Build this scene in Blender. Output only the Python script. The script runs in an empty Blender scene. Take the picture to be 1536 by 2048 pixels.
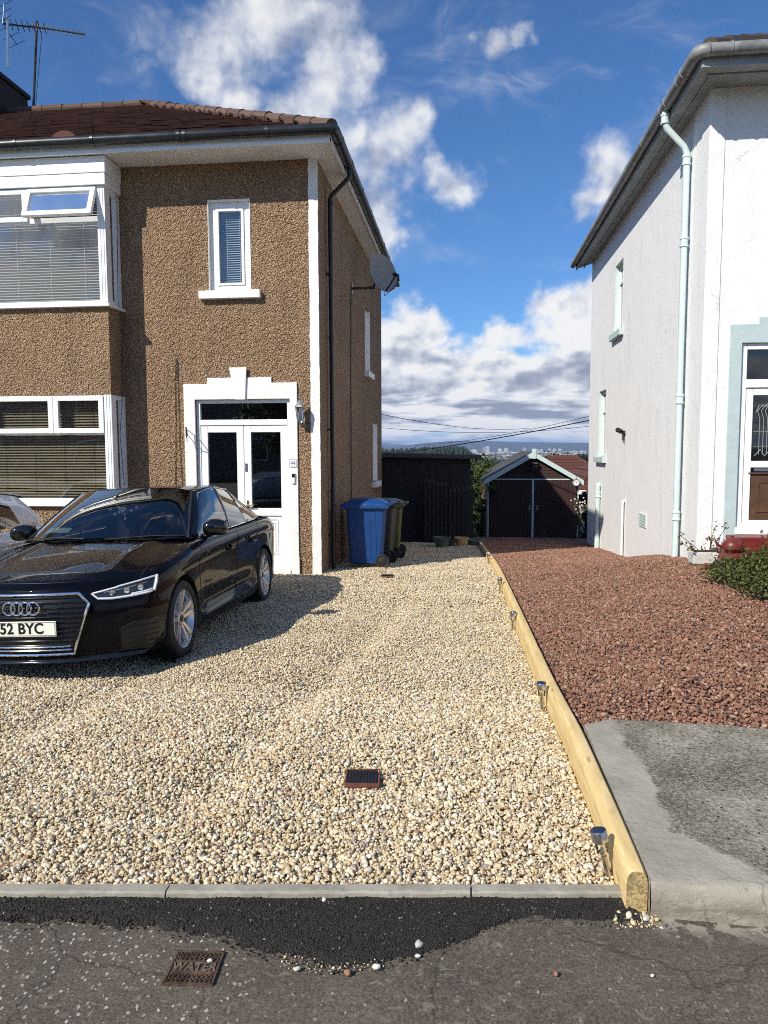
import bpy, bmesh, math, random
import numpy as np
from mathutils import Vector, Matrix
from mathutils.bvhtree import BVHTree
R_ = math.radians
SC = bpy.context.scene
COL = SC.collection

# ------------------------------------------------------------------ camera
F, CX, CY, CAMH = 1480.0, 768.0, 1024.0, 1.6          # focal length in pixels of the 1536 x 2048 picture
YAW, PITCH, ROLL = R_(6.25), R_(4.85), R_(0.2)
fw = Vector((-math.sin(YAW)*math.cos(PITCH), math.cos(YAW)*math.cos(PITCH), -math.sin(PITCH)))
r0 = Vector((math.cos(YAW), math.sin(YAW), 0)); u0 = r0.cross(fw)
rt = r0*math.cos(ROLL) - u0*math.sin(ROLL); up = r0*math.sin(ROLL) + u0*math.cos(ROLL)
cd = bpy.data.cameras.new('camera'); cam = bpy.data.objects.new('camera', cd); COL.objects.link(cam)
cd.sensor_fit = 'VERTICAL'; cd.sensor_height = 36.0; cd.lens = F/2048*36
cd.clip_start = 0.05; cd.clip_end = 30000
cam.matrix_world = Matrix(((rt.x, up.x, -fw.x, 0), (rt.y, up.y, -fw.y, 0), (rt.z, up.z, -fw.z, CAMH), (0, 0, 0, 1)))
SC.camera = cam
CP = Vector((0, 0, CAMH))
def ray(u, v): return rt*((u-CX)/F) - up*((v-CY)/F) + fw
def atY(u, v, Y): d = ray(u, v); return CP + d*(Y/d.y)      # surveying: where a sight line meets a known plane
def atX(u, v, X): d = ray(u, v); return CP + d*(X/d.x)
def atZ(u, v, Z): d = ray(u, v); return CP + d*((Z-CAMH)/d.z)

# ------------------------------------------------------------------ light
SUN_D = Vector((0.77, 1.0, -0.95)).normalized()            # direction the sunlight travels
ld = bpy.data.lights.new('sun', 'SUN'); ld.energy = 5.0; ld.angle = R_(0.53); ld.color = (1.0, 0.94, 0.82)
sun = bpy.data.objects.new('sun', ld); COL.objects.link(sun)
sun.rotation_euler = SUN_D.to_track_quat('-Z', 'Y').to_euler(); sun.location = (-10, -15, 20)
SC.view_settings.view_transform = 'Standard'; SC.view_settings.look = 'None'
SC.view_settings.exposure = 0.12; SC.view_settings.gamma = 1.0; SC.view_settings.use_curve_mapping = False
SC.cycles.max_bounces = 8; SC.cycles.transparent_max_bounces = 16
SC.cycles.volume_bounces = 0
SC.cycles.sample_clamp_indirect = 6.0
SC.cycles.use_denoising = False
SC.cycles.filter_width = 1.0

# ------------------------------------------------------------------ node helper
class NT:
    def __init__(s, tree): s.t = tree; s.t.nodes.clear()
    def n(s, typ, ins=None, **kw):
        nd = s.t.nodes.new(typ)
        for k, v in kw.items(): setattr(nd, k, v)
        for k, v in (ins or {}).items(): s.set(nd.inputs[k], v)
        return nd
    def set(s, sock, v):
        if isinstance(v, bpy.types.NodeSocket): s.t.links.new(v, sock)
        elif isinstance(v, bpy.types.Node): s.t.links.new(v.outputs[0], sock)
        else: sock.default_value = v
    def m(s, op, a, b=0.0, c=0.0, clamp=False):
        nd = s.t.nodes.new('ShaderNodeMath'); nd.operation = op; nd.use_clamp = clamp
        for i, v in enumerate((a, b, c)): s.set(nd.inputs[i], v)
        return nd.outputs[0]
    def v(s, op, a, b=None, scale=None):
        nd = s.t.nodes.new('ShaderNodeVectorMath'); nd.operation = op
        s.set(nd.inputs[0], a)
        if b is not None: s.set(nd.inputs[1], b)
        if scale is not None: s.set(nd.inputs[3], scale)
        return nd.outputs['Value'] if op in ('LENGTH', 'DISTANCE', 'DOT_PRODUCT') else nd.outputs[0]
    def noise(s, vec, scale, detail=4, rough=0.55, out='Fac', dist=0.0):
        nd = s.n('ShaderNodeTexNoise', {'Scale': scale, 'Detail': detail, 'Roughness': rough, 'Distortion': dist})
        if vec is not None: s.set(nd.inputs['Vector'], vec)
        return nd.outputs[out]
    def vor(s, vec, scale, feature='F1', out='Distance', rnd=1.0):
        nd = s.n('ShaderNodeTexVoronoi', {'Scale': scale, 'Randomness': rnd}, feature=feature)
        if vec is not None: s.set(nd.inputs['Vector'], vec)
        return nd.outputs[out]
    def ramp(s, fac, stops, interp='LINEAR'):
        nd = s.t.nodes.new('ShaderNodeValToRGB'); cr = nd.color_ramp; cr.interpolation = interp
        while len(cr.elements) < len(stops): cr.elements.new(0.5)
        for e, (p, c) in zip(cr.elements, stops):
            e.position = p; e.color = (c, c, c, 1) if isinstance(c, (int, float)) else (*c[:3], 1)
        s.set(nd.inputs[0], fac); return nd.outputs[0]
    def mix(s, fac, a, b, mode='MIX'):
        nd = s.t.nodes.new('ShaderNodeMix'); nd.data_type = 'RGBA'; nd.blend_type = mode
        s.set(nd.inputs[0], fac)
        for i, v in ((6, a), (7, b)):
            s.set(nd.inputs[i], (*v[:3], 1) if isinstance(v, tuple) else v)
        return nd.outputs[2]
    def mr(s, v, a, b, c=0.0, d=1.0, smooth=True):
        nd = s.n('ShaderNodeMapRange', interpolation_type='SMOOTHSTEP' if smooth else 'LINEAR')
        for i, x in enumerate((v, a, b, c, d)): s.set(nd.inputs[i], x)
        return nd.outputs[0]
    def bump(s, h, strength=0.5, dist=0.01, normal=None):
        nd = s.n('ShaderNodeBump', {'Height': h, 'Strength': strength, 'Distance': dist})
        if normal is not None: s.set(nd.inputs['Normal'], normal)
        return nd.outputs[0]

# ------------------------------------------------------------------ world: daylight sky with clouds
W = bpy.data.worlds.new('World'); SC.world = W; W.use_nodes = True
def build_world():
    t = NT(W.node_tree)
    sky = t.n('ShaderNodeTexSky', sky_type='NISHITA', sun_disc=False)
    sky.sun_elevation = math.asin(-SUN_D.z); sky.sun_rotation = math.atan2(-SUN_D.x, -SUN_D.y)
    sky.altitude = 100; sky.air_density = 1.0; sky.dust_density = 0.3; sky.ozone_density = 3.0
    d = t.n('ShaderNodeTexCoord').outputs['Generated']
    sep = t.n('ShaderNodeSeparateXYZ', {0: d}); dx, dy, dz = sep.outputs
    def cdir(u, v): return ray(u, v).normalized()
    # ragged outlines: the clouds' places are looked up through a turbulent warp
    w1 = t.v('SCALE', t.v('SUBTRACT', t.noise(d, 7.0, 3, 0.55, out='Color'), (0.5, 0.5, 0.5)), scale=0.10)
    w2 = t.v('SCALE', t.v('SUBTRACT', t.noise(d, 24.0, 5, 0.6, out='Color'), (0.5, 0.5, 0.5)), scale=0.05)
    dw = t.v('ADD', t.v('ADD', d, w1), w2)
    # cumulus heaps: survey of where each cloud stands in the sky (direction, angular radius)
    heaps = [(455, 80, 92), (540, 50, 98), (640, 70, 84), (700, 105, 52), (425, 140, 58), (480, 190, 50), (570, 222, 58), (630, 212, 74), (685, 232, 46), (530, 10, 78),
             (745, 290, 75), (800, 310, 85), (850, 270, 55), (870, 360, 45), (740, 430, 60), (780, 460, 40), (1225, 310, 58), (1205, 390, 48), (1250, 350, 50),
             (800, 690, 70), (860, 672, 45), (1150, 640, 70), (970, 60, 25), (1005, 88, 32), (1048, 80, 22)]
    heaps = [(cdir(u, v), r*1.35/F/ray(u, v).length) for u, v, r in heaps]
    for (u, v, r) in ((95, 570, 120), (150, 480, 90), (30, 490, 70), (60, 420, 60)): c = cdir(u, v); heaps.append((Vector((c.x, -c.y, c.z)), r*1.25/F/ray(u, v).length))   # clouds behind the camera, mirrored in the bay window
    field = None
    for (c, r) in heaps:
        f = t.m('MULTIPLY_ADD', t.v('DISTANCE', dw, tuple(c)), -1.0/r, 1.0)
        field = f if field is None else t.m('SMOOTH_MAX', field, f, 0.15)
    # the rest of the sky (mostly behind the camera): scattered cumulus from noise
    wide = t.noise(t.v('MULTIPLY', d, (1, 1, 1.8)), 2.3, 3, 0.5)
    behind = t.mr(dy, 0.35, -0.1, 0.0, 1.0)
    f2 = t.m('MULTIPLY', t.m('SUBTRACT', wide, 0.60), 4.0)
    f2 = t.m('ADD', f2, t.m('MULTIPLY', t.m('SUBTRACT', behind, 1.0), 4.0))
    field = t.m('MAXIMUM', field, f2)
    # stratocumulus bank along the horizon, higher to the right
    az = t.m('DIVIDE', dx, t.m('MAXIMUM', dy, 0.2))
    dwz = t.n('ShaderNodeSeparateXYZ', {0: dw}).outputs[2]
    top = t.m('ADD', t.mr(dy, -0.1, 0.5, 0.05, 0.150), t.mr(az, 0.04, 0.20, 0.0, 0.075))
    bank = t.m('MULTIPLY', t.m('SUBTRACT', top, dwz), 16.0)
    bank = t.m('MINIMUM', bank, 1.0)
    bank = t.m('SUBTRACT', bank, t.mr(dz, 0.050, 0.010, 0.0, 0.75))
    field = t.m('MAXIMUM', field, bank)
    def cl_noise(off, scale, det):
        p = t.v('ADD', d, off)
        sp = t.n('ShaderNodeSeparateXYZ', {0: p})
        el = t.m('MAXIMUM', sp.outputs[2], 0.0)
        # layers seen edge-on: the pattern flattens towards the horizon
        st = t.m('ADD', el, t.m('ADD', t.m('MULTIPLY', t.m('MINIMUM', el, 0.16), 0.6), t.m('MULTIPLY', t.m('MINIMUM', el, 0.075), 5.0)))
        q = t.n('ShaderNodeCombineXYZ', {0: sp.outputs[0], 1: sp.outputs[1], 2: st})
        return t.noise(q, scale, det, 0.56, dist=0.1)
    n0 = cl_noise((0, 0, 0), 13.0, 9)
    so = Vector((-0.010, -0.004, 0.016))
    na = cl_noise((0, 0, 0), 9.0, 3.0); n1 = cl_noise(tuple(so*1.5), 9.0, 3.0)
    nb = cl_noise((0, 0, 0), 26.0, 4); nb1 = cl_noise(tuple(so*0.6), 26.0, 4)
    dens = t.m('ADD', field, t.m('MULTIPLY', t.m('SUBTRACT', n0, 0.45), 1.9))
    edge = t.mr(dz, 0.18, 0.30, 0.5, 0.95)
    mask = t.mr(dens, 0.10, t.m('ADD', 0.10, edge), 0.0, t.mr(dz, 0.2, 0.3, 1.0, 0.90))
    # wisps of cirrus
    wq = t.v('MULTIPLY', t.v('ADD', d, t.v('SCALE', t.noise(d, 3.0, 4, out='Color'), scale=0.15)), (1.6, 1.6, 4.0))
    wisp = t.m('MULTIPLY', t.mr(t.noise(wq, 3.4, 8, 0.64, dist=0.5), 0.47, 0.85), 0.50)
    mask = t.m('MAXIMUM', mask, t.m('MULTIPLY', wisp, t.mr(dz, 0.02, 0.15)))
    mask = t.m('MAXIMUM', mask, t.m('MULTIPLY', behind, 0.10))                  # whitish veil added behind the camera to grey the window reflections
    lit = t.m('ADD', t.m('MULTIPLY', t.m('SUBTRACT', na, n1), 3.4), t.m('MULTIPLY', t.m('SUBTRACT', nb, nb1), 1.5))
    body = t.mr(dens, 0.5, 1.7, 0.0, 0.36)
    isb = t.m('MULTIPLY', t.mr(dz, 0.120, 0.075, 0.0, 0.26), t.mr(dz, 0.020, 0.045, 0.25, 1.0))
    shade = t.m('ADD', t.m('SUBTRACT', t.m('SUBTRACT', t.mr(dz, 0.2, 0.28, 0.94, 0.78), body), isb), lit, clamp=True)
    ccol = t.ramp(shade, [(0.0, (0.33, 0.37, 0.48)), (0.3, (0.47, 0.515, 0.62)), (0.62, (0.75, 0.79, 0.86)), (0.9, (1.0, 1.0, 1.0))])
    skyc = t.mix(1.0, sky.outputs[0], SKY_TINT, 'MULTIPLY')
    skyc = t.mix(t.mr(dz, 0.13, 0.0, 0.0, 0.85), skyc, (5.2, 6.6, 8.6))       # milky air low over the horizon
    b1 = t.n('ShaderNodeBackground', {'Color': skyc, 'Strength': SKY_STRENGTH})
    b2 = t.n('ShaderNodeBackground', {'Color': ccol, 'Strength': 0.86})
    mx = t.n('ShaderNodeMixShader', {0: mask, 1: b1.outputs[0], 2: b2.outputs[0]})
    t.n('ShaderNodeOutputWorld', {0: mx.outputs[0]})
HAZE_DENSITY = 1.5e-4
SKY_STRENGTH = 0.095
SKY_TINT = (0.58, 0.90, 1.25)
build_world()

# ------------------------------------------------------------------ materials
MATS = {}
def pbr(name, col=(0.5, 0.5, 0.5), rough=0.5, metal=0.0, spec=0.5, coat=0.0, var=0.0, vscale=8.0, bump=0.0, bscale=60.0, bdist=0.004, dirt=None):
    """Principled material; var = brightness variation of the thing's own colour, bump = surface roughness."""
    m = bpy.data.materials.new(name); m.use_nodes = True; t = NT(m.node_tree)
    b = t.n('ShaderNodeBsdfPrincipled', {'Coat IOR': 1.36 if name == 'car_paint' else 1.5, 'Base Color': (*col, 1), 'Roughness': rough, 'Metallic': metal, 'Specular IOR Level': spec, 'Coat Weight': coat, 'Coat Roughness': 0.02})
    co = t.n('ShaderNodeTexCoord').outputs['Object']
    if var:
        nz = t.noise(co, vscale, 6, 0.6)
        lo = tuple(c*(1-var) for c in col); hi = tuple(min(1, c*(1+var)) for c in col)
        c = t.ramp(nz, [(0.3, lo), (0.7, hi)])
        if dirt:
            c = t.mix(t.mr(t.noise(co, vscale*0.45, 7, 0.7), 0.52, 0.72, 0, dirt[1]), c, dirt[0])
        t.set(b.inputs['Base Color'], c)
        t.set(b.inputs['Roughness'], t.mr(nz, 0.3, 0.7, rough*0.85, min(1, rough*1.15)))
    if bump:
        t.set(b.inputs['Normal'], t.bump(t.noise(co, bscale, 5, 0.6), bump, bdist))
    t.n('ShaderNodeOutputMaterial', {0: b.outputs[0]})
    MATS[name] = m; return m
def custom(name, fn):
    m = bpy.data.materials.new(name); m.use_nodes = True; t = NT(m.node_tree)
    s = fn(t); t.n('ShaderNodeOutputMaterial', {0: s}); MATS[name] = m; return m
def P(t, **k):
    names = {'col': 'Base Color', 'rough': 'Roughness', 'metal': 'Metallic', 'normal': 'Normal', 'spec': 'Specular IOR Level', 'coat': 'Coat Weight'}
    return t.n('ShaderNodeBsdfPrincipled', {names[a]: ((*b, 1) if isinstance(b, tuple) else b) for a, b in k.items()}).outputs[0]
def OC(t): return t.n('ShaderNodeTexCoord').outputs['Object']

def roughcast(t):                                             # dry dash: small brown pebbles thrown on render
    co = OC(t)
    vo = t.n('ShaderNodeTexVoronoi', {'Scale': 58.0, 'Vector': co}); 
    rnd = t.n('ShaderNodeSeparateColor', {0: vo.outputs['Color']}).outputs[0]
    c = t.ramp(rnd, [(0.0, (0.40, 0.248, 0.142)), (0.3, (0.50, 0.318, 0.190)), (0.6, (0.57, 0.372, 0.226)), (0.9, (0.65, 0.44, 0.28)), (1.0, (0.74, 0.56, 0.40))])
    gap = t.mr(vo.outputs['Distance'], 0.35, 0.62)
    c = t.mix(t.m('MULTIPLY', gap, 0.65), c, (0.11, 0.066, 0.036))
    big = t.noise(co, 0.9, 5, 0.6)
    c = t.mix(1.0, c, t.ramp(big, [(0.3, 0.82), (0.7, 1.06)]), 'MULTIPLY')
    run = t.noise(t.v('MULTIPLY', co, (2.6, 2.6, 0.22)), 1.5, 6, 0.65)
    c = t.mix(1.0, c, t.ramp(run, [(0.34, 0.88), (0.56, 1.05)]), 'MULTIPLY')
    vo2 = t.vor(co, 24.0)
    h = t.m('SUBTRACT', t.m('MULTIPLY', vo.outputs['Distance'], -1.0), t.m('MULTIPLY', vo2, 0.8))
    return P(t, col=c, rough=0.85, spec=0.3, normal=t.bump(h, 1.0, 0.030))
custom('roughcast', roughcast)
def whitewash(t, col=(0.83, 0.83, 0.83)):                     # painted wet-dash render with trowel marks and repairs
    co = OC(t)
    a = t.noise(t.v('MULTIPLY', co, (1, 1, 0.8)), 3.2, 8, 0.65, dist=0.8)
    b = t.noise(co, 34, 5, 0.6)
    ridge = t.m('ABSOLUTE', t.m('SUBTRACT', t.noise(co, 2.1, 5, 0.55, dist=0.6), 0.5))
    h = t.m('ADD', t.m('MULTIPLY', a, 1.0), t.m('MULTIPLY', b, 0.10))
    h = t.m('ADD', h, t.mr(ridge, 0.0, 0.02, 0.16, 0.0))
    st = t.noise(t.v('MULTIPLY', co, (3, 3, 0.35)), 2.2, 6, 0.65)
    c = t.mix(t.mr(st, 0.48, 0.78, 0, 0.55), col, (0.60, 0.60, 0.575))
    c = t.mix(t.mr(t.noise(co, 1.3, 6, 0.65, dist=0.6), 0.60, 0.66, 0, 0.5), c, (0.88, 0.88, 0.87))
    crk = t.vor(t.v('ADD', co, t.v('SCALE', t.noise(co, 3, 6, out='Color'), scale=0.55)), 0.42, 'DISTANCE_TO_EDGE')
    c = t.mix(t.m('MULTIPLY', t.mr(crk, 0.0035, 0.001, 0, 0.5), t.mr(t.noise(co, 0.7, 2), 0.45, 0.6)), c, (0.40, 0.39, 0.36))
    return P(t, col=c, rough=0.7, spec=0.35, normal=t.bump(h, 0.32, 0.03))
custom('whitewash', whitewash)
def rooftile(base, alt):
    def fn(t):
        co = OC(t); g = t.n('ShaderNodeNewGeometry').outputs['Random Per Island']
        c = t.ramp(g, [(0, base), (0.6, alt), (1, tuple(x*0.6 for x in base))])
        n = t.noise(co, 5, 7, 0.7)
        c = t.mix(t.mr(n, 0.5, 0.75, 0, 0.5), c, (0.05, 0.042, 0.032))
        return P(t, col=c, rough=0.8, spec=0.3, normal=t.bump(t.noise(co, 60, 4), 0.4, 0.01))
    return fn
custom('tile_brown', rooftile((0.045, 0.018, 0.014), (0.066, 0.026, 0.019)))
custom('tile_red', rooftile((0.095, 0.036, 0.027), (0.13, 0.05, 0.036)))
custom('tile_ridge', rooftile((0.105, 0.062, 0.046), (0.14, 0.088, 0.066)))
custom('tile_slate', rooftile((0.07, 0.062, 0.058), (0.10, 0.085, 0.075)))

pbr('iron_worn', (0.21, 0.16, 0.12), 0.55, 0.4, var=0.3, vscale=40)
pbr('upvc', (0.83, 0.84, 0.84), 0.28, var=0.03, vscale=3)
pbr('paint_white', (0.82, 0.82, 0.80), 0.55, var=0.05, vscale=5, bump=0.5, bscale=26, bdist=0.012, dirt=((0.55, 0.53, 0.48), 0.25))
pbr('soffit', (0.74, 0.74, 0.72), 0.5, var=0.05, vscale=3)
pbr('black_plastic', (0.012, 0.013, 0.014), 0.32, var=0.25, vscale=6)
pbr('gutter_black', (0.016, 0.018, 0.020), 0.30, var=0.3, vscale=4)
pbr('rubber', (0.014, 0.014, 0.015), 0.75, var=0.3, vscale=30, bump=0.2, bscale=90)
pbr('steel', (0.55, 0.55, 0.54), 0.25, 1.0, var=0.1, vscale=30)
pbr('chrome', (0.78, 0.79, 0.80), 0.08, 1.0)
pbr('alloy', (0.62, 0.62, 0.63), 0.30, 0.85, var=0.08, vscale=20)
pbr('lamp_metal', (0.30, 0.31, 0.32), 0.32, 0.85, var=0.2, vscale=40)
pbr('dark_metal', (0.05, 0.05, 0.052), 0.4, 0.7)
pbr('mint_paint', (0.56, 0.675, 0.66), 0.42, var=0.06, vscale=6, bump=0.15, bscale=40)
pbr('mint_render', (0.46, 0.565, 0.565), 0.7, var=0.07, vscale=4, bump=0.4, bscale=24, bdist=0.012)
pbr('gutter_grey', (0.22, 0.225, 0.225), 0.45, var=0.35, vscale=7, dirt=((0.06, 0.065, 0.055), 0.7))
pbr('eave_paint', (0.30, 0.325, 0.325), 0.6, var=0.22, vscale=5, bump=0.3, bscale=30)
pbr('grey_paint', (0.17, 0.19, 0.19), 0.6, var=0.25, vscale=5, bump=0.3, bscale=30)
pbr('oxblood', (0.16, 0.022, 0.018), 0.45, var=0.25, vscale=6, bump=0.2, bscale=40)
pbr('brown_door', (0.10, 0.052, 0.028), 0.4, var=0.25, vscale=9)
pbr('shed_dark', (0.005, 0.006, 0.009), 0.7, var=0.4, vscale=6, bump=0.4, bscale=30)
pbr('felt', (0.06, 0.06, 0.062), 0.9, var=0.3, vscale=5, bump=0.6, bscale=90)
pbr('bin_blue', (0.008, 0.055, 0.20), 0.42, var=0.10, vscale=4, bump=0.1, bscale=120)
pbr('bin_olive', (0.10, 0.115, 0.028), 0.45, var=0.12, vscale=4, bump=0.1, bscale=120)
pbr('bin_grey', (0.045, 0.042, 0.038), 0.5, var=0.15, vscale=4)
pbr('terracotta', (0.30, 0.12, 0.06), 0.7, var=0.2, vscale=8)
pbr('pot_yellow', (0.52, 0.36, 0.14), 0.5, var=0.15, vscale=8)
pbr('pot_glaze', (0.10, 0.13, 0.10), 0.3, var=0.3, vscale=8)
pbr('soil', (0.03, 0.022, 0.015), 0.95, var=0.4, vscale=40, bump=0.8, bscale=80)
pbr('stone_trough', (0.55, 0.54, 0.50), 0.8, var=0.15, vscale=10, bump=0.6, bscale=50)
pbr('dish_grey', (0.27, 0.275, 0.27), 0.5, var=0.1, vscale=6)
pbr('cable_black', (0.01, 0.01, 0.01), 0.5)
pbr('white_plastic', (0.8, 0.8, 0.8), 0.35)
pbr('dark_screen', (0.006, 0.006, 0.008), 0.1)
pbr('number_blue', (0.10, 0.12, 0.30), 0.5)
pbr('blind_white', (0.62, 0.66, 0.72), 0.55, var=0.05, vscale=3)
pbr('blind_wood', (0.46, 0.38, 0.25), 0.5, var=0.12, vscale=5)
pbr('brass', (0.55, 0.42, 0.18), 0.25, 1.0)
pbr('trunk', (0.10, 0.075, 0.05), 0.9, var=0.3, vscale=8, bump=0.6, bscale=30)
pbr('solar_cell', (0.006, 0.008, 0.018), 0.12, coat=0.5)
pbr('iron_rust', (0.095, 0.060, 0.042), 0.7, 0.3, var=0.5, vscale=30, bump=0.5, bscale=120, dirt=((0.22, 0.15, 0.10), 0.6))
pbr('drain_frame', (0.15, 0.05, 0.034), 0.6, var=0.2, vscale=20)
pbr('brick_dark', (0.030, 0.022, 0.020), 0.9, var=0.4, vscale=6, bump=0.8, bscale=50)
pbr('flower', (0.75, 0.60, 0.60), 0.6)
pbr('paper', (0.45, 0.62, 0.50), 0.6)
pbr('lilac', (0.50, 0.40, 0.58), 0.7)
pbr('seat_cloth', (0.02, 0.02, 0.022), 0.8)
pbr('plate_white', (0.72, 0.74, 0.66), 0.3)
pbr('plate_black', (0.008, 0.008, 0.008), 0.4)
pbr('lens_dark', (0.02, 0.022, 0.025), 0.06, coat=1.0)
pbr('drl', (0.75, 0.77, 0.80), 0.15)
pbr('car_paint', (0.0018, 0.002, 0.0038), 0.3, spec=0.03, coat=0.62)
pbr('car_paint_white', (0.80, 0.81, 0.82), 0.25, coat=1.0)
pbr('gloss_black', (0.004, 0.004, 0.0045), 0.10, coat=0.6)
pbr('grille_black', (0.006, 0.006, 0.007), 0.35)
pbr('town_pale', (0.50, 0.49, 0.47), 0.8, var=0.2, vscale=0.02)
pbr('town_grey', (0.28, 0.28, 0.30), 0.8)
pbr('fence_brown', (0.055, 0.032, 0.02), 0.85, var=0.3, vscale=6)

def garage_wood(t):
    co = OC(t); n = t.noise(t.v('MULTIPLY', co, (14, 14, 0.8)), 2.2, 6, 0.6)
    c = t.ramp(n, [(0.3, (0.024, 0.009, 0.007)), (0.7, (0.045, 0.016, 0.012))])
    return P(t, col=c, rough=0.75, normal=t.bump(n, 0.4, 0.01))
custom('garage_wood', garage_wood)
def glass(tint, refl=1.6, base=0.05, rough=0.0):
    def fn(t):
        fr = t.n('ShaderNodeFresnel', {'IOR': 1.5}).outputs[0]
        fac = t.m('ADD', t.m('MULTIPLY', fr, refl), base, clamp=True)
        gl = t.n('ShaderNodeBsdfGlossy', {'Roughness': rough, 'Color': (1, 1, 1, 1)}).outputs[0]
        tr = t.n('ShaderNodeBsdfTransparent', {'Color': (*tint, 1)}).outputs[0]
        return t.n('ShaderNodeMixShader', {0: fac, 1: tr, 2: gl}).outputs[0]
    return fn
custom('window_glass', glass((0.72, 0.76, 0.76), 1.8, 0.06))
custom('door_glass', glass((0.45, 0.48, 0.46), 1.8, 0.05))
custom('dark_glass', glass((0.16, 0.17, 0.18), 1.5, 0.03))
custom('car_glass', glass((0.42, 0.46, 0.46), 1.6, 0.03))
custom('car_glass_dark', glass((0.10, 0.11, 0.12), 1.6, 0.03))
custom('clear_plastic', glass((0.9, 0.9, 0.9), 1.2, 0.03))

def stone_mat(stops, rough, spec=0.3, bumpy=0.3):
    def fn(t):
        r = t.n('ShaderNodeObjectInfo').outputs['Random']; co = OC(t)
        c = t.ramp(r, stops, 'LINEAR')
        n = t.noise(t.v('ADD', t.v('SCALE', co, scale=1.0), t.v('SCALE', t.n('ShaderNodeObjectInfo').outputs['Location'], scale=37.0)), 1.6, 5, 0.6)
        c = t.mix(1.0, c, t.ramp(n, [(0.25, 0.72), (0.75, 1.15)]), 'MULTIPLY')
        return P(t, col=c, rough=rough, spec=spec, normal=t.bump(n, bumpy, 0.3))
    return fn
custom('pebbles', stone_mat([(0.0, (0.556, 0.407, 0.219)), (0.10, (0.762, 0.637, 0.418)), (0.22, (0.618, 0.470, 0.261)), (0.34, (0.845, 0.762, 0.564)), (0.46, (0.700, 0.564, 0.334)), (0.56, (0.886, 0.846, 0.731)),
    (0.66, (0.721, 0.626, 0.438)), (0.74, (0.536, 0.376, 0.194)), (0.80, (0.803, 0.752, 0.647)), (0.86, (0.391, 0.345, 0.292)), (0.90, (0.350, 0.188, 0.115)), (0.94, (0.680, 0.522, 0.313)), (1.0, (0.258, 0.241, 0.230))], 0.55))
custom('red_chips', stone_mat([(0.0, (0.274, 0.123, 0.079)), (0.2, (0.411, 0.212, 0.139)), (0.4, (0.320, 0.155, 0.101)), (0.55, (0.503, 0.282, 0.198)), (0.68, (0.365, 0.190, 0.131)), (0.80, (0.663, 0.456, 0.354)), (0.86, (0.435, 0.255, 0.176)), (0.94, (0.171, 0.121, 0.096)), (1.0, (0.063, 0.067, 0.066))], 0.85, 0.2, 0.5))
custom('tar_chips', stone_mat([(0.0, (0.013, 0.012, 0.010)), (0.7, (0.026, 0.024, 0.020)), (0.93, (0.05, 0.046, 0.038)), (0.97, (0.10, 0.09, 0.075)), (1.0, (0.30, 0.28, 0.24))], 0.6, 0.4, 0.3))
custom('white_chips', stone_mat([(0.0, (0.55, 0.53, 0.48)), (0.6, (0.70, 0.68, 0.62)), (1.0, (0.35, 0.28, 0.22))], 0.7))
def gravel_bed(cols):  # bed colours set darker, as gravel looks in shade under the loose stones
    def fn(t):
        co = OC(t); v = t.n('ShaderNodeTexVoronoi', {'Scale': 48.0, 'Vector': co})
        r = t.n('ShaderNodeSeparateColor', {0: v.outputs['Color']}).outputs[0]
        c = t.ramp(r, [(0, cols[0]), (0.5, cols[1]), (1, cols[2])])
        return P(t, col=c, rough=0.9, normal=t.bump(t.m('MULTIPLY', v.outputs['Distance'], -1.0), 1.0, 0.02))
    return fn
custom('bed_yellow', gravel_bed(((0.26, 0.18, 0.10), (0.42, 0.33, 0.20), (0.55, 0.48, 0.36))))
custom('bed_red', gravel_bed(((0.12, 0.05, 0.04), (0.20, 0.085, 0.06), (0.26, 0.12, 0.09))))

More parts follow.
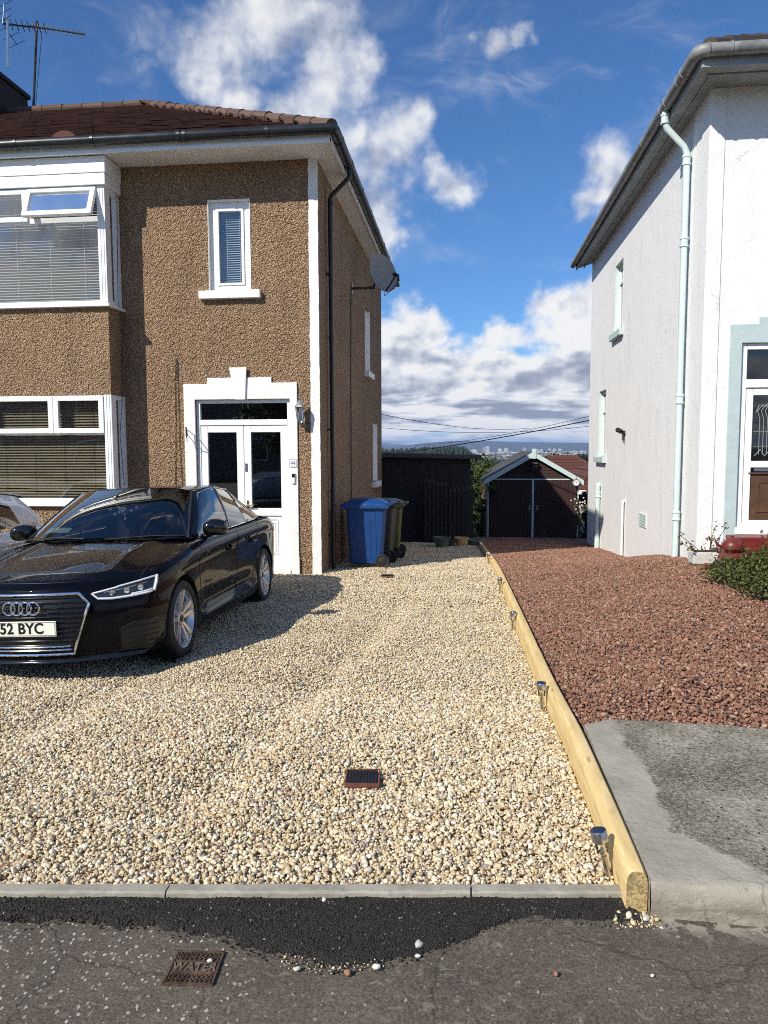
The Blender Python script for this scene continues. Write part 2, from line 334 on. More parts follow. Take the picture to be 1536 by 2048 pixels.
def old_asphalt(t):
    co = OC(t)
    sx = t.n('ShaderNodeSeparateXYZ', {0: co}).outputs[0]
    left = t.mr(t.m('ADD', sx, t.m('MULTIPLY', t.noise(co, 2.5, 4), 0.5)), -0.1, -0.75)
    base = t.ramp(t.noise(co, 2.0, 8, 0.7), [(0.25, (0.066, 0.055, 0.041)), (0.5, (0.108, 0.091, 0.069)), (0.75, (0.160, 0.137, 0.104))])
    fine = t.noise(co, 120, 4, 0.7)
    c = t.mix(1.0, base, t.ramp(fine, [(0.35, 0.5), (0.65, 1.5)]), 'MULTIPLY')
    # worn chips, dense on the left, sparse on the right
    warp = t.v('ADD', co, t.v('SCALE', t.noise(co, 24, 3, out='Color'), scale=0.022))
    v = t.n('ShaderNodeTexVoronoi', {'Scale': 60.0, 'Vector': t.v('MULTIPLY', warp, (1.0, 0.72, 1.0))})
    rr = t.n('ShaderNodeSeparateColor', {0: v.outputs['Color']}).outputs
    chip = t.m('MULTIPLY', t.mr(v.outputs['Distance'], 0.36, 0.24), t.m('GREATER_THAN', rr[0], t.mr(left, 0, 1, 0.955, 0.60)))
    c = t.mix(t.m('MULTIPLY', chip, t.mr(left, 0, 1, 0.55, 0.95)), c, t.ramp(rr[1], [(0, (0.30, 0.27, 0.22)), (1, (0.52, 0.50, 0.45))]))
    # cement smears and trowel scratches
    sm = t.noise(t.v('MULTIPLY', co, (1.0, 1.5, 1)), 26, 6, 0.62, dist=0.7)
    c = t.mix(t.mr(sm, 0.56, 0.66, 0, 0.65), c, (0.22, 0.197, 0.155))
    sm2 = t.noise(t.v('MULTIPLY', co, (1.8, 1.0, 1)), 46, 6, 0.62, dist=0.9)
    c = t.mix(t.mr(sm2, 0.61, 0.68, 0, 0.7), c, (0.30, 0.275, 0.225))
    c = t.mix(t.mr(t.noise(co, 8, 6, 0.7), 0.58, 0.70, 0, 0.6), c, (0.038, 0.033, 0.027))
    sy_ = t.n('ShaderNodeSeparateXYZ', {0: co}).outputs[1]
    spl = t.m('MULTIPLY', t.m('MULTIPLY', t.mr(sx, 0.60, 0.70), t.mr(sy_, 2.36, 2.47)), t.mr(t.noise(co, 13, 6, 0.6), 0.47, 0.52))
    c = t.mix(t.m('MULTIPLY', spl, 0.9), c, (0.33, 0.305, 0.25))                           # cement spilt along the foot of the slab
    # cracks
    dq = t.v('ADD', co, t.v('SCALE', t.noise(co, 6, 5, out='Color'), scale=0.16))
    cr = t.vor(dq, 1.15, 'DISTANCE_TO_EDGE')
    c = t.mix(t.mr(cr, 0.007, 0.002, 0, 0.35), c, (0.022, 0.020, 0.018))
    h = t.m('ADD', t.m('MULTIPLY', fine, 0.5), t.m('ADD', t.m('MULTIPLY', chip, 0.4), t.mr(cr, 0.0, 0.010, -0.4, 0.0)))
    h = t.m('ADD', h, t.m('MULTIPLY', t.noise(co, 14, 5), 1.2))
    return P(t, col=c, rough=0.85, spec=0.3, normal=t.bump(h, 0.6, 0.008))
custom('old_asphalt', old_asphalt)
def tarmac(t):
    co = OC(t); v = t.vor(co, 150.0)
    c = t.ramp(t.noise(co, 40, 5, 0.7), [(0.3, (0.013, 0.0118, 0.0095)), (0.7, (0.028, 0.0255, 0.021))])
    return P(t, col=c, rough=0.7, spec=0.4, normal=t.bump(t.m('MULTIPLY', v, -1.0), 0.9, 0.008))
custom('tarmac', tarmac)
def concrete(t, lo=(0.23, 0.215, 0.175), hi=(0.42, 0.395, 0.335)):
    co = OC(t); n = t.noise(co, 5, 8, 0.65)
    c = t.ramp(n, [(0.3, lo), (0.7, hi)])
    c = t.mix(t.mr(t.noise(co, 17, 6, 0.7), 0.58, 0.70, 0, 0.45), c, tuple(x*0.55 for x in lo))
    h = t.m('ADD', t.noise(co, 70, 5, 0.6), t.m('MULTIPLY', t.noise(t.v('MULTIPLY', co, (3, 9, 1)), 3, 4), 0.8))
    return P(t, col=c, rough=0.85, spec=0.3, normal=t.bump(h, 0.35, 0.006))
custom('concrete', concrete)
def slab_mat(t):                                              # old exposed aggregate, skimmed with fresh cement along two edges
    co = OC(t); s = t.n('ShaderNodeSeparateXYZ', {0: co}); x, y = s.outputs[0], s.outputs[1]
    wob = t.m('MULTIPLY', t.m('SUBTRACT', t.noise(co, 5.5, 7, 0.66), 0.5), 0.22)
    e1 = t.m('SUBTRACT', x, 0.795)                                                       # from the log
    e2 = t.m('MULTIPLY', t.m('ADD', t.m('SUBTRACT', y, 2.72), t.m('MULTIPLY', t.m('SUBTRACT', x, 0.9), 1.2)), 0.64)  # from the pavement
    edge = t.m('ADD', t.m('MINIMUM', e1, e2), wob)
    old = t.mr(edge, 0.0, 0.05)
    n = t.noise(co, 4, 7, 0.65)
    fresh = t.ramp(n, [(0.3, (0.27, 0.25, 0.205)), (0.5, (0.35, 0.325, 0.27)), (0.7, (0.42, 0.39, 0.33))])
    fine = t.noise(co, 62, 5, 0.78)
    agg = t.ramp(t.m('ADD', t.m('MULTIPLY', fine, 0.75), t.m('MULTIPLY', t.noise(co, 3.5, 5, 0.6), 0.4)), [(0.40, (0.045, 0.037, 0.024)), (0.49, (0.15, 0.130, 0.092)), (0.57, (0.30, 0.268, 0.205)), (0.68, (0.54, 0.505, 0.41))])
    vc = t.n('ShaderNodeTexVoronoi', {'Scale': 78.0, 'Vector': t.v('ADD', co, t.v('SCALE', t.noise(co, 60, 2, out='Color'), scale=0.012))})
    vr = t.n('ShaderNodeSeparateColor', {0: vc.outputs['Color']}).outputs
    speck = t.m('MULTIPLY', t.mr(vc.outputs['Distance'], 0.55, 0.30), t.m('GREATER_THAN', t.m('ADD', vr[0], t.m('MULTIPLY', t.m('SUBTRACT', t.noise(co, 4, 4), 0.5), 0.9)), 0.62))
    agg = t.mix(t.m('MULTIPLY', speck, 0.8), agg, t.ramp(vr[1], [(0, (0.26, 0.24, 0.19)), (0.6, (0.42, 0.395, 0.33)), (1, (0.62, 0.60, 0.53))]))
    agg = t.mix(t.m('MULTIPLY', t.m('LESS_THAN', vr[2], 0.025), t.mr(vc.outputs['Distance'], 0.6, 0.4)), agg, (0.02, 0.018, 0.014))
    damp = t.mr(edge, 0.22, 0.03, 0.0, 0.45)
    agg = t.mix(t.m('MULTIPLY', damp, t.mr(t.noise(co, 7, 4), 0.42, 0.6)), agg, (0.035, 0.03, 0.024))
    c = t.mix(old, fresh, agg)
    hair = t.vor(t.v('ADD', co, t.v('SCALE', t.noise(co, 9, 5, out='Color'), scale=0.10)), 5.0, 'DISTANCE_TO_EDGE')
    c = t.mix(t.m('MULTIPLY', t.mr(hair, 0.020, 0.004, 0, 0.5), t.mr(t.noise(co, 3, 3), 0.48, 0.6)), c, (0.11, 0.105, 0.09))
    spot = t.mr(t.noise(co, 48, 5, 0.7), 0.60, 0.70, 0, 0.5)
    c = t.mix(t.m('MULTIPLY', spot, t.m('SUBTRACT', 1.0, old)), c, (0.15, 0.145, 0.125))
    stain = t.m('MULTIPLY', t.mr(s.outputs[2], 0.125, 0.05), t.mr(t.noise(t.v('MULTIPLY', co, (1, 1, 2.5)), 7, 6, 0.65), 0.35, 0.65))
    c = t.mix(t.m('MULTIPLY', stain, 0.6), c, (0.135, 0.115, 0.08))
    h = t.m('ADD', t.m('MULTIPLY', t.m('MULTIPLY', fine, old), 2.2), t.m('ADD', t.m('ADD', t.noise(co, 16, 7, 0.65), t.m('MULTIPLY', t.noise(co, 90, 4), 0.3)), t.m('MULTIPLY', old, -0.6)))
    return P(t, col=c, rough=0.9, spec=0.25, normal=t.bump(h, 0.8, 0.012))
custom('slab', slab_mat)
def timber(t):
    co = OC(t); n = t.noise(t.v('MULTIPLY', co, (10, 0.8, 10)), 3.0, 6, 0.6, dist=0.6)
    c = t.ramp(n, [(0.3, (0.60, 0.41, 0.165)), (0.55, (0.74, 0.56, 0.27)), (0.75, (0.80, 0.64, 0.36))])
    kn = t.vor(t.v('MULTIPLY', co, (1, 0.25, 1)), 7.0)
    c = t.mix(t.mr(kn, 0.10, 0.03, 0, 0.6), c, (0.30, 0.15, 0.05))
    c = t.mix(t.mr(t.noise(t.v('MULTIPLY', co, (3, 1, 3)), 5, 7, 0.7), 0.52, 0.72, 0, 0.55), c, (0.36, 0.25, 0.10))
    return P(t, col=c, rough=0.7, spec=0.3, normal=t.bump(n, 0.4, 0.006))
custom('timber', timber)
def sawn_end(t):
    co = OC(t); n = t.noise(co, 90, 5, 0.7)
    c = t.ramp(n, [(0.35, (0.24, 0.17, 0.07)), (0.5, (0.50, 0.37, 0.17)), (0.7, (0.64, 0.48, 0.24))])
    c = t.mix(t.mr(t.noise(co, 16, 4), 0.5, 0.6, 0, 0.6), c, (0.16, 0.13, 0.06))
    return P(t, col=c, rough=0.9, normal=t.bump(n, 0.8, 0.01))
custom('sawn_end', sawn_end)
def leafy(lo, mid, hi):
    def fn(t):
        g = t.n('ShaderNodeNewGeometry').outputs['Random Per Island']; co = OC(t)
        c = t.ramp(g, [(0, lo), (0.55, mid), (1, hi)])
        b = t.n('ShaderNodeBsdfPrincipled', {'Base Color': c, 'Roughness': 0.55, 'Specular IOR Level': 0.35}).outputs[0]
        tl = t.n('ShaderNodeBsdfTranslucent', {'Color': t.mix(1.0, c, (1.1, 1.3, 0.5), 'MULTIPLY')}).outputs[0]
        return t.n('ShaderNodeMixShader', {0: 0.22, 1: b, 2: tl}).outputs[0]
    return fn
custom('leaf_shrub', leafy((0.036, 0.046, 0.014), (0.078, 0.100, 0.026), (0.17, 0.18, 0.06)))
custom('leaf_tree', leafy((0.022, 0.040, 0.012), (0.050, 0.078, 0.020), (0.10, 0.125, 0.035)))
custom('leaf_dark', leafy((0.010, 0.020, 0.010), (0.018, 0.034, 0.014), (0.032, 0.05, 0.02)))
custom('leaf_dry', leafy((0.14, 0.06, 0.03), (0.16, 0.12, 0.05), (0.06, 0.09, 0.025)))
def landscape(t):
    co = OC(t); n = t.noise(co, 0.012, 8, 0.6)
    c = t.ramp(n, [(0.3, (0.030, 0.042, 0.018)), (0.5, (0.05, 0.065, 0.026)), (0.7, (0.085, 0.09, 0.045))])
    return P(t, col=c, rough=0.95)
custom('landscape', landscape)
def moor(t):
    co = OC(t); n = t.noise(t.v('MULTIPLY', co, (1, 1, 4)), 0.0016, 7, 0.6)
    c = t.ramp(n, [(0.3, (0.030, 0.034, 0.030)), (0.5, (0.05, 0.048, 0.038)), (0.7, (0.085, 0.075, 0.05))])
    return P(t, col=c, rough=0.95)
custom('moor', moor)

# ------------------------------------------------------------------ mesh builder
rnd = random.Random(7)
class MB:
    def __init__(s): s.v = []; s.f = []; s.mi = []; s.sm = []; s.cur = 0; s.smooth = False
    def q(s, *idx): s.f.append(tuple(idx)); s.mi.append(s.cur); s.sm.append(s.smooth)
    def add(s, vs):
        n = len(s.v); s.v += [tuple(p) for p in vs]; return n
    def poly(s, pts): n = s.add(pts); s.q(*range(n, n+len(pts)))
    def box(s, x0, x1, y0, y1, z0, z1, fn=None):
        c = [(x, y, z) for x in (x0, x1) for y in (y0, y1) for z in (z0, z1)]
        n = s.add([fn(*p) for p in c] if fn else c)
        for f in ((0, 1, 3, 2), (4, 6, 7, 5), (0, 4, 5, 1), (2, 3, 7, 6), (0, 2, 6, 4), (1, 5, 7, 3)): s.q(*[n+i for i in f])
    def hexa(s, c):                                            # eight corners: bottom loop then top loop
        n = s.add(c)
        for f in ((3, 2, 1, 0), (4, 5, 6, 7), (0, 1, 5, 4), (1, 2, 6, 5), (2, 3, 7, 6), (3, 0, 4, 7)): s.q(*[n+i for i in f])
    def bar(s, a, b, w, h, upv=(0, 0, 1)):
        a, b = Vector(a), Vector(b); d = (b-a).normalized(); x = d.cross(Vector(upv)).normalized(); y = x.cross(d)
        s.hexa([p+x*i*w/2+y*j*h/2 for p in (a, b) for i, j in ((-1, -1), (1, -1), (1, 1), (-1, 1))])
    def tube(s, pts, r, n=8, cap=True, closed=False, smooth=True, flat=None):
        pts = [Vector(p) for p in pts]; N = len(pts); rs = r if isinstance(r, (list, tuple)) else [r]*N
        o = s.smooth; s.smooth = smooth; nx = None; st = None
        for i, p in enumerate(pts):
            a = pts[(i-1) % N] if (i or closed) else p; b = pts[(i+1) % N] if (i < N-1 or closed) else p
            d = (b-a).normalized()
            if nx is None:
                ref = Vector((0, 0, 1)) if abs(d.z) < 0.9 else Vector((1, 0, 0)); nx = d.cross(ref).normalized()
            else: nx = (nx - d*nx.dot(d)).normalized()
            ny = d.cross(nx); sc = 1.0
            if 0 < i < N-1 or closed:
                d1 = (p-a).normalized(); c = max(0.5, d1.dot(d)); sc = 1/c if not closed else 1
            k = s.add([p + (nx*math.cos(t)+ny*math.sin(t)*1)*rs[i]*sc for t in [2*math.pi*j/n for j in range(n)]])
            if st is None: st = k
        for i in range(N if closed else N-1):
            a, b = st+i*n, st+((i+1) % N)*n
            for j in range(n): s.q(a+j, a+(j+1) % n, b+(j+1) % n, b+j)
        if cap and not closed:
            s.smooth = False; s.q(*[st+j for j in range(n)][::-1]); s.q(*[st+(N-1)*n+j for j in range(n)])
        s.smooth = o
    def lathe(s, prof, c=(0, 0, 0), axis=(0, 0, 1), n=24, smooth=True, arc=None):
        ax = Vector(axis).normalized(); ref = Vector((1, 0, 0)) if abs(ax.x) < 0.9 else Vector((0, 1, 0))
        x = (ref-ax*ref.dot(ax)).normalized(); y = ax.cross(x); c = Vector(c); o = s.smooth; s.smooth = smooth
        k = s.add([c+ax*h+(x*math.cos(2*math.pi*j/n)+y*math.sin(2*math.pi*j/n))*r for r, h in prof for j in range(n)])
        for i in range(len(prof)-1):
            for j in range(n): s.q(k+i*n+j, k+i*n+(j+1) % n, k+(i+1)*n+(j+1) % n, k+(i+1)*n+j)
        s.smooth = o
    def grid(s, fn, nu, nv, smooth=True):
        o = s.smooth; s.smooth = smooth
        k = s.add([fn(i/nu, j/nv) for i in range(nu+1) for j in range(nv+1)])
        for i in range(nu):
            for j in range(nv): a = k+i*(nv+1)+j; s.q(a, a+1, a+nv+2, a+nv+1)
        s.smooth = o
    def prism(s, poly, fn, d0, d1):                            # polygon in (u, v) swept along d; fn(u, v, d) places it
        n = len(poly); k = s.add([fn(u, v, d0) for u, v in poly]+[fn(u, v, d1) for u, v in poly])
        s.q(*range(k, k+n)); s.q(*range(k+2*n-1, k+n-1, -1))
        for i in range(n): j = (i+1) % n; s.q(k+i, k+n+i, k+n+j, k+j)
    def sphere(s, c, rx, ry=None, rz=None, n=16, m=10):
        ry = ry or rx; rz = rz or rx; c = Vector(c)
        s.grid(lambda u, v: c+Vector((rx*math.cos(2*math.pi*u)*math.sin(math.pi*v), ry*math.sin(2*math.pi*u)*math.sin(math.pi*v), rz*math.cos(math.pi*v))), n, m)
    def build(s, name, mats, parent=None, bev=0.0, recalc=True, sharp=35, seg=2, **tags):
        me = bpy.data.meshes.new(name); me.from_pydata(s.v, [], s.f)
        mats = mats if isinstance(mats, (list, tuple)) else [mats]
        for m in mats: me.materials.append(MATS[m])
        me.polygons.foreach_set('material_index', s.mi); me.polygons.foreach_set('use_smooth', s.sm)
        if recalc:
            bm = bmesh.new(); bm.from_mesh(me); bmesh.ops.remove_doubles(bm, verts=bm.verts, dist=1e-5)
            bmesh.ops.recalc_face_normals(bm, faces=bm.faces); bm.to_mesh(me); bm.free()
        me.update()
        if any(s.sm): me.set_sharp_from_angle(angle=R_(sharp))
        o = bpy.data.objects.new(name, me); COL.objects.link(o)
        if parent is not None: o.parent = parent
        if bev:
            b = o.modifiers.new('bevel', 'BEVEL'); b.width = bev; b.segments = seg; b.limit_method = 'ANGLE'; b.angle_limit = R_(40)
        tag(o, **tags); return o
def tag(o, label=None, cat=None, group=None, kind=None):
    if label: o['label'] = label
    if cat: o['category'] = cat
    if group: o['group'] = group
    if kind: o['kind'] = kind
    return o
def thing(name, label, cat, loc=(0, 0, 0), rz=0.0, group=None):
    o = bpy.data.objects.new(name, None); COL.objects.link(o); o.location = loc; o.rotation_euler = (0, 0, rz); o.empty_display_size = 0.1
    return tag(o, label, cat, group)
def copy_tree(o, parent=None):
    c = o.copy(); COL.objects.link(c)
    if parent is not None: c.parent = parent
    for ch in list(o.children): copy_tree(ch, c)
    return c
def text(name, body, m, size, mat_world, parent, ext=0.002, sx=1.0, off=0.0, spacing=1.0):
    cu = bpy.data.curves.new(name, 'FONT'); cu.body = body; cu.size = size; cu.extrude = ext; cu.offset = off
    cu.align_x = 'CENTER'; cu.align_y = 'CENTER'; cu.space_character = spacing
    tmp = bpy.data.objects.new(name, cu); COL.objects.link(tmp); bpy.context.view_layer.update()
    me = bpy.data.meshes.new_from_object(tmp.evaluated_get(bpy.context.evaluated_depsgraph_get())); bpy.data.objects.remove(tmp)
    me.transform(Matrix.Diagonal((sx, 1, 1, 1))); me.transform(mat_world); me.materials.clear(); me.materials.append(MATS[m])
    o = bpy.data.objects.new(name, me); COL.objects.link(o); o.parent = parent; return o
def frame_m(o, x, y):                                          # matrix from origin and two axes
    x, y = Vector(x).normalized(), Vector(y).normalized(); z = x.cross(y)
    return Matrix(((x.x, y.x, z.x, o[0]), (x.y, y.y, z.y, o[1]), (x.z, y.z, z.z, o[2]), (0, 0, 0, 1)))
def lerp(a, b, t): return a+(b-a)*t
def interp(x, xs, ys): return float(np.interp(x, xs, ys))
def sst(a, b, x): t = min(1, max(0, (x-a)/(b-a))); return t*t*(3-2*t)
def pchip(xs, ys):
    xs, ys = np.array(xs, float), np.array(ys, float); h = np.diff(xs); dl = np.diff(ys)/h; d = np.zeros_like(xs)
    for i in range(1, len(xs)-1):
        if dl[i-1]*dl[i] > 0:
            w1, w2 = 2*h[i]+h[i-1], h[i]+2*h[i-1]; d[i] = (w1+w2)/(w1/dl[i-1]+w2/dl[i])
    d[0], d[-1] = dl[0], dl[-1]
    def f(x):
        x = min(max(x, xs[0]), xs[-1]);         i = int(min(max(np.searchsorted(xs, x)-1, 0), len(h)-1)); t = (x-xs[i])/h[i]; t2, t3 = t*t, t*t*t
        return float((2*t3-3*t2+1)*ys[i]+(t3-2*t2+t)*h[i]*d[i]+(-2*t3+3*t2)*ys[i+1]+(t3-t2)*h[i]*d[i+1])
    return f
def vnoise(x, y, s=0):                                         # cheap smooth noise for modelled unevenness
    return (math.sin(x*1.7+s)+math.sin(y*2.3+1.3*s+x*0.6)+math.sin(x*3.1-y*2.7+2.1*s)*0.6+math.sin(x*5.3+y*4.9+s*0.7)*0.4)/3.0

# ------------------------------------------------------------------ lie of the land
YZ = pchip([-10, 2.5, 3.7, 5, 7.2, 10.5, 13, 15, 17.9, 20, 23, 27], [0.03, 0.025, 0.02, -0.05, -0.12, -0.185, -0.34, -0.49, -0.69, -0.86, -1.17, -1.6])
LOGX = pchip([-10, 2.4, 3.7, 4.8, 7.05, 10.5, 14, 18.2, 27], [0.600, 0.599, 0.583, 0.561, 0.533, 0.50, 0.43, 0.35, 0.2])
LOGZ = pchip([2.3, 3.6, 4.75, 7.05, 10.4, 13, 15, 17.9, 20], [0.150, 0.160, 0.110, 0.035, -0.107, -0.25, -0.40, -0.60, -0.77])
def slab_back(x): return 3.93+0.10*sst(0.63, 0.80, x)-0.075*max(0, x-0.82)
def red_z(x, y):
    b = LOGZ(min(max(y, 2.4), 20))-0.035 if y < 20 else YZ(y)+0.05
    s = sst(0.65, 2.8, x)*0.30*sst(13.2, 10.0, y)*sst(4.2, 7.0, y) + 0.10*sst(0.6, 1.6, x)*sst(8, 4.6, y)*sst(slab_back(x)+0.02, slab_back(x)+0.6, y)
    if y < 5.0: b = min(b, 0.138)
    return b+s+0.02*vnoise(x*2, y*2, 3)*sst(0.6, 1.0, x)
def yel_z(x, y):
    e = sst(0.0, 0.35, LOGX(y)-x)*sst(2.55, 3.2, y)
    return YZ(y)-0.035*max(0, -2.35-x)*sst(2.6, 4.2, y)+e*(0.020*vnoise(x*2.2, y*1.6, 1)+0.018*vnoise(x*0.9+y*0.5, y*3.1, 5)-0.040*(math.exp(-((x+1.05-0.10*(y-5))/0.16)**2)+math.exp(-((x+2.45-0.10*(y-5))/0.16)**2))*sst(2.6, 3.4, y)*sst(9.5, 7, y)+0.022*math.exp(-((x+0.78-0.10*(y-5))/0.14)**2))
def ground_fall(y): return interp(y, [20, 25, 32, 45, 100, 300, 1000, 2500, 9000], [-1.0, -1.5, -2.3, -4.2, -8, -12.5, -15.5, -16.5, -17])

def field_mesh(name, mat, xs, ys, zf, keep=None, **tags):
    mb = MB(); mb.smooth = True; nx, ny = len(xs), len(ys)
    mb.add([(x, y, zf(x, y)) for x in xs for y in ys])
    for i in range(nx-1):
        for j in range(ny-1):
            if keep is None or keep((xs[i]+xs[i+1])/2, (ys[j]+ys[j+1])/2): a = i*ny+j; mb.q(a, a+ny, a+ny+1, a+1)
    return mb.build(name, mat, recalc=False, sharp=180, **tags)
def warp_mesh(name, mat, fn, nu, nv, **tags):
    mb = MB(); mb.grid(fn, nu, nv); return mb.build(name, mat, sharp=180, **tags)
# the ground sheet, out to the horizon
gx = sorted(set([-9000, -5000, -2500, -1200, -600, -300, -150, -80, -40, -20, -14] + [x for x in range(-10, 12, 2)] + [14, 20, 40, 80, 150, 300, 600, 1200, 2500, 5000, 9000]))
gy = sorted(set([-3000, -800, -200, -60, -20, -8] + [y for y in range(-6, 20, 2)] + [20, 22, 25, 28, 32, 38, 45, 60, 80, 100, 140, 200, 300, 450, 700, 1000, 1500, 2500, 4000, 9000]))
field_mesh('ground', 'landscape', gx, gy, lambda x, y: (YZ(y)-0.22 if y < 20 else ground_fall(y)-0.25), kind='structure')
# pavement in front (old dark asphalt)
def kerb_y(x): return 2.565+0.103*x                            # back line of the concrete edging
def pave(u, v):
    x = lerp(-9, 9, u); y = lerp(-5, (kerb_y(x)-0.02) if x < 0.6 else 2.66, v); return (x, y, 0.002+0.006*vnoise(x*1.3, y*1.7, 2))
warp_mesh('pavement', 'old_asphalt', pave, 120, 40, kind='structure')
# driveways: beds under the loose stone
def ybed(u, v): x = lerp(-9.5, 0.565, u); y = lerp(kerb_y(x)-0.03, 21.5, v); x = lerp(-9.5, LOGX(y)-0.02, u); return (x, y, yel_z(x, y)-0.028)
def rbed(u, v): x = lerp(0.6, 6.5, u); y = lerp(slab_back(x)-0.012, 24.5, v); x = lerp(LOGX(y)+0.02, 6.5, u); return (x, y, red_z(x, y)-0.035)
warp_mesh('driveway', 'bed_yellow', ybed, 60, 90, kind='structure')
warp_mesh('neighbour_driveway', 'bed_red', rbed, 50, 80, kind='structure')

# loose stone: scattered stones on those beds, one object per bed
def stone_nodes(name, density, smin, smax, mat, sub, flat, lump, seed, sq):
    ng = bpy.data.node_groups.new(name, 'GeometryNodeTree')
    ng.interface.new_socket('Geometry', in_out='INPUT', socket_type='NodeSocketGeometry'); ng.interface.new_socket('Geometry', in_out='OUTPUT', socket_type='NodeSocketGeometry')
    N = lambda typ, **k: (lambda nd: ([setattr(nd, a, b) for a, b in k.items()], nd)[1])(ng.nodes.new(typ)); L = ng.links.new
    gi, go = N('NodeGroupInput'), N('NodeGroupOutput')
    di = N('GeometryNodeDistributePointsOnFaces'); di.inputs['Density'].default_value = density; di.inputs['Seed'].default_value = seed
    L(gi.outputs[0], di.inputs['Mesh'])
    g2i = N('GeometryNodeGeometryToInstance')
    for k in range(5):
        ico = N('GeometryNodeMeshIcoSphere'); ico.inputs['Radius'].default_value = 1.0; ico.inputs['Subdivisions'].default_value = sub
        nz = N('ShaderNodeTexNoise'); nz.inputs['Scale'].default_value = 0.75; nz.inputs['Detail'].default_value = 1.5
        pos = N('GeometryNodeInputPosition'); ad = N('ShaderNodeVectorMath', operation='ADD'); ad.inputs[1].default_value = (7.3*k+seed, 3.1*k, 1.7*k)
        L(pos.outputs[0], ad.inputs[0]); L(ad.outputs[0], nz.inputs['Vector'])
        sb = N('ShaderNodeVectorMath', operation='SUBTRACT'); sb.inputs[1].default_value = (0.5, 0.5, 0.5); L(nz.outputs['Color'], sb.inputs[0])
        sc = N('ShaderNodeVectorMath', operation='SCALE'); sc.inputs[3].default_value = lump; L(sb.outputs[0], sc.inputs[0])
        sp = N('GeometryNodeSetPosition'); L(ico.outputs[0], sp.inputs['Geometry']); L(sc.outputs[0], sp.inputs['Offset'])
        tr = N('GeometryNodeTransform'); tr.inputs['Scale'].default_value = (1.0, (0.85, 0.7, 0.92, 0.75, 0.62)[k], sq*(1, 1.1, 0.85, 0.7, 1.0)[k]); L(sp.outputs[0], tr.inputs['Geometry'])
        sh = N('GeometryNodeSetShadeSmooth'); sh.inputs['Shade Smooth'].default_value = not flat; L(tr.outputs[0], sh.inputs['Geometry'])
        sm = N('GeometryNodeSetMaterial'); sm.inputs['Material'].default_value = MATS[mat]; L(sh.outputs[0], sm.inputs['Geometry'])
        L(sm.outputs[0], g2i.inputs[0])
    ip = N('GeometryNodeInstanceOnPoints'); ip.inputs['Pick Instance'].default_value = True
    ri = N('FunctionNodeRandomValue', data_type='INT'); ri.inputs[4].default_value = 0; ri.inputs[5].default_value = 4; ri.inputs['Seed'].default_value = seed+1
    rr = N('FunctionNodeRandomValue', data_type='FLOAT_VECTOR'); rr.inputs[0].default_value = (-0.7, -0.7, 0); rr.inputs[1].default_value = (0.7, 0.7, 6.28)
    rs = N('FunctionNodeRandomValue', data_type='FLOAT'); rs.inputs[2].default_value = 0.0; rs.inputs[3].default_value = 1.0; rs.inputs['Seed'].default_value = seed+2
    pw = N('ShaderNodeMath', operation='POWER'); pw.inputs[1].default_value = 2.6; L(rs.outputs[1], pw.inputs[0])
    mr = N('ShaderNodeMapRange'); mr.inputs[3].default_value = smin; mr.inputs[4].default_value = smax; L(pw.outputs[0], mr.inputs[0])
    rz = N('FunctionNodeRandomValue', data_type='FLOAT_VECTOR'); rz.inputs[0].default_value = (0, 0, -0.8*smax); rz.inputs[1].default_value = (0, 0, 0.55*smax); rz.inputs['Seed'].default_value = seed+3
    s2 = N('GeometryNodeSetPosition'); L(di.outputs['Points'], s2.inputs['Geometry']); L(rz.outputs[0], s2.inputs['Offset'])
    L(s2.outputs[0], ip.inputs['Points']); L(g2i.outputs[0], ip.inputs['Instance']); L(ri.outputs[2], ip.inputs['Instance Index'])
    L(rr.outputs[0], ip.inputs['Rotation']); L(mr.outputs[0], ip.inputs['Scale']); L(ip.outputs[0], go.inputs[0])
    return ng
GRAVEL = True
def scatter(name, mat, fn, nu, nv, density, smin, smax, sub=2, flat=False, lump=0.9, seed=1, sq=0.72, keep=None, dens_scale=1.0):
    if not GRAVEL: return
    mb = MB(); n = [[fn(i/nu, j/nv) for j in range(nv+1)] for i in range(nu+1)]
    for i in range(nu):
        for j in range(nv):
            q = [n[i][j], n[i+1][j], n[i+1][j+1], n[i][j+1]]; cx = sum(p[0] for p in q)/4; cy = sum(p[1] for p in q)/4
            if keep is None or keep(cx, cy): mb.poly(q)
    o = mb.build(name, mat, kind='stuff')
    md = o.modifiers.new('stones', 'NODES'); md.node_group = stone_nodes(name, density, smin, smax, mat, sub, flat, lump, seed, sq)
    return o
def in_view(x, y): return x > -0.66*y-0.7 and x < 0.50*y+0.8
HX, HY = -2.07, 10.5                                           # front corner of the brown house
def ykeep(x, y): return in_view(x, y) and not (x < HX and y > HY)
def yfn(a, b):
    def f(u, v): x = lerp(-7.6, 0.54, u); y = lerp(max(a, 0) if a > 3 else kerb_y(x)+0.012, b, v); x = lerp(-7.6, LOGX(y)-0.045, u); return (x, y, yel_z(x, y)-0.016)
    return f
scatter('cream_gravel', 'pebbles', yfn(2.665, 5.0), 70, 24, 9500, 0.0046, 0.0138, seed=3, keep=ykeep)
scatter('cream_gravel', 'pebbles', yfn(5.0, 8.2), 60, 24, 6400, 0.0056, 0.0140, seed=5, sub=1, keep=ykeep)
scatter('cream_gravel', 'pebbles', yfn(8.2, 18.7), 50, 60, 3000, 0.0085, 0.0165, seed=6, sub=1, keep=ykeep)
def rfn(u, v): x = lerp(0.62, 5.2, u); y = lerp(slab_back(x)-0.005, 23.2, v**1.15); x = lerp(LOGX(y)+0.06, 5.2, u); return (x, y, red_z(x, y)-0.018)
def rkeep(x, y):
    back = 3.985+0.05*sst(0.9, 0.75, x)-0.03*max(0, x-0.8)
    return in_view(x, y) and not (x > 2.876 and y > 9.5)
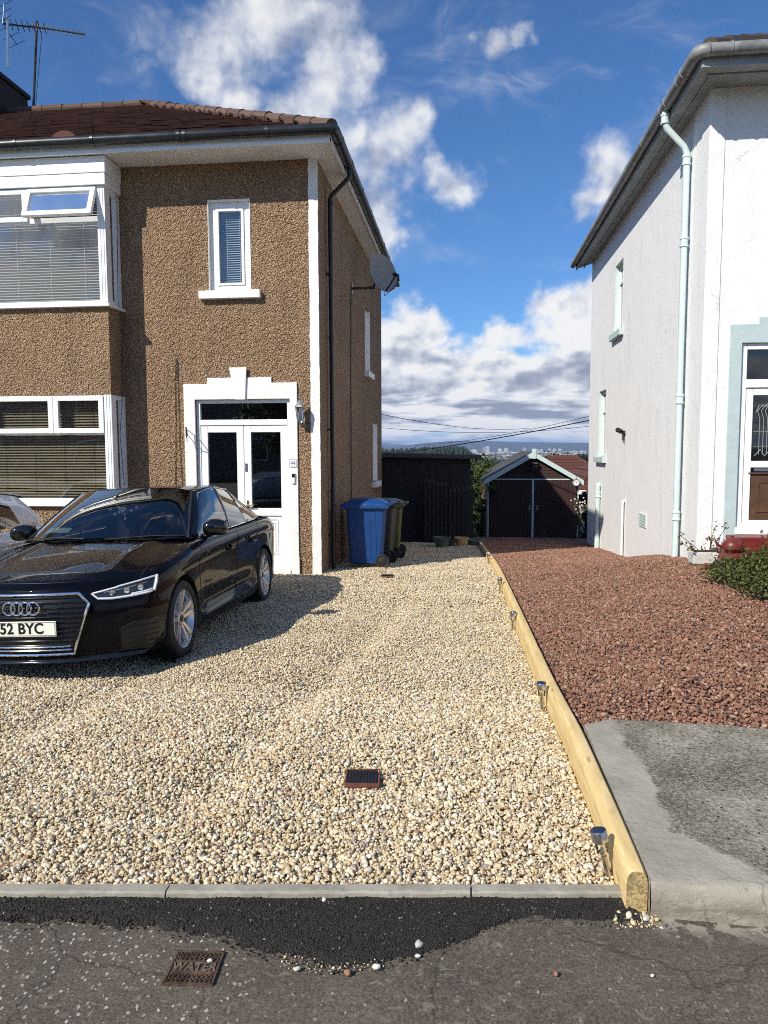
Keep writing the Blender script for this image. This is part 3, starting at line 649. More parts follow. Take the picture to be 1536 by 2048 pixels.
scatter('red_gravel', 'red_chips', rfn, 70, 130, 4300, 0.0068, 0.0175, seed=11, sub=1, flat=True, lump=1.1, sq=0.7, keep=rkeep)

# fresh tarmac strip between the old pavement and the edging
TB = [(0, 1846), (150, 1840), (300, 1858), (440, 1880), (520, 1905), (620, 1925), (700, 1938), (760, 1936), (850, 1910), (920, 1897), (970, 1862), (1020, 1838), (1150, 1838), (1240, 1852), (1300, 1846), (1330, 1822)]
TBW = [atZ(u, v, 0.0) for u, v in TB]
TBW = [Vector((-6, TBW[0].y-0.25, 0)), Vector((-3, TBW[0].y-0.1, 0))]+TBW
tbx = [p.x for p in TBW]; tby = [p.y for p in TBW]
def tar(u, v):
    x = lerp(-6, 0.60, u); y0 = interp(x, tbx, tby)+0.018*vnoise(x*14, 0, 2)+0.014*vnoise(x*41, 1, 4)+0.012*vnoise(x*113, 3, 1)+0.006*vnoise(x*260, 5, 2); y1 = kerb_y(x)-0.046
    if x > 0.55: y1 = min(y1, 2.60-0.25*sst(0.55, 0.66, x))
    y0 = min(y0, y1-0.004)
    e = sst(0, 0.12, v)
    return (x, lerp(y0, y1, v), -0.004+0.018*e+0.004*vnoise(x*9, v*6, 1)*e)
warp_mesh('tarmac_strip', 'tarmac', tar, 420, 24, kind='structure')
def tar_spill(u, v): x, y, z = tar(lerp(0.45, 1.0, u), 0.0); return (x, y-lerp(0.03, -0.03, v), 0.004)
scatter('tarmac_crumbs', 'tar_chips', tar_spill, 90, 2, 7000, 0.002, 0.0065, sub=1, flat=True, lump=1.2, seed=25, sq=0.8)
def tarx(u, v): x, y, z = tar(lerp(0.55, 1.0, u), v); return (x, y, z-0.001)
def grit(u, v): p = atZ(lerp(1228, 1325, u), lerp(1826, 1856, v), 0.006); return tuple(p)
scatter('rubble', 'pebbles', grit, 8, 4, 9000, 0.003, 0.011, sub=1, flat=True, lump=1.4, seed=31)
def grit2(u, v): p = atZ(lerp(560, 770, u), lerp(1920, 1952, v)-30*abs(u-0.5), 0.006); return tuple(p)
scatter('grit', 'pebbles', grit2, 8, 4, 4500, 0.002, 0.0055, sub=1, flat=True, lump=1.4, seed=33)
scatter('tarmac_chippings', 'tar_chips', tarx, 90, 10, 15000, 0.0032, 0.0062, sub=1, flat=True, lump=1.0, seed=21, sq=0.8)

# ------------------------------------------------------------------ edging, log, slab
KX = [-7.2, -4.2, -2.35, -1.05, 0.03, 0.60]
klab = ['concrete edging stone farthest left, in front of the gravel by the black car bonnet', 'concrete edging stone running out of the left edge of the picture below the gravel',
        'pale concrete edging stone left of the cracked joint above the WATER cover', 'concrete edging stone in the middle, straight below the small square drain cover', 'short concrete edging stone ending against the sawn log']
for i in range(5):
    a, b = KX[i], KX[i+1]; mb = MB(); n = 60
    def sec(x, j):
        y = kerb_y(x); w = 0.0022*vnoise(x*23, j, 3)+0.0012*vnoise(x*71, j*2, 5)
        return [(x, y-0.050, -0.06), (x, y-0.050+w, 0.028+w), (x, y-0.044+w, 0.036+w), (x, y-0.004, 0.036+w), (x, y, 0.030), (x, y, -0.06)][j]
    for k in range(n):
        x0, x1 = lerp(a+0.003, b-0.003, k/n), lerp(a+0.003, b-0.003, (k+1)/n)
        for j in range(6): mb.poly([sec(x0, j), sec(x1, j), sec(x1, (j+1) % 6), sec(x0, (j+1) % 6)])
    mb.poly([sec(a+0.003, j) for j in range(6)]); mb.poly([sec(b-0.003, j) for j in range(6)])
    if i > 0: mb.build('edging_stone', 'concrete', label=klab[i], cat='edging', group='concrete edging stones along the pavement')

# the half-round timber edging
lg = thing('timber_edging', 'long yellow round-topped timber log edging between the cream gravel and the red gravel', 'log edging', (0.58, 2.4, 0.1))
mb = MB(); mb.smooth = True
def logsec(y):
    cx, tz = LOGX(y), LOGZ(y); w = 0.037+0.0015*vnoise(0, y*3, 1); d = 0.20
    pts = [(-w, -d), (-w*1.02, -0.05), (-w*0.93, -0.022), (-w*0.58, -0.004), (0, 0), (w*0.58, -0.004), (w*0.93, -0.022), (w*1.02, -0.05), (w, -d)]
    return [(cx+px, y, tz+pz) for px, pz in pts]
ys = [2.515]+list(np.linspace(2.527, 18.3, 130)); rows = [logsec(y) for y in ys]
rows[0] = [(lerp(LOGX(2.53), p[0], 0.93), p[1], p[2]-0.004) for p in rows[0]]
k0 = mb.add([p for r in rows for p in r])
for i in range(len(ys)-1):
    for j in range(8): mb.q(k0+i*9+j, k0+i*9+j+1, k0+(i+1)*9+j+1, k0+(i+1)*9+j)
lo = mb.build('timber', 'timber', None); lo.parent = lg; lo.location = (-0.58, -2.4, -0.1)
mb = MB(); mb.poly([(p[0], 2.5145, p[2]) for p in rows[0]]); eo = mb.build('sawn_face', 'sawn_end', lg); eo.location = (-0.58, -2.4, -0.1)

# neighbour's concrete slab
def SB(u, v): return atZ(u, v, 0.13)
sx0 = 0.6385
def slabtop(u, v):
    x = lerp(sx0, 5.5, u**1.6); yf = 2.50-0.028*(x-sx0)+0.006*vnoise(x*7, 0, 1); yb = 3.93+0.10*sst(0.63, 0.80, x)-0.075*max(0, x-0.82)+0.012*vnoise(x*11, 2, 2)
    e = min(1, v/0.02)
    return (x, lerp(yf, yb, v), 0.132-0.005*(1-e)**2+0.004*vnoise(x*3, v*5, 7))
mb = MB(); mb.smooth = True; NU, NV = 90, 60
mb.grid(slabtop, NU, NV)
def slabfront(u, v):
    x, y, z = slabtop(u, 0); t = v; return (x, y-0.005*sst(0, 0.08, t)-0.010*math.sin(t*3)+0.004*vnoise(x*9, t*4, 3)*sst(0, 0.2, t), lerp(z, -0.02, t))
mb.grid(slabfront, NU, 10)
mb.grid(lambda u, v: (sx0, lerp(slabtop(0, 0)[1], slabtop(0, 1)[1], u), lerp(0.13, -0.02, v)), 10, 2)
mb.build('concrete_path', 'slab', kind='structure', sharp=50)

# drain covers, water cover
def drain(name, label, c, w, rz, z):
    t = thing(name, label, 'drain cover', (c.x, c.y, z), rz, 'small square drain covers in the gravel')
    mb = MB(); h = w/2
    for a in ((-h, h, -h, -h+0.007), (-h, h, h-0.007, h), (-h, -h+0.007, -h+0.007, h-0.007), (h-0.007, h, -h+0.007, h-0.007)): mb.box(*a, -0.012, 0.008)
    mb.build('drain_rim', 'drain_frame', t, bev=0.002)
    mb = MB(); g = 9; i = h-0.012
    for k in range(g): x = lerp(-i, i, (k+0.5)/g); mb.box(x-0.0045, x+0.0045, -i, i, -0.01, 0.006)
    for k in range(g): y = lerp(-i, i, (k+0.5)/g); mb.box(-i, i, y-0.0045, y+0.0045, -0.012, 0.004)
    mb.box(-i, i, -i, i, -0.016, -0.0125); mb.build('grate', 'black_plastic', t)
    return t
drain('drain_cover', 'black drain grating with a red rim lying in the cream gravel close to the pavement', Vector((-0.481, 3.41, 0)), 0.165, R_(5), yel_z(-0.48, 3.4)+0.003)
drain('drain_cover', 'distant dark red drain cover in the cream gravel in front of the blue bin', Vector((-1.08, 10.25, 0)), 0.17, 0, yel_z(-1.08, 10.25)+0.004)
wc = thing('water_cover', 'rusty iron cover lettered WATER set in the old pavement', 'water cover', (-0.822, 2.082, 0.0), R_(4))
mb = MB(); hw, hh = 0.076, 0.073
mb.box(-hw, hw, -hh, hh, -0.03, 0.006)
for a in ((-hw, hw, -hh, -hh+0.006), (-hw, hw, hh-0.006, hh), (-hw, -hw+0.006, -hh, hh), (hw-0.006, hw, -hh, hh)): mb.box(*a, 0.0, 0.0095)
mb.build('lid', 'iron_rust', wc, bev=0.0012)
mb = MB()
for (y0, y1) in ((-0.066, -0.030), (0.030, 0.066)):
    n = 9
    for k in range(n):
        x = lerp(-hw+0.010, hw-0.010, k/n); x2 = lerp(-hw+0.010, hw-0.010, (k+1)/n); m_ = (x+x2)/2; ym = (y0+y1)/2
        for s_ in ((y0, ym), (ym, y1)):
            mb.bar((x, s_[0]+0.002, 0.008), (m_, s_[1]-0.002, 0.008), 0.003, 0.005); mb.bar((m_, s_[1]-0.002, 0.008), (x2, s_[0]+0.002, 0.008), 0.003, 0.005)
mb.box(-hw+0.012, hw-0.012, -0.024, -0.021, 0.006, 0.010); mb.box(-hw+0.012, hw-0.012, 0.021, 0.024, 0.006, 0.010)
mb.build('tread_pattern', 'iron_rust', wc)
text('lettering', 'WATER', 'iron_worn', 0.047, Matrix.Translation((0, 0, 0.0075)), wc, 0.0025, 0.86, 0.0006)
# loose pebbles on the pavement
for (u, v, s, l) in ((838, 1890, 0.014, 'large white pebble lying on the black tarmac strip'), (754, 1934, 0.012, 'cream pebble at the lowest point of the tarmac edge'), (836, 1911, 0.008, 'small brown pebble just below the large white pebble'),
                     (648, 1800, 0.011, 'white pebble by the edging above the tarmac'), (1293, 1838, 0.013, 'pale pebble in the rubble at the sawn end of the log'), (1258, 1832, 0.012, 'flat grey pebble against the sawn log end'),
                     (1112, 1948, 0.008, 'reddish pebble on the old pavement below the log'), (1305, 1950, 0.006, 'tiny white pebble on the old pavement under the concrete slab'), (595, 1938, 0.010, 'pale pebble among grit between the WATER cover and tarmac'),
                     (695, 1946, 0.010, 'red stone chip on the tarmac edge right of the WATER cover'), (1266, 1846, 0.009, 'brown pebble in the rubble below the sawn log'), (420, 1921, 0.007, 'tiny white pebble lying on the WATER cover')):
    p = atZ(u, v, 0.012); mb = MB(); a, b, c_ = rnd.random()*3, rnd.random()*3, 0.6+rnd.random()*0.25
    mb.smooth = True
    mb.grid(lambda uu, vv: (lambda d: d*(1+0.30*vnoise(d.x*70+a*5, d.y*80+d.z*60, b)))(Vector((s*1.15*math.cos(2*math.pi*uu)*math.sin(math.pi*vv), s*0.85*math.sin(2*math.pi*uu)*math.sin(math.pi*vv), s*c_*math.cos(math.pi*vv)))), 14, 9)
    o = mb.build('pebble', 'white_chips' if ('white' in l or 'pale' in l or 'cream' in l) else 'red_chips' if 'red' in l else 'pebbles', label=l, cat='pebble', group='loose pebbles on the pavement')
    o.location = (p.x, p.y, 0.008+s*c_*0.75); o.rotation_euler = (0, 0, a)

# solar stake lights
def make_light():
    t = thing('solar_light', 'x', 'solar light', group='steel solar stake lights along the log edging')
    mb = MB(); mb.lathe([(0.006, -0.06), (0.007, 0.0), (0.0105, 0.0), (0.0105, 0.075), (0.006, 0.078), (0.006, 0.09)], n=16); mb.build('stake', 'steel', t)
    mb = MB(); mb.lathe([(0.016, 0.085), (0.022, 0.09), (0.026, 0.155)], n=20); mb.build('clear_cup', 'clear_plastic', t)
    mb = MB(); mb.lathe([(0.0285, 0.132), (0.0305, 0.134), (0.0305, 0.170), (0.0285, 0.174), (0.0285, 0.170)], n=28); mb.lathe([(0.0, 0.132), (0.0285, 0.132)], n=28); mb.build('cap', 'steel', t)
    mb = MB(); mb.lathe([(0.0, 0.1725), (0.0284, 0.1725), (0.0284, 0.168)], n=28); mb.build('solar_panel', 'solar_cell', t)
    mb = MB(); mb.lathe([(0, 0.09), (0.007, 0.092), (0.005, 0.105), (0, 0.108)], n=12); mb.build('bulb', 'white_plastic', t)
    return t
ll = ['nearest solar stake light, leaning beside the sawn end of the log', 'second solar stake light from the pavement, beside the log', 'third solar stake light along the log, halfway up the driveway',
      'fourth solar stake light along the log, small and far', 'tiny fifth solar stake light along the log before the shaded gravel', 'farthest solar stake light near the plant pots in shade']
l0 = make_light()
for i, y in enumerate((2.70, 4.62, 7.05, 9.15, 12.2, 15.5)):
    o = l0 if i == 0 else copy_tree(l0)
    o.location = (LOGX(y)-(0.060 if i == 0 else 0.072), y, yel_z(LOGX(y)-0.07, y)-0.006); o['label'] = ll[i]
    o.rotation_euler = [(R_(-3), R_(-13), 0), (R_(2), R_(-3), 0), (0, R_(2), 0), (0, R_(-2), 0), (0, 0, 0), (0, 0, 0)][i]

# ------------------------------------------------------------------ wall tools
def holed(mb, f, us, vs, holes, depth):
    U = sorted(set(us+[h[i] for h in holes for i in (0, 1)])); V = sorted(set(vs+[h[i] for h in holes for i in (2, 3)]))
    for i in range(len(U)-1):
        for j in range(len(V)-1):
            cu, cv = (U[i]+U[i+1])/2, (V[j]+V[j+1])/2
            if any(h[0] < cu < h[1] and h[2] < cv < h[3] for h in holes): continue
            mb.poly([f(U[i], V[j], 0), f(U[i+1], V[j], 0), f(U[i+1], V[j+1], 0), f(U[i], V[j+1], 0)])
    for (a, b, c, d) in holes:
        for p, q_ in (((a, c), (a, d)), ((a, d), (b, d)), ((b, d), (b, c)), ((b, c), (a, c))):
            mb.poly([f(*p, 0), f(*q_, 0), f(*q_, depth), f(*p, depth)])
def fbox(mb, f, u0, u1, v0, v1, d0, d1): mb.box(u0, u1, v0, v1, d0, d1, fn=f)
def ring(mb, f, u0, u1, v0, v1, w, d0, d1, wb=None, wt=None):
    wb = wb or w; wt = wt or w
    fbox(mb, f, u0, u0+w, v0, v1, d0, d1); fbox(mb, f, u1-w, u1, v0, v1, d0, d1)
    fbox(mb, f, u0+w, u1-w, v0, v0+wb, d0, d1); fbox(mb, f, u0+w, u1-w, v1-wt, v1, d0, d1)
def pane(parent, f, u0, u1, v0, v1, d, mat='window_glass', name='pane', wav=0.0):
    mb = MB(); mb.grid(lambda a, b: f(lerp(u0, u1, a), lerp(v0, v1, b), d+wav*vnoise(a*3, b*2.5, 1)), 6 if wav else 1, 6 if wav else 1)
    return mb.build(name, mat, parent, recalc=False)
def blind(label, f, u0, u1, v0, v1, d, pitch, depth, tilt, mat, cords=3, gap=None):
    """venetian blind hanging behind a pane: slats, rails and cords"""
    mb = MB(); n = int((v1-v0)/pitch)
    for k in range(n):
        v = v1-(k+0.7)*pitch; dv = 0.5*depth*math.sin(tilt); dd = 0.5*depth*math.cos(tilt)
        jit = 0.0012*vnoise(k*2.3, 0, 1)
        m_ = [f(u0, v-dv+jit, d-dd), f(u1, v-dv-jit, d-dd), f(u1, v+dv, d+dd), f(u0, v+dv, d+dd)]
        t_ = [f(u0, v-dv+0.0022+jit, d-dd), f(u1, v-dv+0.0022-jit, d-dd), f(u1, v+dv+0.0022, d+dd), f(u0, v+dv+0.0022, d+dd)]
        mb.hexa(m_+t_)
    root = mb.build('venetian_blind', mat, label=label, cat='blind')
    mb = MB(); fbox(mb, f, u0, u1, v1-0.02, v1+0.02, d-0.02, d+0.02); mb.build('head_rail', mat, root)
    mb = MB()
    for c in range(cords):
        u = lerp(u0, u1, (c+0.5)/cords); fbox(mb, f, u-0.002, u+0.002, v0, v1, d-depth*0.52, d-depth*0.52+0.002)
    mb.build('ladder_cord', 'seat_cloth' if mat == 'blind_wood' else mat, root)
    return root
def ff(u, v, d): return (u, HY+d, v)                          # front of the brown house
def fs(u, v, d): return (HX-d, u, v)                          # its side
def px_u(f_, u, v):                                            # survey in the plane of that wall
    if f_ is ff: p = atY(u, v, HY); return p.x, p.z
    p = atX(u, v, HX); return p.y, p.z

# ------------------------------------------------------------------ brown roughcast house
EAVE = 5.63
H1 = thing('roughcast_house', 'brown pebble-dashed semi-detached house with a tiled hip roof, white bay window and white door surround', 'house', (HX, HY, -0.2))
def h1(o): o.parent = H1; o.matrix_parent_inverse = Matrix.Translation((-HX, -HY, 0.2)); return o
BX = -4.97; BY = 10.065                                        # right side and front of the bay
mb = MB()
w_s = (-3.652, -3.040, 3.86, 5.115)                            # small upper window opening
d_o = (-3.905, -2.50, -0.16, 2.325)                            # door opening
holed(mb, ff, [-13.0, BX-0.1, HX], [-0.8, EAVE+0.05], [w_s, d_o], 0.11)
sw = [(15.38, 16.12, 3.22, 4.55), (16.62, 17.40, 0.86, 2.20)]
holed(mb, fs, [HY, 18.42], [-1.5, EAVE+0.05], sw, 0.10)
mb.poly([(HX, 18.42, -1.5), (-13, 18.42, -1.5), (-13, 18.42, EAVE+0.05), (HX, 18.42, EAVE+0.05)])
mb.poly([(-13, 18.42, -1.5), (-13, HY, -1.5), (-13, HY, EAVE+0.05), (-13, 18.42, EAVE+0.05)])
h1(mb.build('wall', 'roughcast', recalc=False))
# white painted reveals, trims
mb = MB()
for (a, b, c, d) in [w_s]:
    for (u0, u1, v0, v1) in ((a, a+0.004, c, d), (b-0.004, b, c, d), (a+0.004, b-0.004, d-0.004, d)): fbox(mb, ff, u0, u1, v0, v1, -0.006, 0.108)
    fbox(mb, ff, a-0.004, a, c, d, -0.008, 0.0); fbox(mb, ff, a, b, d, d+0.012, -0.008, 0)
h1(mb.build('window_reveal', 'paint_white'))
mb = MB(); fbox(mb, ff, -3.79, -2.895, 3.745, 3.858, -0.085, 0.11); h1(mb.build('window_sill', 'paint_white', bev=0.008))
mb = MB()                                                      # white corner strip with a ragged edge
for k in range(60):
    z0, z1 = lerp(-0.3, EAVE, k/60), lerp(-0.3, EAVE, (k+1)/60); e = rnd.uniform(-0.005, 0.005)
    fbox(mb, ff, -2.196+e, HX+0.006+rnd.uniform(-0.003, 0.003), z0, z1, -0.014, 0.004)
h1(mb.build('corner_strip', 'paint_white'))
mb = MB()                                                      # door surround with stepped head
sl, sr = -4.072, -2.392
outl = [(sl, -0.22), (-3.905, -0.22), (-3.905, 2.325), (-2.50, 2.325), (-2.50, -0.22), (sr, -0.22), (sr, 2.555), (-2.763, 2.555), (-2.763, 2.632), (-3.712, 2.632), (-3.712, 2.548), (sl, 2.548)]
mb.prism(outl, ff, -0.028, 0.0); h1(mb.build('door_surround', 'paint_white', bev=0.006))
mb = MB(); mb.prism([(-3.29, 2.318), (-3.145, 2.318), (-3.118, 2.775), (-3.372, 2.775)], ff, -0.058, -0.0285); h1(mb.build('keystone', 'paint_white', bev=0.006))
mb = MB(); fbox(mb, ff, -2.50, sr+0.01, -0.25, 0.035, -0.045, -0.0285); h1(mb.build('plinth', 'paint_white', bev=0.004)); mb = MB(); fbox(mb, ff, sl-0.01, -3.905, -0.25, 0.035, -0.045, -0.0285); h1(mb.build('plinth', 'paint_white', bev=0.004))
mb = MB(); fbox(mb, ff, -3.90, -2.51, -0.26, -0.155, -0.06, 0.12); h1(mb.build('door_step', 'paint_white', bev=0.01))
# small upper window
wn = MB(); a, b, c, d = w_s
ring(wn, ff, a+0.0045, b-0.0045, c, d-0.0045, 0.093, 0.06, 0.12, wb=0.09); ring(wn, ff, a+0.098, b-0.108, c+0.0905, d-0.098, 0.035, 0.045, 0.1)
o = h1(wn.build('window', 'upvc', bev=0.004)); pane(o, ff, a+0.12, b-0.13, c+0.11, d-0.12, 0.072)
blind('white venetian blind in the small window above the front door', ff, a+0.135, b-0.10, c+0.06, d-0.1, 0.15, 0.032, 0.024, R_(35), 'blind_white', 2)
# front door: frame, transom light, two leaves
mb = MB(); a, b, c, d = d_o
ring(mb, ff, a, b, c, d, 0.052, 0.03, 0.11); fbox(mb, ff, a+0.052, b-0.052, 1.955, 2.035, 0.025, 0.11)
fr = h1(mb.build('door_frame', 'upvc', bev=0.004)); pane(fr, ff, a+0.05, b-0.05, 2.03, d-0.05, 0.07, 'door_glass')
mid = -3.205
def leaf(u0, u1, glassbot, name):
    mb = MB(); w = 0.098
    fbox(mb, ff, u0, u0+w, c+0.03, 1.95, 0.040, 0.10); fbox(mb, ff, u1-w, u1, c+0.03, 1.95, 0.040, 0.10)
    fbox(mb, ff, u0+w, u1-w, 1.95-w, 1.95, 0.040, 0.10); fbox(mb, ff, u0+w, u1-w, glassbot-0.11, glassbot, 0.040, 0.10); fbox(mb, ff, u0+w, u1-w, c+0.03, c+0.15, 0.040, 0.10)
    fbox(mb, ff, u0+w, u1-w, c+0.15, glassbot-0.11, 0.062, 0.09)
    ring(mb, ff, u0+w+0.06, u1-w-0.06, c+0.22, glassbot-0.17, 0.014, 0.054, 0.062); ring(mb, ff, u0+w+0.10, u1-w-0.10, c+0.26, glassbot-0.21, 0.012, 0.054, 0.062)
    o = h1(mb.build(name, 'upvc', bev=0.004)); pane(o, ff, u0+w-0.005, u1-w+0.005, glassbot, 1.95-w, 0.075, 'door_glass'); return o
leaf(a+0.056, mid-0.004, 0.745, 'door'); dl = leaf(mid+0.004, b-0.056, 0.745, 'door')
mb = MB(); fbox(mb, ff, mid+0.03, mid+0.058, 0.62, 0.86, 0.030, 0.040); mb.tube([ff(mid+0.044, 0.79, 0.035), ff(mid+0.044, 0.79, -0.01), ff(mid+0.15, 0.785, -0.012)], 0.008); mb.build('handle', 'brass', dl)
mb = MB(); fbox(mb, ff, mid+0.015, mid+0.05, 1.28, 1.40, 0.034, 0.040); mb.build('letter_slot', 'steel', dl)
# bay: lower and upper
def fb(u, v, d): return (u, BY+d, v)
def fbs(u, v, d): return (BX-d, u, v)
L = -9.2
zu0, zu1 = 3.64, 5.24; zl0, zl1 = 0.86, 2.38
mb = MB()
holed(mb, fb, [L, BX], [zl1, zu0-0.04], [], 0.1); mb.poly([(BX, BY, zl1), (BX, HY, zl1), (BX, HY, zu0-0.04), (BX, BY, zu0-0.04)])
mb.poly([(L, BY, zl1), (BX, BY, zl1), (BX, HY, zl1), (L, HY, zl1)])
holed(mb, fb, [L, BX], [-0.9, zl0-0.06], [], 0.1); mb.poly([(BX, BY, -0.9), (BX, HY, -0.9), (BX, HY, zl0-0.06), (BX, BY, zl0-0.06)])
h1(mb.build('bay_wall', 'roughcast', recalc=False))
mb = MB(); mb.box(L, BX+0.055, BY-0.075, HY-0.002, zu0-0.045, zu0-0.008); h1(mb.build('bay_sill', 'upvc', bev=0.006))
mb = MB(); mb.box(L, BX+0.055, BY-0.075, HY-0.002, zl0-0.06, zl0-0.008); h1(mb.build('bay_sill', 'upvc', bev=0.006))
mb = MB(); mb.box(L, BX+0.035, BY-0.045, HY-0.002, zu1, zu1+0.155); mb.box(L, BX+0.045, BY-0.055, HY-0.002, zu1+0.158, EAVE-0.012); h1(mb.build('bay_fascia', 'upvc', bev=0.006))
def bay_window(z0, z1, ztr, xs_, open_ix, nm):
    mb = MB()
    # posts, head and transom of the fixed frame
    fbox(mb, fb, BX-0.115, BX, z0, z1, 0.0, 0.10); fbox(mb, fb, L, BX-0.115, z1-0.045, z1, 0.012, 0.08); fbox(mb, fb, L, BX-0.115, z0-0.008, z0+0.05, 0.012, 0.08)
    fbox(mb, fb, L, BX-0.115, ztr-0.035, ztr+0.035, 0.012, 0.08)
    for x in xs_: fbox(mb, fb, x-0.03, x+0.03, ztr+0.035, z1-0.045, 0.012, 0.08)
    # side return
    fbox(mb, fbs, BY+0.10, BY+0.145, z0, z1, 0.0, 0.07); fbox(mb, fbs, HY-0.09, HY-0.001, z0, z1, 0.0, 0.07); fbox(mb, fbs, BY+0.145, HY-0.09, z1-0.06, z1, 0.0, 0.07); fbox(mb, fbs, BY+0.145, HY-0.09, z0, z0+0.06, 0.0, 0.07)
    for q in (0.03, 0.075): fbox(mb, fb, BX-q-0.004, BX-q+0.004, z0, z1, -0.006, 0.0)
    o = h1(mb.build(nm, 'upvc', bev=0.004))
    pane(o, fb, L, BX-0.11, z0+0.045, ztr-0.03, 0.045, wav=0.006); pane(o, fbs, BY+0.14, HY-0.085, z0+0.05, z1-0.05, 0.035)
    for i in range(len(xs_)):
        x0 = xs_[i]+0.003; x1 = (xs_[i+1]-0.003) if i+1 < len(xs_) else BX-0.118
        top, bot = z1-0.012, ztr-0.012; H_ = top-bot
        an = R_(22) if i == open_ix else 0.0
        def fo(u, v, d, an=an, top=top): dv = v-top; return (u, BY-0.004+math.cos(an)*d+math.sin(an)*dv, top+math.cos(an)*dv-math.sin(an)*d)
        sb = MB(); ring(sb, fo, x0, x1, bot, top, 0.068, -0.012, 0.045); s_ = sb.build('opening_sash', 'upvc', o, bev=0.004)
        pane(s_, fo, x0+0.06, x1-0.06, bot+0.06, top-0.06, 0.02)
    return o
bay_window(zu0, zu1, 4.80, [-8.4, -7.3, -6.10], 2, 'window')
bay_window(zl0, zl1, 1.855, [-8.0, -6.92, -5.84], None, 'window')
blind('pale venetian blind behind the big upstairs bay window', fb, L, BX-0.16, zu0+0.03, zu1-0.03, 0.20, 0.038, 0.034, R_(30), 'blind_white', 8)
blind('brown wooden venetian blind behind the downstairs bay window', fb, L, BX-0.13, zl0+0.02, zl1-0.05, 0.17, 0.040, 0.036, R_(32), 'blind_wood', 9)
# side windows
for (a, b, c, d) in sw:
    mb = MB(); ring(mb, fs, a+0.002, b-0.002, c, d-0.002, 0.06, 0.055, 0.10); fbox(mb, fs, b-0.006, b, c, d, -0.012, 0.055); fbox(mb, fs, a, a+0.006, c, d, -0.006, 0.055)
    o = h1(mb.build('window', 'upvc')); pane(o, fs, a+0.06, b-0.06, c+0.06, d-0.06, 0.08)
    mb = MB(); fbox(mb, fs, a-0.10, b+0.10, c-0.12, c, -0.10, 0.10); h1(mb.build('window_sill', 'paint_white', bev=0.006))
# eaves
E1X = HX+0.27; E1Y = HY-0.55
mb = MB(); mb.poly([(-13, HY+0.01, EAVE), (-13, E1Y, EAVE), (E1X, E1Y, EAVE), (HX-0.01, HY+0.01, EAVE)]); mb.poly([(HX-0.01, HY+0.01, EAVE), (E1X, E1Y, EAVE), (E1X, 18.92, EAVE), (HX-0.01, 18.4, EAVE)])
h1(mb.build('soffit', 'soffit', recalc=False))
mb = MB()
mb.box(-13, E1X+0.02, E1Y-0.02, E1Y, EAVE-0.018, EAVE+0.20); mb.box(E1X, E1X+0.02, E1Y, 18.94, EAVE-0.018, EAVE+0.20)
mb.box(-13, E1X+0.03, E1Y-0.03, E1Y-0.0205, EAVE-0.018, EAVE+0.025); mb.box(E1X+0.0205, E1X+0.03, E1Y-0.03, 18.94, EAVE-0.018, EAVE+0.025)
h1(mb.build('fascia', 'upvc'))
gz = EAVE+0.125; gY = E1Y-0.085; gX = E1X+0.085
def gutter(pts, r, mat, brackets, parent_fn, closed_end=True):
    mb = MB(); mb.tube(pts, r, 14); g = parent_fn(mb.build('gutter', mat))
    for p, d in brackets:
        mb = MB(); p = Vector(p); d = Vector(d).normalized(); mb.tube([p-d*0.022, p+d*0.022], r*1.13, 14); mb.build('gutter_clip', mat, g)
    return g
br = [((x, gY, gz), (1, 0, 0)) for x in (-2.6, -3.72, -3.80, -5.0, -6.1, -7.3, -8.5)]+[((gX, y, gz-0.012*(y-10)/9), (0, 1, 0)) for y in (10.25, 11.05, 11.15, 12.2, 13.3, 14.4, 15.4, 16.4, 17.4, 18.4)]
gutter([(-13, gY, gz), (gX-0.05, gY, gz), (gX-0.012, gY+0.012, gz), (gX, gY+0.05, gz), (gX, 19.0, gz-0.02)], 0.066, 'gutter_black', br, h1)
# downpipe on the side wall
dpY = 11.12
mb = MB(); mb.tube([(gX, dpY, gz-0.05), (gX, dpY, gz-0.16), (gX-0.03, dpY, gz-0.21), (HX+0.10, dpY, gz-0.42), (HX+0.07, dpY, gz-0.48), (HX+0.07, dpY, 2.5), (HX+0.07, dpY, -0.25)], 0.034, 12)
for z in (gz-0.5, 3.3, 1.0): mb.tube([(HX+0.07, dpY, z), (HX+0.07, dpY, z-0.06)], 0.042, 12)
for z in (4.2, 1.9, 0.3): mb.box(HX, HX+0.06, dpY-0.05, dpY+0.05, z-0.012, z+0.012)
h1(mb.build('downpipe', 'gutter_black'))
# roof: tiles laid in courses on the front and the hip, ridge and hip tiles
RY, RZ, RXE = 14.5, 8.30, -6.26
ey, ez = E1Y-0.05, EAVE+0.125
hipx = lambda t: lerp(E1X+0.05, RXE, t)
def tiles(mb, P0, ux, length_at, vx, n, w, lift):
    """P0 eave start, ux along the eave, vx whole slope vector; length_at(t) usable range along ux"""
    P0, ux, vx = Vector(P0), Vector(ux), Vector(vx); nrm = ux.cross(vx).normalized()
    if nrm.z < 0: nrm = -nrm
    for k in range(n):
        t0, t1 = k/n, min(1.0, (k+1.28)/n); a, b = length_at((t0+t1)/2 if k < n-1 else t0)
        x = a+(w*0.5 if k % 2 else 0)-w
        while x < b:
            x0, x1 = max(a, x), min(b, x+w*0.985)
            if x1-x0 > 0.02:
                j = rnd.uniform(-0.004, 0.006); j2 = rnd.uniform(-0.01, 0.01)
                lo_ = P0+vx*(t0)+nrm*(lift+j)+vx.normalized()*j2; hi_ = P0+vx*t1+nrm*0.004
                A, B, C_, D = lo_+ux*x0, lo_+ux*x1, hi_+ux*x1, hi_+ux*x0; th = nrm*-0.022
                mb.hexa([A+th, B+th, C_+th, D+th, A, B, C_, D])
            x += w
mb = MB()
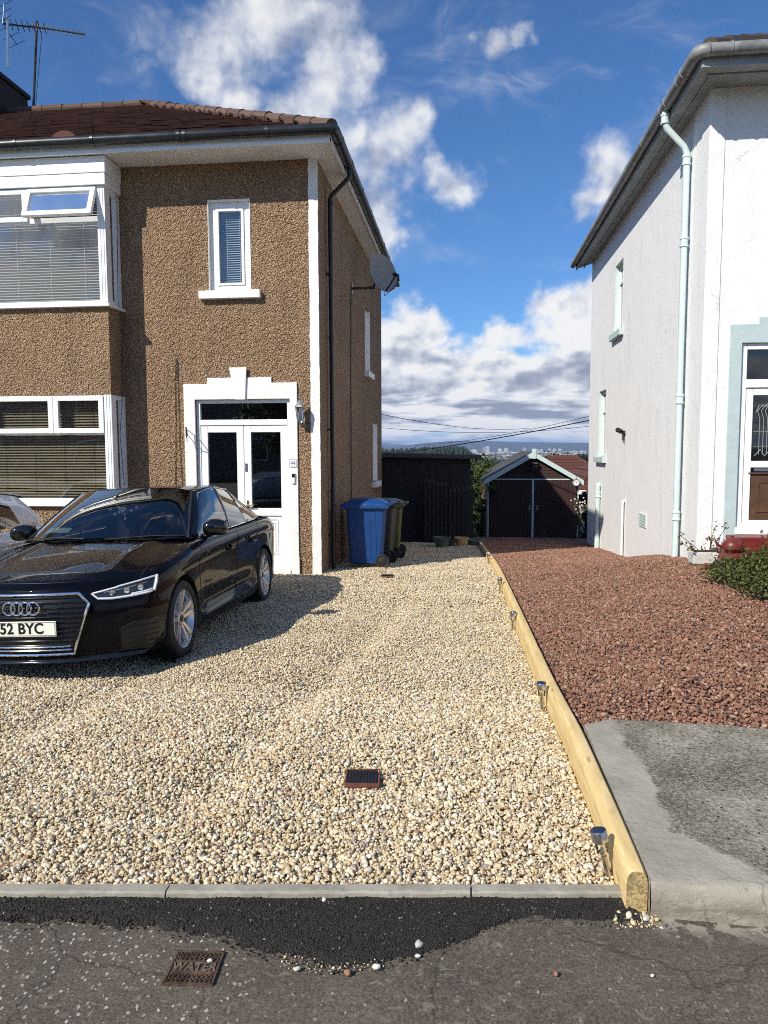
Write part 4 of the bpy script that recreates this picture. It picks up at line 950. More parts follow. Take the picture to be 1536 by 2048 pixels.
tiles(mb, (0, ey, ez), (1, 0, 0), lambda t: (-13.0, hipx(t)), (0, RY-ey, RZ-ez), 20, 0.235, 0.045)
tiles(mb, (hipx(0), 0, ez), (0, 1, 0), lambda t: (lerp(ey, RY, t), lerp(19.0, RY+0.05, t)), (RXE-hipx(0), 0, RZ-ez), 17, 0.30, 0.035)
mb.poly([(-13, 19.0, ez), (hipx(0), 19.0, ez), (RXE, RY, RZ), (-13, RY, RZ)])
mb.poly([(-13, ey+.03, ez), (hipx(0)-.03, ey+.03, ez), (RXE, RY, RZ-0.03), (-13, RY, RZ-0.03)]); mb.poly([(hipx(0)-.03, ey+.03, ez), (hipx(0)-.03, 19.0, ez), (RXE, RY, RZ-0.03)])
rf = h1(mb.build('roof', 'tile_brown', recalc=False))
def caps(mb, a, b, r, ln):
    a, b = Vector(a), Vector(b); L_ = (b-a).length; n = int(L_/ln); d = (b-a)/n
    for k in range(n):
        p = a+d*k; q = a+d*(k+1.06); j = Vector((0, 0, rnd.uniform(-0.006, 0.008)))
        mb.tube([p+j, p+j+(q-p)*0.08, q+j], [r*1.07, r, r*0.93], 10, cap=True)
mb = MB(); caps(mb, (hipx(0)+0.0, ey-0.0, ez+0.045), (RXE, RY, RZ+0.035), 0.088, 0.42); caps(mb, (RXE, RY, RZ+0.035), (-13, RY, RZ+0.035), 0.088, 0.42)
caps(mb, (hipx(0), 19.0, ez), (RXE, RY, RZ), 0.09, 0.36)
h1(mb.build('ridge_tiles', 'tile_ridge'))
p = atY(140, 279, 10.15); mb = MB(); mb.grid(lambda u, v: (p.x-0.17+0.34*u, 9.98+0.3*v, 5.86+0.05*v+0.095*math.sin(math.pi*u)**0.5*(1-0.1*v)), 12, 3); mb.poly([(p.x-0.17+0.34*u/12, 9.98, 5.86+0.095*math.sin(math.pi*u/12)**0.5) for u in range(13)])
h1(mb.build('vent_tile', 'tile_red'))
# chimney
ch = MB(); chx = -9.03
ch.box(chx-1.1, chx-0.05, 13.85, 15.15, 7.2, 8.86); chm = h1(ch.build('chimney', 'brick_dark'))
mb = MB(); mb.box(chx-1.15, chx, 13.8, 15.2, 8.865, 8.96); mb.build('coping', 'brick_dark', chm, bev=0.02)
for k, y in enumerate((14.15, 14.8)):
    mb = MB(); mb.lathe([(0.13, 0), (0.125, 0.10), (0.14, 0.13), (0.14, 0.17), (0.10, 0.17), (0.09, 0.0)], (chx-0.45, y, 8.962), n=16); mb.build('chimney_pot', 'brick_dark', chm)

# ------------------------------------------------------------------ things fixed to the brown house
def lantern():
    t = thing('wall_lantern', 'silver coach lantern on the wall right of the front door', 'lantern', (-2.325, HY-0.02, 2.0))
    mb = MB(); mb.lathe([(0.0, 0.0), (0.045, 0.0), (0.045, 0.012), (0.02, 0.02)], (0, 0.02, -0.03), (0, -1, 0), 18); mb.tube([(0, 0, -0.03), (0, -0.06, -0.05), (0, -0.12, -0.03), (0, -0.125, 0.01)], 0.012, 10); mb.lathe([(0.0, -0.10), (0.018, -0.085), (0.022, -0.06), (0.012, -0.04)], (0, -0.06, 0.02), n=12)
    mb.build('bracket', 'lamp_metal', t)
    mb = MB(); n = 6
    for k in range(n):
        a = 2*math.pi*k/n; mb.bar((0.042*math.cos(a), -0.125+0.042*math.sin(a), 0.02), (0.064*math.cos(a), -0.125+0.064*math.sin(a), 0.20), 0.009, 0.009)
    mb.lathe([(0.0, 0.0), (0.045, 0.0), (0.05, 0.02), (0.042, 0.025)], (0, -0.125, 0), n=6, smooth=False); mb.lathe([(0.068, 0.19), (0.076, 0.20), (0.07, 0.215), (0.03, 0.275), (0.028, 0.29), (0.014, 0.30), (0.016, 0.32), (0.0, 0.335)], (0, -0.125, 0), n=6, smooth=False)
    mb.build('lantern_cage', 'lamp_metal', t)
    mb = MB(); mb.lathe([(0.040, 0.02), (0.061, 0.195)], (0, -0.125, 0), n=6, smooth=False); mb.build('lantern_glass', 'clear_plastic', t)
    mb = MB(); mb.lathe([(0, 0.03), (0.012, 0.03), (0.02, 0.09), (0.015, 0.12), (0, 0.125)], (0, -0.125, 0), n=12); mb.build('bulb', 'white_plastic', t)
lantern()
t = thing('house_number', 'white oval-cornered plaque with the number 44 beside the front door', 'number plaque', (-2.462, HY-0.03, 1.405))
mb = MB(); mb.box(-0.058, 0.058, -0.008, 0, -0.062, 0.062); mb.build('plaque', 'white_plastic', t, bev=0.012, seg=4)
mb = MB(); ring(mb, lambda u, v, d: (u, d, v), -0.050, 0.050, -0.054, 0.054, 0.003, -0.0095, -0.0082); mb.build('border_line', 'number_blue', t)
text('digits', '44', 'number_blue', 0.085, frame_m((0, -0.0085, 0), (1, 0, 0), (0, 0, 1)), t, 0.001, 0.85)
t = thing('doorbell', 'small white and black video doorbell under the number plaque', 'doorbell', (-2.455, HY-0.03, 1.19))
mb = MB(); mb.box(-0.026, 0.026, -0.025, 0, -0.085, 0.075); mb.build('casing', 'white_plastic', t, bev=0.012, seg=3)
mb = MB(); mb.box(-0.02, 0.02, -0.029, -0.0255, 0.01, 0.065); mb.build('camera_eye', 'dark_screen', t, bev=0.006)
mb = MB(); mb.lathe([(0.0, 0.004), (0.012, 0.004), (0.012, 0.0)], (0, -0.0255, -0.045), (0, -1, 0), 16); mb.build('button', 'white_plastic', t)
# plant bracket left of the door
q = atY(372, 858, HY-0.03); t = thing('plant_bracket', 'thin wire plant bracket on the white surround left of the front door', 'bracket', q)
mb = MB(); mb.tube([(0, 0, 0), (0.05, -0.1, 0.0), (0.12, -0.26, -0.10), (0.14, -0.30, -0.09)], 0.006, 6); mb.tube([(0, 0, -0.06), (0.06, -0.14, -0.13), (0.10, -0.22, -0.07)], 0.006, 6); mb.tube([(0.05, -0.1, 0.0), (0.05, -0.1, -0.16), (0.055, -0.11, -0.19)], 0.006, 6); mb.tube([(0, -0.002, 0.03), (0, -0.002, -0.10)], 0.008, 6); mb.build('wire_arm', 'dark_metal', t)
# black cables on the wall
def wall_cable(label, pts, r=0.004): mb = MB(); mb.tube(pts, r, 6); return mb.build('wall_cable', 'cable_black', label=label, cat='cable')
wall_cable('black cable looping up the brown wall left of the front door', [atY(351, 970, HY-0.012), atY(352, 860, HY-0.012), atY(350, 770, HY-0.012), atY(352, 718, HY-0.012), atY(355, 722, HY-0.012), atY(357, 800, HY-0.012), atY(360, 900, HY-0.012), atY(366, 985, HY-0.012)])
wall_cable('thin dark cable running down the side wall below the satellite dish', [atX(702, 580, HX+0.012), atX(702, 800, HX+0.012), atX(703, 1060, HX+0.012)], 0.009)
wall_cable('dark cable hanging down the right side of the bay', [atX(233, 330, BX+0.02), atX(236, 600, BX+0.02), atX(244, 640, BX+0.02), atX(246, 780, BX+0.02), atX(240, 870, BX+0.02), atX(249, 970, BX+0.02)])
# satellite dish
m = atX(703, 577, HX); t = thing('satellite_dish', 'round grey satellite dish on a bracket under the eaves of the brown house', 'satellite dish', m)
nd = Vector((0.66, -0.70, 0.24)).normalized(); side = nd.cross(Vector((0, 0, 1))).normalized(); upd = side.cross(nd)
dc = atX(762, 549, HX+0.50)-m
mb = MB(); mb.box(0, 0.015, -0.07, 0.07, -0.10, 0.10); mb.tube([(0, 0, 0), (0.25, 0, 0.0), (0.40, 0.06, 0.02), dc-nd*0.10], 0.022, 10); mb.build('mounting_arm', 'black_plastic', t)
mb = MB(); RD, RH = 0.31, 0.37
def dish(u, v, off=0.0): a = 2*math.pi*u; r = v; return dc+side*(RD*r*math.cos(a))+upd*(RH*r*math.sin(a))+nd*(0.075*r*r-off)
mb.grid(lambda u, v: dish(u, v), 40, 8); mb.grid(lambda u, v: dish(u, v, 0.008), 40, 8); mb.grid(lambda u, v: dish(u, 1, 0.008*v), 40, 1)
mb.build('reflector', 'dish_grey', t)
for a, b in ((-0.05, 0.05), (0.05, 0.05), (-0.05, -0.10), (0.05, -0.10)): mb = MB(); mb.lathe([(0, 0.006), (0.008, 0.006), (0.009, 0)], dc+side*a+upd*b+nd*0.004, nd, 8); mb.build('bolt', 'dark_metal', t)
fd = dc+nd*0.42-upd*0.20
mb = MB(); mb.tube([dc-upd*0.36+nd*0.06, dc-upd*0.34+nd*0.10, fd], 0.014, 8); mb.build('feed_arm', 'black_plastic', t)
bk = (dc+nd*0.05+upd*0.05-fd).normalized(); mb = MB(); mb.lathe([(0, 0.07), (0.035, 0.07), (0.035, 0.0), (0.024, -0.02), (0.024, -0.07), (0, -0.07)], fd, bk, 14); mb.tube([fd-bk*0.05, fd-bk*0.08-Vector((0, 0, 0.09))], 0.02, 8); mb.build('feed_head', 'black_plastic', t)
mb = MB(); mb.tube([fd-bk*0.06+Vector((0, 0, -0.08)), fd+Vector((0.02, 0, -0.16)), fd+Vector((-0.05, 0.05, -0.22)), dc-upd*0.42, dc-upd*0.36+nd*0.02], 0.005, 6); mb.build('coaxial_cable', 'cable_black', t)
# aerials on the chimney
def aerial(label, base, top, boom_a, boom_b, n, ln, refl, matn):
    t = thing('television_aerial', label, 'aerial', base); b = Vector(base)
    mb = MB(); mb.tube([(0, 0, 0), Vector(top)-b], 0.026, 8); mb.build('mast', matn, t)
    A, B = Vector(boom_a)-b, Vector(boom_b)-b; d = (B-A).normalized(); perp = Vector((0, 0, 1)); perp = (perp-d*perp.dot(d)).normalized()
    mb = MB(); mb.tube([A, B], 0.017, 6)
    for k in range(n): q_ = A.lerp(B, (k+0.5)/n); mb.tube([q_-perp*ln, q_+perp*ln], 0.009, 5)
    if refl:
        sd = d.cross(perp)
        for k in range(6): s_ = lerp(-0.35, 0.35, k/5); mb.tube([A+perp*s_-sd*0.28+d*abs(s_)*0.5, A+perp*s_+sd*0.28+d*abs(s_)*0.5], 0.006, 5)
        for e_ in (-1, 1): mb.tube([A, A+perp*0.36*e_+d*0.18], 0.008, 5)
    mb.build('antenna', 'dark_metal', t)
def Y5(u, v, Y=14.9): return atY(u, v, Y)
aerial('slender aerial mast at the left edge standing on the chimney', Y5(16, 136, 14.7), Y5(15, 30, 14.7), Y5(24, 46, 14.7)+Vector((-0.2, 0, 0)), Y5(95, 58, 15.6), 8, 0.10, True, 'steel')
aerial('taller dark mast by the chimney with a long comb-shaped aerial pointing right', Y5(66, 240, 15.25), Y5(74, 42, 15.25), Y5(60, 52, 15.25), Y5(169, 69, 15.0), 11, 0.075, False, 'dark_metal')
wall_cable('thin stay wire slanting down beside the taller aerial mast', [Y5(84, 62, 15.25), Y5(71, 215, 15.25)], 0.006)

# ------------------------------------------------------------------ white house on the right
X2, Y2, E2 = 2.876, 9.5, 5.83
H2 = thing('white_house', 'white rendered house with pale green trim, grey gutters and a pale green downpipe', 'house', (X2, Y2, 0.2))
def h2(o): o.parent = H2; o.matrix_parent_inverse = Matrix.Translation((-X2, -Y2, -0.2)); return o
def gf(u, v, d): return (u, Y2+d, v)
def gs(u, v, d): return (X2+d, u, v)
mb = MB()
door2 = (3.318, 4.70, 0.57, 2.862)
w2 = [(14.32, 15.06, 3.80, 5.10), (15.72, 16.55, 1.42, 2.82)]
holed(mb, gs, [Y2, 17.8], [-1.6, E2+0.05], w2, 0.125)
holed(mb, gf, [X2, 9.5], [-0.4, E2+0.05], [door2, (6.0, 8.4, 3.6, 5.0), (6.0, 8.4, 1.0, 2.6)], 0.10)
mb.poly([(X2, 17.8, -1.6), (9.5, 17.8, -1.6), (9.5, 17.8, E2), (X2, 17.8, E2)]); mb.poly([(9.5, 17.8, -1.6), (9.5, Y2, -1.6), (9.5, Y2, E2), (9.5, 17.8, E2)])
h2(mb.build('wall', 'whitewash', recalc=False))
mb = MB(); fbox(mb, gf, X2-0.004, X2+0.165, 0.2, E2, -0.013, 0.006); fbox(mb, gs, Y2-0.0, Y2+0.30, -0.1, E2, -0.010, 0.004); h2(mb.build('corner_margin', 'whitewash', bev=0.012))
# door surround
mb = MB(); zt = 3.085
outl = [(3.172, 0.30), (door2[0], 0.30), (door2[0], door2[3]), (door2[1], door2[3]), (door2[1], 0.30), (4.85, 0.30), (4.85, zt), (4.40, zt), (4.40, zt+0.085), (3.50, zt+0.085), (3.50, zt), (3.172, zt)]
mb.prism(outl, gf, -0.022, 0.0); h2(mb.build('door_surround', 'mint_render', bev=0.006))
mb = MB(); a, b, c, d = door2
ring(mb, gf, a+0.004, b-0.004, c, d-0.004, 0.07, 0.02, 0.10); fbox(mb, gf, a+0.074, b-0.074, 2.33, 2.43, 0.015, 0.10); fbox(mb, gf, a-0.01, b+0.01, c-0.03, c+0.055, -0.03, 0.10)
fr = h2(mb.build('door_frame', 'upvc', bev=0.004)); pane(fr, gf, a+0.07, b-0.07, 2.42, d-0.07, 0.07, 'dark_glass')
def leaf2(u0, u1):
    mb = MB(); w = 0.085
    fbox(mb, gf, u0, u0+w, c+0.06, 2.325, 0.035, 0.10); fbox(mb, gf, u1-w, u1, c+0.06, 2.325, 0.035, 0.10)
    fbox(mb, gf, u0+w, u1-w, 2.325-w, 2.325, 0.035, 0.10); fbox(mb, gf, u0+w, u1-w, 1.36, 1.44, 0.035, 0.10); fbox(mb, gf, u0+w, u1-w, c+0.06, c+0.14, 0.035, 0.10)
    o = h2(mb.build('door', 'upvc', bev=0.004)); pane(o, gf, u0+w-0.004, u1-w+0.004, 1.44, 2.325-w, 0.065, 'dark_glass')
    mb = MB(); fbox(mb, gf, u0+w, u1-w, c+0.14, 1.30, 0.055, 0.09); ring(mb, gf, u0+w+0.09, u1-w-0.09, c+0.24, 1.20, 0.03, 0.045, 0.055); fbox(mb, gf, u0+w-0.02, u1-w+0.02, 1.28, 1.30, 0.028, 0.055); mb.build('lower_panel', 'brown_door', o, bev=0.004)
    mb = MB(); fbox(mb, gf, u0+w+0.05, u1-w-0.05, 1.315, 1.35, 0.05, 0.09); mb.build('letter_slot', 'steel', o)
    mb = MB(); cx = (u0+u1)/2; f3 = lambda p, q: gf(cx+p, q, 0.058)
    for s_ in (-1, 1):
        for k in (0.03, 0.075, 0.12): mb.tube([f3(s_*k, 1.52), f3(s_*k, 1.96), f3(s_*(k+0.03), 2.05), f3(s_*k*0.7, 2.13)], 0.004, 5)
        mb.tube([f3(s_*0.17, 2.03), f3(s_*0.13, 2.12), f3(s_*0.06, 2.10), f3(0, 2.18)], 0.004, 5); mb.tube([f3(s_*0.17, 1.50), f3(s_*0.10, 1.58), f3(s_*0.05, 1.50), f3(0, 1.56)], 0.004, 5)
    for z in (1.62, 1.80): mb.tube([f3(-0.19, z), f3(0.19, z)], 0.0035, 5)
    mb.build('leaded_pattern', 'dish_grey', o)
    return o
m2 = (a+b)/2; leaf2(a+0.078, m2-0.004); leaf2(m2+0.004, b-0.078)
for (u0, u1, v0, v1) in ((6.0, 8.4, 3.6, 5.0), (6.0, 8.4, 1.0, 2.6)):
    mb = MB(); ring(mb, gf, u0+0.005, u1-0.005, v0+0.005, v1-0.005, 0.07, 0.03, 0.09); o = h2(mb.build('window', 'upvc')); pane(o, gf, u0+.06, u1-.06, v0+.06, v1-.06, 0.06, 'dark_glass')
# side windows: pale green reveals, white frames set deep
for (a_, b_, c_, d_) in w2:
    mb = MB(); fbox(mb, gs, b_-0.005, b_, c_, d_, -0.004, 0.12); fbox(mb, gs, a_, a_+0.005, c_, d_, -0.004, 0.12); fbox(mb, gs, a_+0.005, b_-0.005, d_-0.005, d_, -0.004, 0.12); h2(mb.build('window_reveal', 'mint_paint'))
    mb = MB(); ring(mb, gs, a_+0.008, b_-0.008, c_, d_-0.008, 0.055, 0.075, 0.12); fbox(mb, gs, a_+0.06, b_-0.06, c_+0.93, c_+0.99, 0.07, 0.12); o = h2(mb.build('window', 'upvc', bev=0.003)); pane(o, gs, a_+0.06, b_-0.06, c_+0.05, d_-0.06, 0.10, 'dark_glass')
    mb = MB(); fbox(mb, gs, a_-0.12, b_+0.12, c_-0.115, c_, -0.085, 0.12); h2(mb.build('window_sill', 'mint_render', bev=0.006))
# eaves
EX, EY = X2-0.27, Y2-0.57
mb = MB(); mb.poly([(EX, EY, E2), (9.5, EY, E2), (9.5, Y2+0.01, E2), (X2+0.01, Y2+0.01, E2)]); mb.poly([(EX, EY, E2), (X2+0.01, Y2+0.01, E2), (X2+0.01, 17.8, E2), (EX, 18.3, E2)])
h2(mb.build('soffit', 'eave_paint', recalc=False))
mb = MB(); mb.box(EX-0.025, EX, EY-0.025, 18.32, E2-0.03, E2+0.19); mb.box(EX, 9.5, EY-0.025, EY, E2-0.03, E2+0.19)
mb.box(EX+0.13, EX+0.15, EY+0.22, 18.2, E2-0.018, E2-0.001); mb.box(EX+0.10, 9.5, EY+0.20, EY+0.22, E2-0.018, E2-0.001); h2(mb.build('fascia', 'eave_paint'))
gx2, gy2, gz2 = EX-0.085, EY-0.085, E2+0.12
br = [((gx2, y, gz2), (0, 1, 0)) for y in (9.32, 9.52, 10.05, 10.28, 11.3, 12.3, 13.3, 14.25, 14.36, 15.3, 16.2, 17.2, 18.1)]+[((x, gy2, gz2), (1, 0, 0)) for x in (2.62, 2.86, 4.2)]
mb = MB(); mb.tube([(9.5, gy2, gz2), (gx2+0.14, gy2, gz2), (gx2+0.05, gy2+0.012, gz2), (gx2+0.012, gy2+0.05, gz2), (gx2, gy2+0.14, gz2), (gx2, 18.38, gz2-0.02)], 0.068, 14); go_ = h2(mb.build('gutter', 'gutter_grey'))
for p, d in br: mb = MB(); p, d = Vector(p), Vector(d); mb.tube([p-d*0.010, p+d*0.010], 0.0765, 14); mb.build('gutter_clip', 'dish_grey' if d.x == 0 else 'gutter_grey', go_)
# roof
ez2 = E2+0.17; R2 = (X2+4.6, 13.65, 8.45)
mb = MB(); mb.poly([(gx2+0.02, gy2+0.02, ez2), (9.5, gy2+0.02, ez2), (9.5, 13.65, 8.45), R2]); mb.poly([(gx2+0.02, gy2+0.02, ez2), R2, (gx2+0.02, 18.35, ez2)]); mb.poly([(gx2+0.02, 18.35, ez2), R2, (9.5, 13.65, 8.45), (9.5, 18.35, ez2)])
h2(mb.build('roof', 'tile_slate', recalc=False))
mb = MB(); caps(mb, (gx2+0.16, gy2+0.16, ez2+0.055), R2, 0.10, 0.36); caps(mb, (gx2+0.15, 18.2, ez2+0.0), R2, 0.085, 0.36); caps(mb, R2, (9.5, 13.65, 8.45), 0.12, 0.4); h2(mb.build('ridge_tiles', 'tile_slate'))
# downpipe with swan neck
yp = 10.2
mb = MB(); mb.tube([(gx2, yp, gz2-0.05), (gx2, yp, gz2-0.20), (gx2+0.03, yp, gz2-0.27), (X2-0.11, yp, gz2-0.50), (X2-0.075, yp, gz2-0.58), (X2-0.075, yp, 3.0), (X2-0.075, yp, 0.05)], 0.040, 14)
for z in (gz2-0.14, gz2-0.66, 4.27, 2.26, 0.72): mb.lathe([(0.041, 0.05), (0.056, 0.045), (0.056, 0.02), (0.048, 0.015), (0.048, -0.05), (0.056, -0.055), (0.056, -0.075), (0.041, -0.08)], (X2-0.075 if z < gz2-0.2 else gx2, yp, z), n=16)
h2(mb.build('downpipe', 'mint_paint'))
yp = 16.15
mb = MB(); mb.tube([(X2-0.005, yp-0.02, 0.84), (X2-0.055, yp, 0.82), (X2-0.06, yp, 0.74), (X2-0.06, yp, -0.75)], 0.05, 12); mb.lathe([(0.051, 0.06), (0.068, 0.055), (0.068, 0.025), (0.058, 0.02), (0.058, -0.03), (0.068, -0.035), (0.068, -0.055), (0.051, -0.06)], (X2-0.06, yp, 0.62), n=14)
h2(mb.build('waste_pipe', 'mint_paint'))
yp = 13.72
mb = MB(); mb.tube([(X2-0.005, yp, 0.66), (X2-0.04, yp, 0.65), (X2-0.045, yp, 0.58), (X2-0.045, yp, -0.45)], 0.022, 10); h2(mb.build('waste_pipe', 'white_plastic'))
mb = MB(); y0, y1, z0, z1 = 12.12, 12.55, 0.33, 0.56
for k in range(5): fbox(mb, gs, y0, y1, lerp(z0, z1, k/5), lerp(z0, z1, k/5)+0.028, -0.016, 0)
fbox(mb, gs, y0-0.02, y0, z0, z1, -0.014, 0); fbox(mb, gs, y1, y1+0.02, z0, z1, -0.014, 0); h2(mb.build('air_vent', 'mint_paint'))
t = thing('security_camera', 'small black security camera on the white side wall', 'security camera', atX(1250, 867, X2))
mb = MB(); mb.lathe([(0.0, 0.03), (0.05, 0.03), (0.055, 0.0)], (0, 0, 0), (-1, 0, 0), 14); mb.tube([(-0.02, 0, 0), (-0.10, -0.03, 0.02)], 0.018, 8); mb.build('mount', 'black_plastic', t)
mb = MB(); mb.lathe([(0, 0.16), (0.034, 0.16), (0.045, 0.15), (0.045, 0.0), (0.03, -0.02), (0, -0.02)], (-0.06, 0.05, 0.04), (-0.55, -0.8, 0.15), 14); mb.tube([(-0.05, -0.03, 0.0), (-0.05, -0.05, -0.12)], 0.014, 6); mb.build('camera_body', 'black_plastic', t)
# steps
mb = MB(); mb.box(3.20, 5.0, Y2-0.34, Y2-0.024, 0.30, 0.538); mb.box(3.03, 5.1, Y2-0.66, Y2-0.024, 0.12, 0.375); h2(mb.build('door_steps', 'oxblood', bev=0.012))
mb = MB(); mb.box(2.76, 4.9, Y2-1.02, Y2-0.661, 0.0, 0.275); h2(mb.build('landing', 'oxblood', bev=0.012))
# pot on the step, trough with withered plant
t = thing('lidded_pot', 'small dark red glazed lidded pot on the red doorstep', 'pot', (3.13, Y2-0.46, 0.378))
mb = MB(); mb.lathe([(0, 0), (0.07, 0), (0.11, 0.04), (0.115, 0.08), (0.09, 0.13), (0.06, 0.15)], n=22); mb.tube([(-0.10, 0, 0.06), (-0.16, -0.01, 0.08), (-0.19, -0.01, 0.12)], [0.022, 0.016, 0.012], 8); mb.build('body', 'oxblood', t)
mb = MB(); mb.lathe([(0.065, 0.148), (0.05, 0.165), (0.012, 0.175), (0.018, 0.19), (0.012, 0.205), (0, 0.207)], n=18); mb.build('lid', 'oxblood', t)

def leaves(mb, rng, n, center, rad, size, updir=0.4, shape=None, droop=0.0, aspect=0.5):
    """leaf-sized quads through a volume, denser towards its surface"""
    cx, cy, cz = center
    for _ in range(n):
        d = Vector((rng.gauss(0, 1), rng.gauss(0, 1), rng.gauss(0, 1))).normalized(); r = rng.random()**0.45
        p = Vector((cx+d.x*rad[0]*r, cy+d.y*rad[1]*r, cz+d.z*rad[2]*r))
        if shape and not shape(p): continue
        nrm = (d*0.8+Vector((rng.gauss(0, 0.6), rng.gauss(0, 0.6), updir+rng.gauss(0, 0.5)))).normalized()
        a = nrm.cross(Vector((rng.gauss(0, 1), rng.gauss(0, 1), rng.gauss(0, 1)))).normalized(); b = nrm.cross(a)
        s = size*rng.uniform(0.6, 1.3); w = s*aspect
        mb.poly([p-a*s, p-b*w+nrm*s*0.12, p+a*s-nrm*s*droop, p+b*w+nrm*s*0.12])
rng = random.Random(5)
t = thing('planter', 'pale stone trough with a withered reddish plant against the white house corner', 'planter', (2.94, Y2-0.20, 0.25))
mb = MB(); mb.box(-0.20, 0.17, -0.11, 0.11, -0.05, 0.10); mb.build('trough', 'stone_trough', t, bev=0.015)
mb = MB(); mb.box(-0.17, 0.14, -0.085, 0.085, 0.08, 0.105); mb.build('soil', 'soil', t)
mb = MB()
for k in range(13):
    x = rng.uniform(-0.18, 0.15); tip = Vector((x*2.0+rng.uniform(-0.12, 0.08), rng.uniform(-0.2, 0.05), rng.uniform(0.14, 0.42)))
    mb.tube([(x, rng.uniform(-0.06, 0.06), 0.1), (x+(tip.x-x)*0.4, tip.y*0.4, tip.z*0.7), tip], 0.004, 4)
    leaves(mb, rng, 9, tip, (0.06, 0.05, 0.06), 0.024)
mb.build('foliage', 'leaf_dry', t, recalc=False)

# spreading shrub by the steps
t = thing('shrub', 'low spreading green shrub sprawling over the red gravel at the right edge', 'shrub', (3.7, 7.4, 0.3))
mb = MB(); rng = random.Random(11)
lumps = []
for k in range(260):
    u = rng.random(); v = rng.random()
    x = lerp(2.5, 4.6, u); y = lerp(5.8, 8.8, v)
    edge = min((x-2.40-0.13*vnoise(y*3, 1, 1)-0.03*abs(y-7.6))/1.0, (y-5.65)/0.9, (7.85+0.95*sst(3.05, 3.7, x)-y)/0.6)
    if edge < 0.02: continue
    h = 0.12+0.56*min(1, edge)**0.75*(0.75+0.35*vnoise(x*3.1, y*2.7, 2)); lumps.append((x, y, red_z(x, y), h))
for (x, y, z, h) in lumps:
    leaves(mb, rng, 150, (x, y, z+h*0.55), (0.20, 0.20, h*0.52), 0.026, 0.7, aspect=0.42, droop=0.3)
for k in range(420):
    x, y, z, h = rng.choice(lumps); b0 = Vector((x, y, z+h*0.75)); d = Vector((rng.gauss(-0.25, 0.6), rng.gauss(-0.1, 0.6), rng.uniform(0.1, 0.9))).normalized()*rng.uniform(0.14, 0.30)
    for s_ in range(6): leaves(mb, rng, 2, b0+d*(s_/5), (0.016, 0.016, 0.016), 0.022, 0.6, aspect=0.4)
mb.build('foliage', 'leaf_shrub', t, recalc=False).location = (-3.7, -7.4, -0.3)
mb = MB()
for k in range(60):
    x, y, z, h = rng.choice(lumps); mb.tube([(lerp(x, 3.8, 0.5), lerp(y, 7.5, 0.5), z), (lerp(x, 3.8, 0.15), lerp(y, 7.5, 0.15), z+h*0.5), (x, y, z+h*0.85)], 0.007, 5)
mb.build('stems', 'trunk', t).location = (-3.7, -7.4, -0.3)

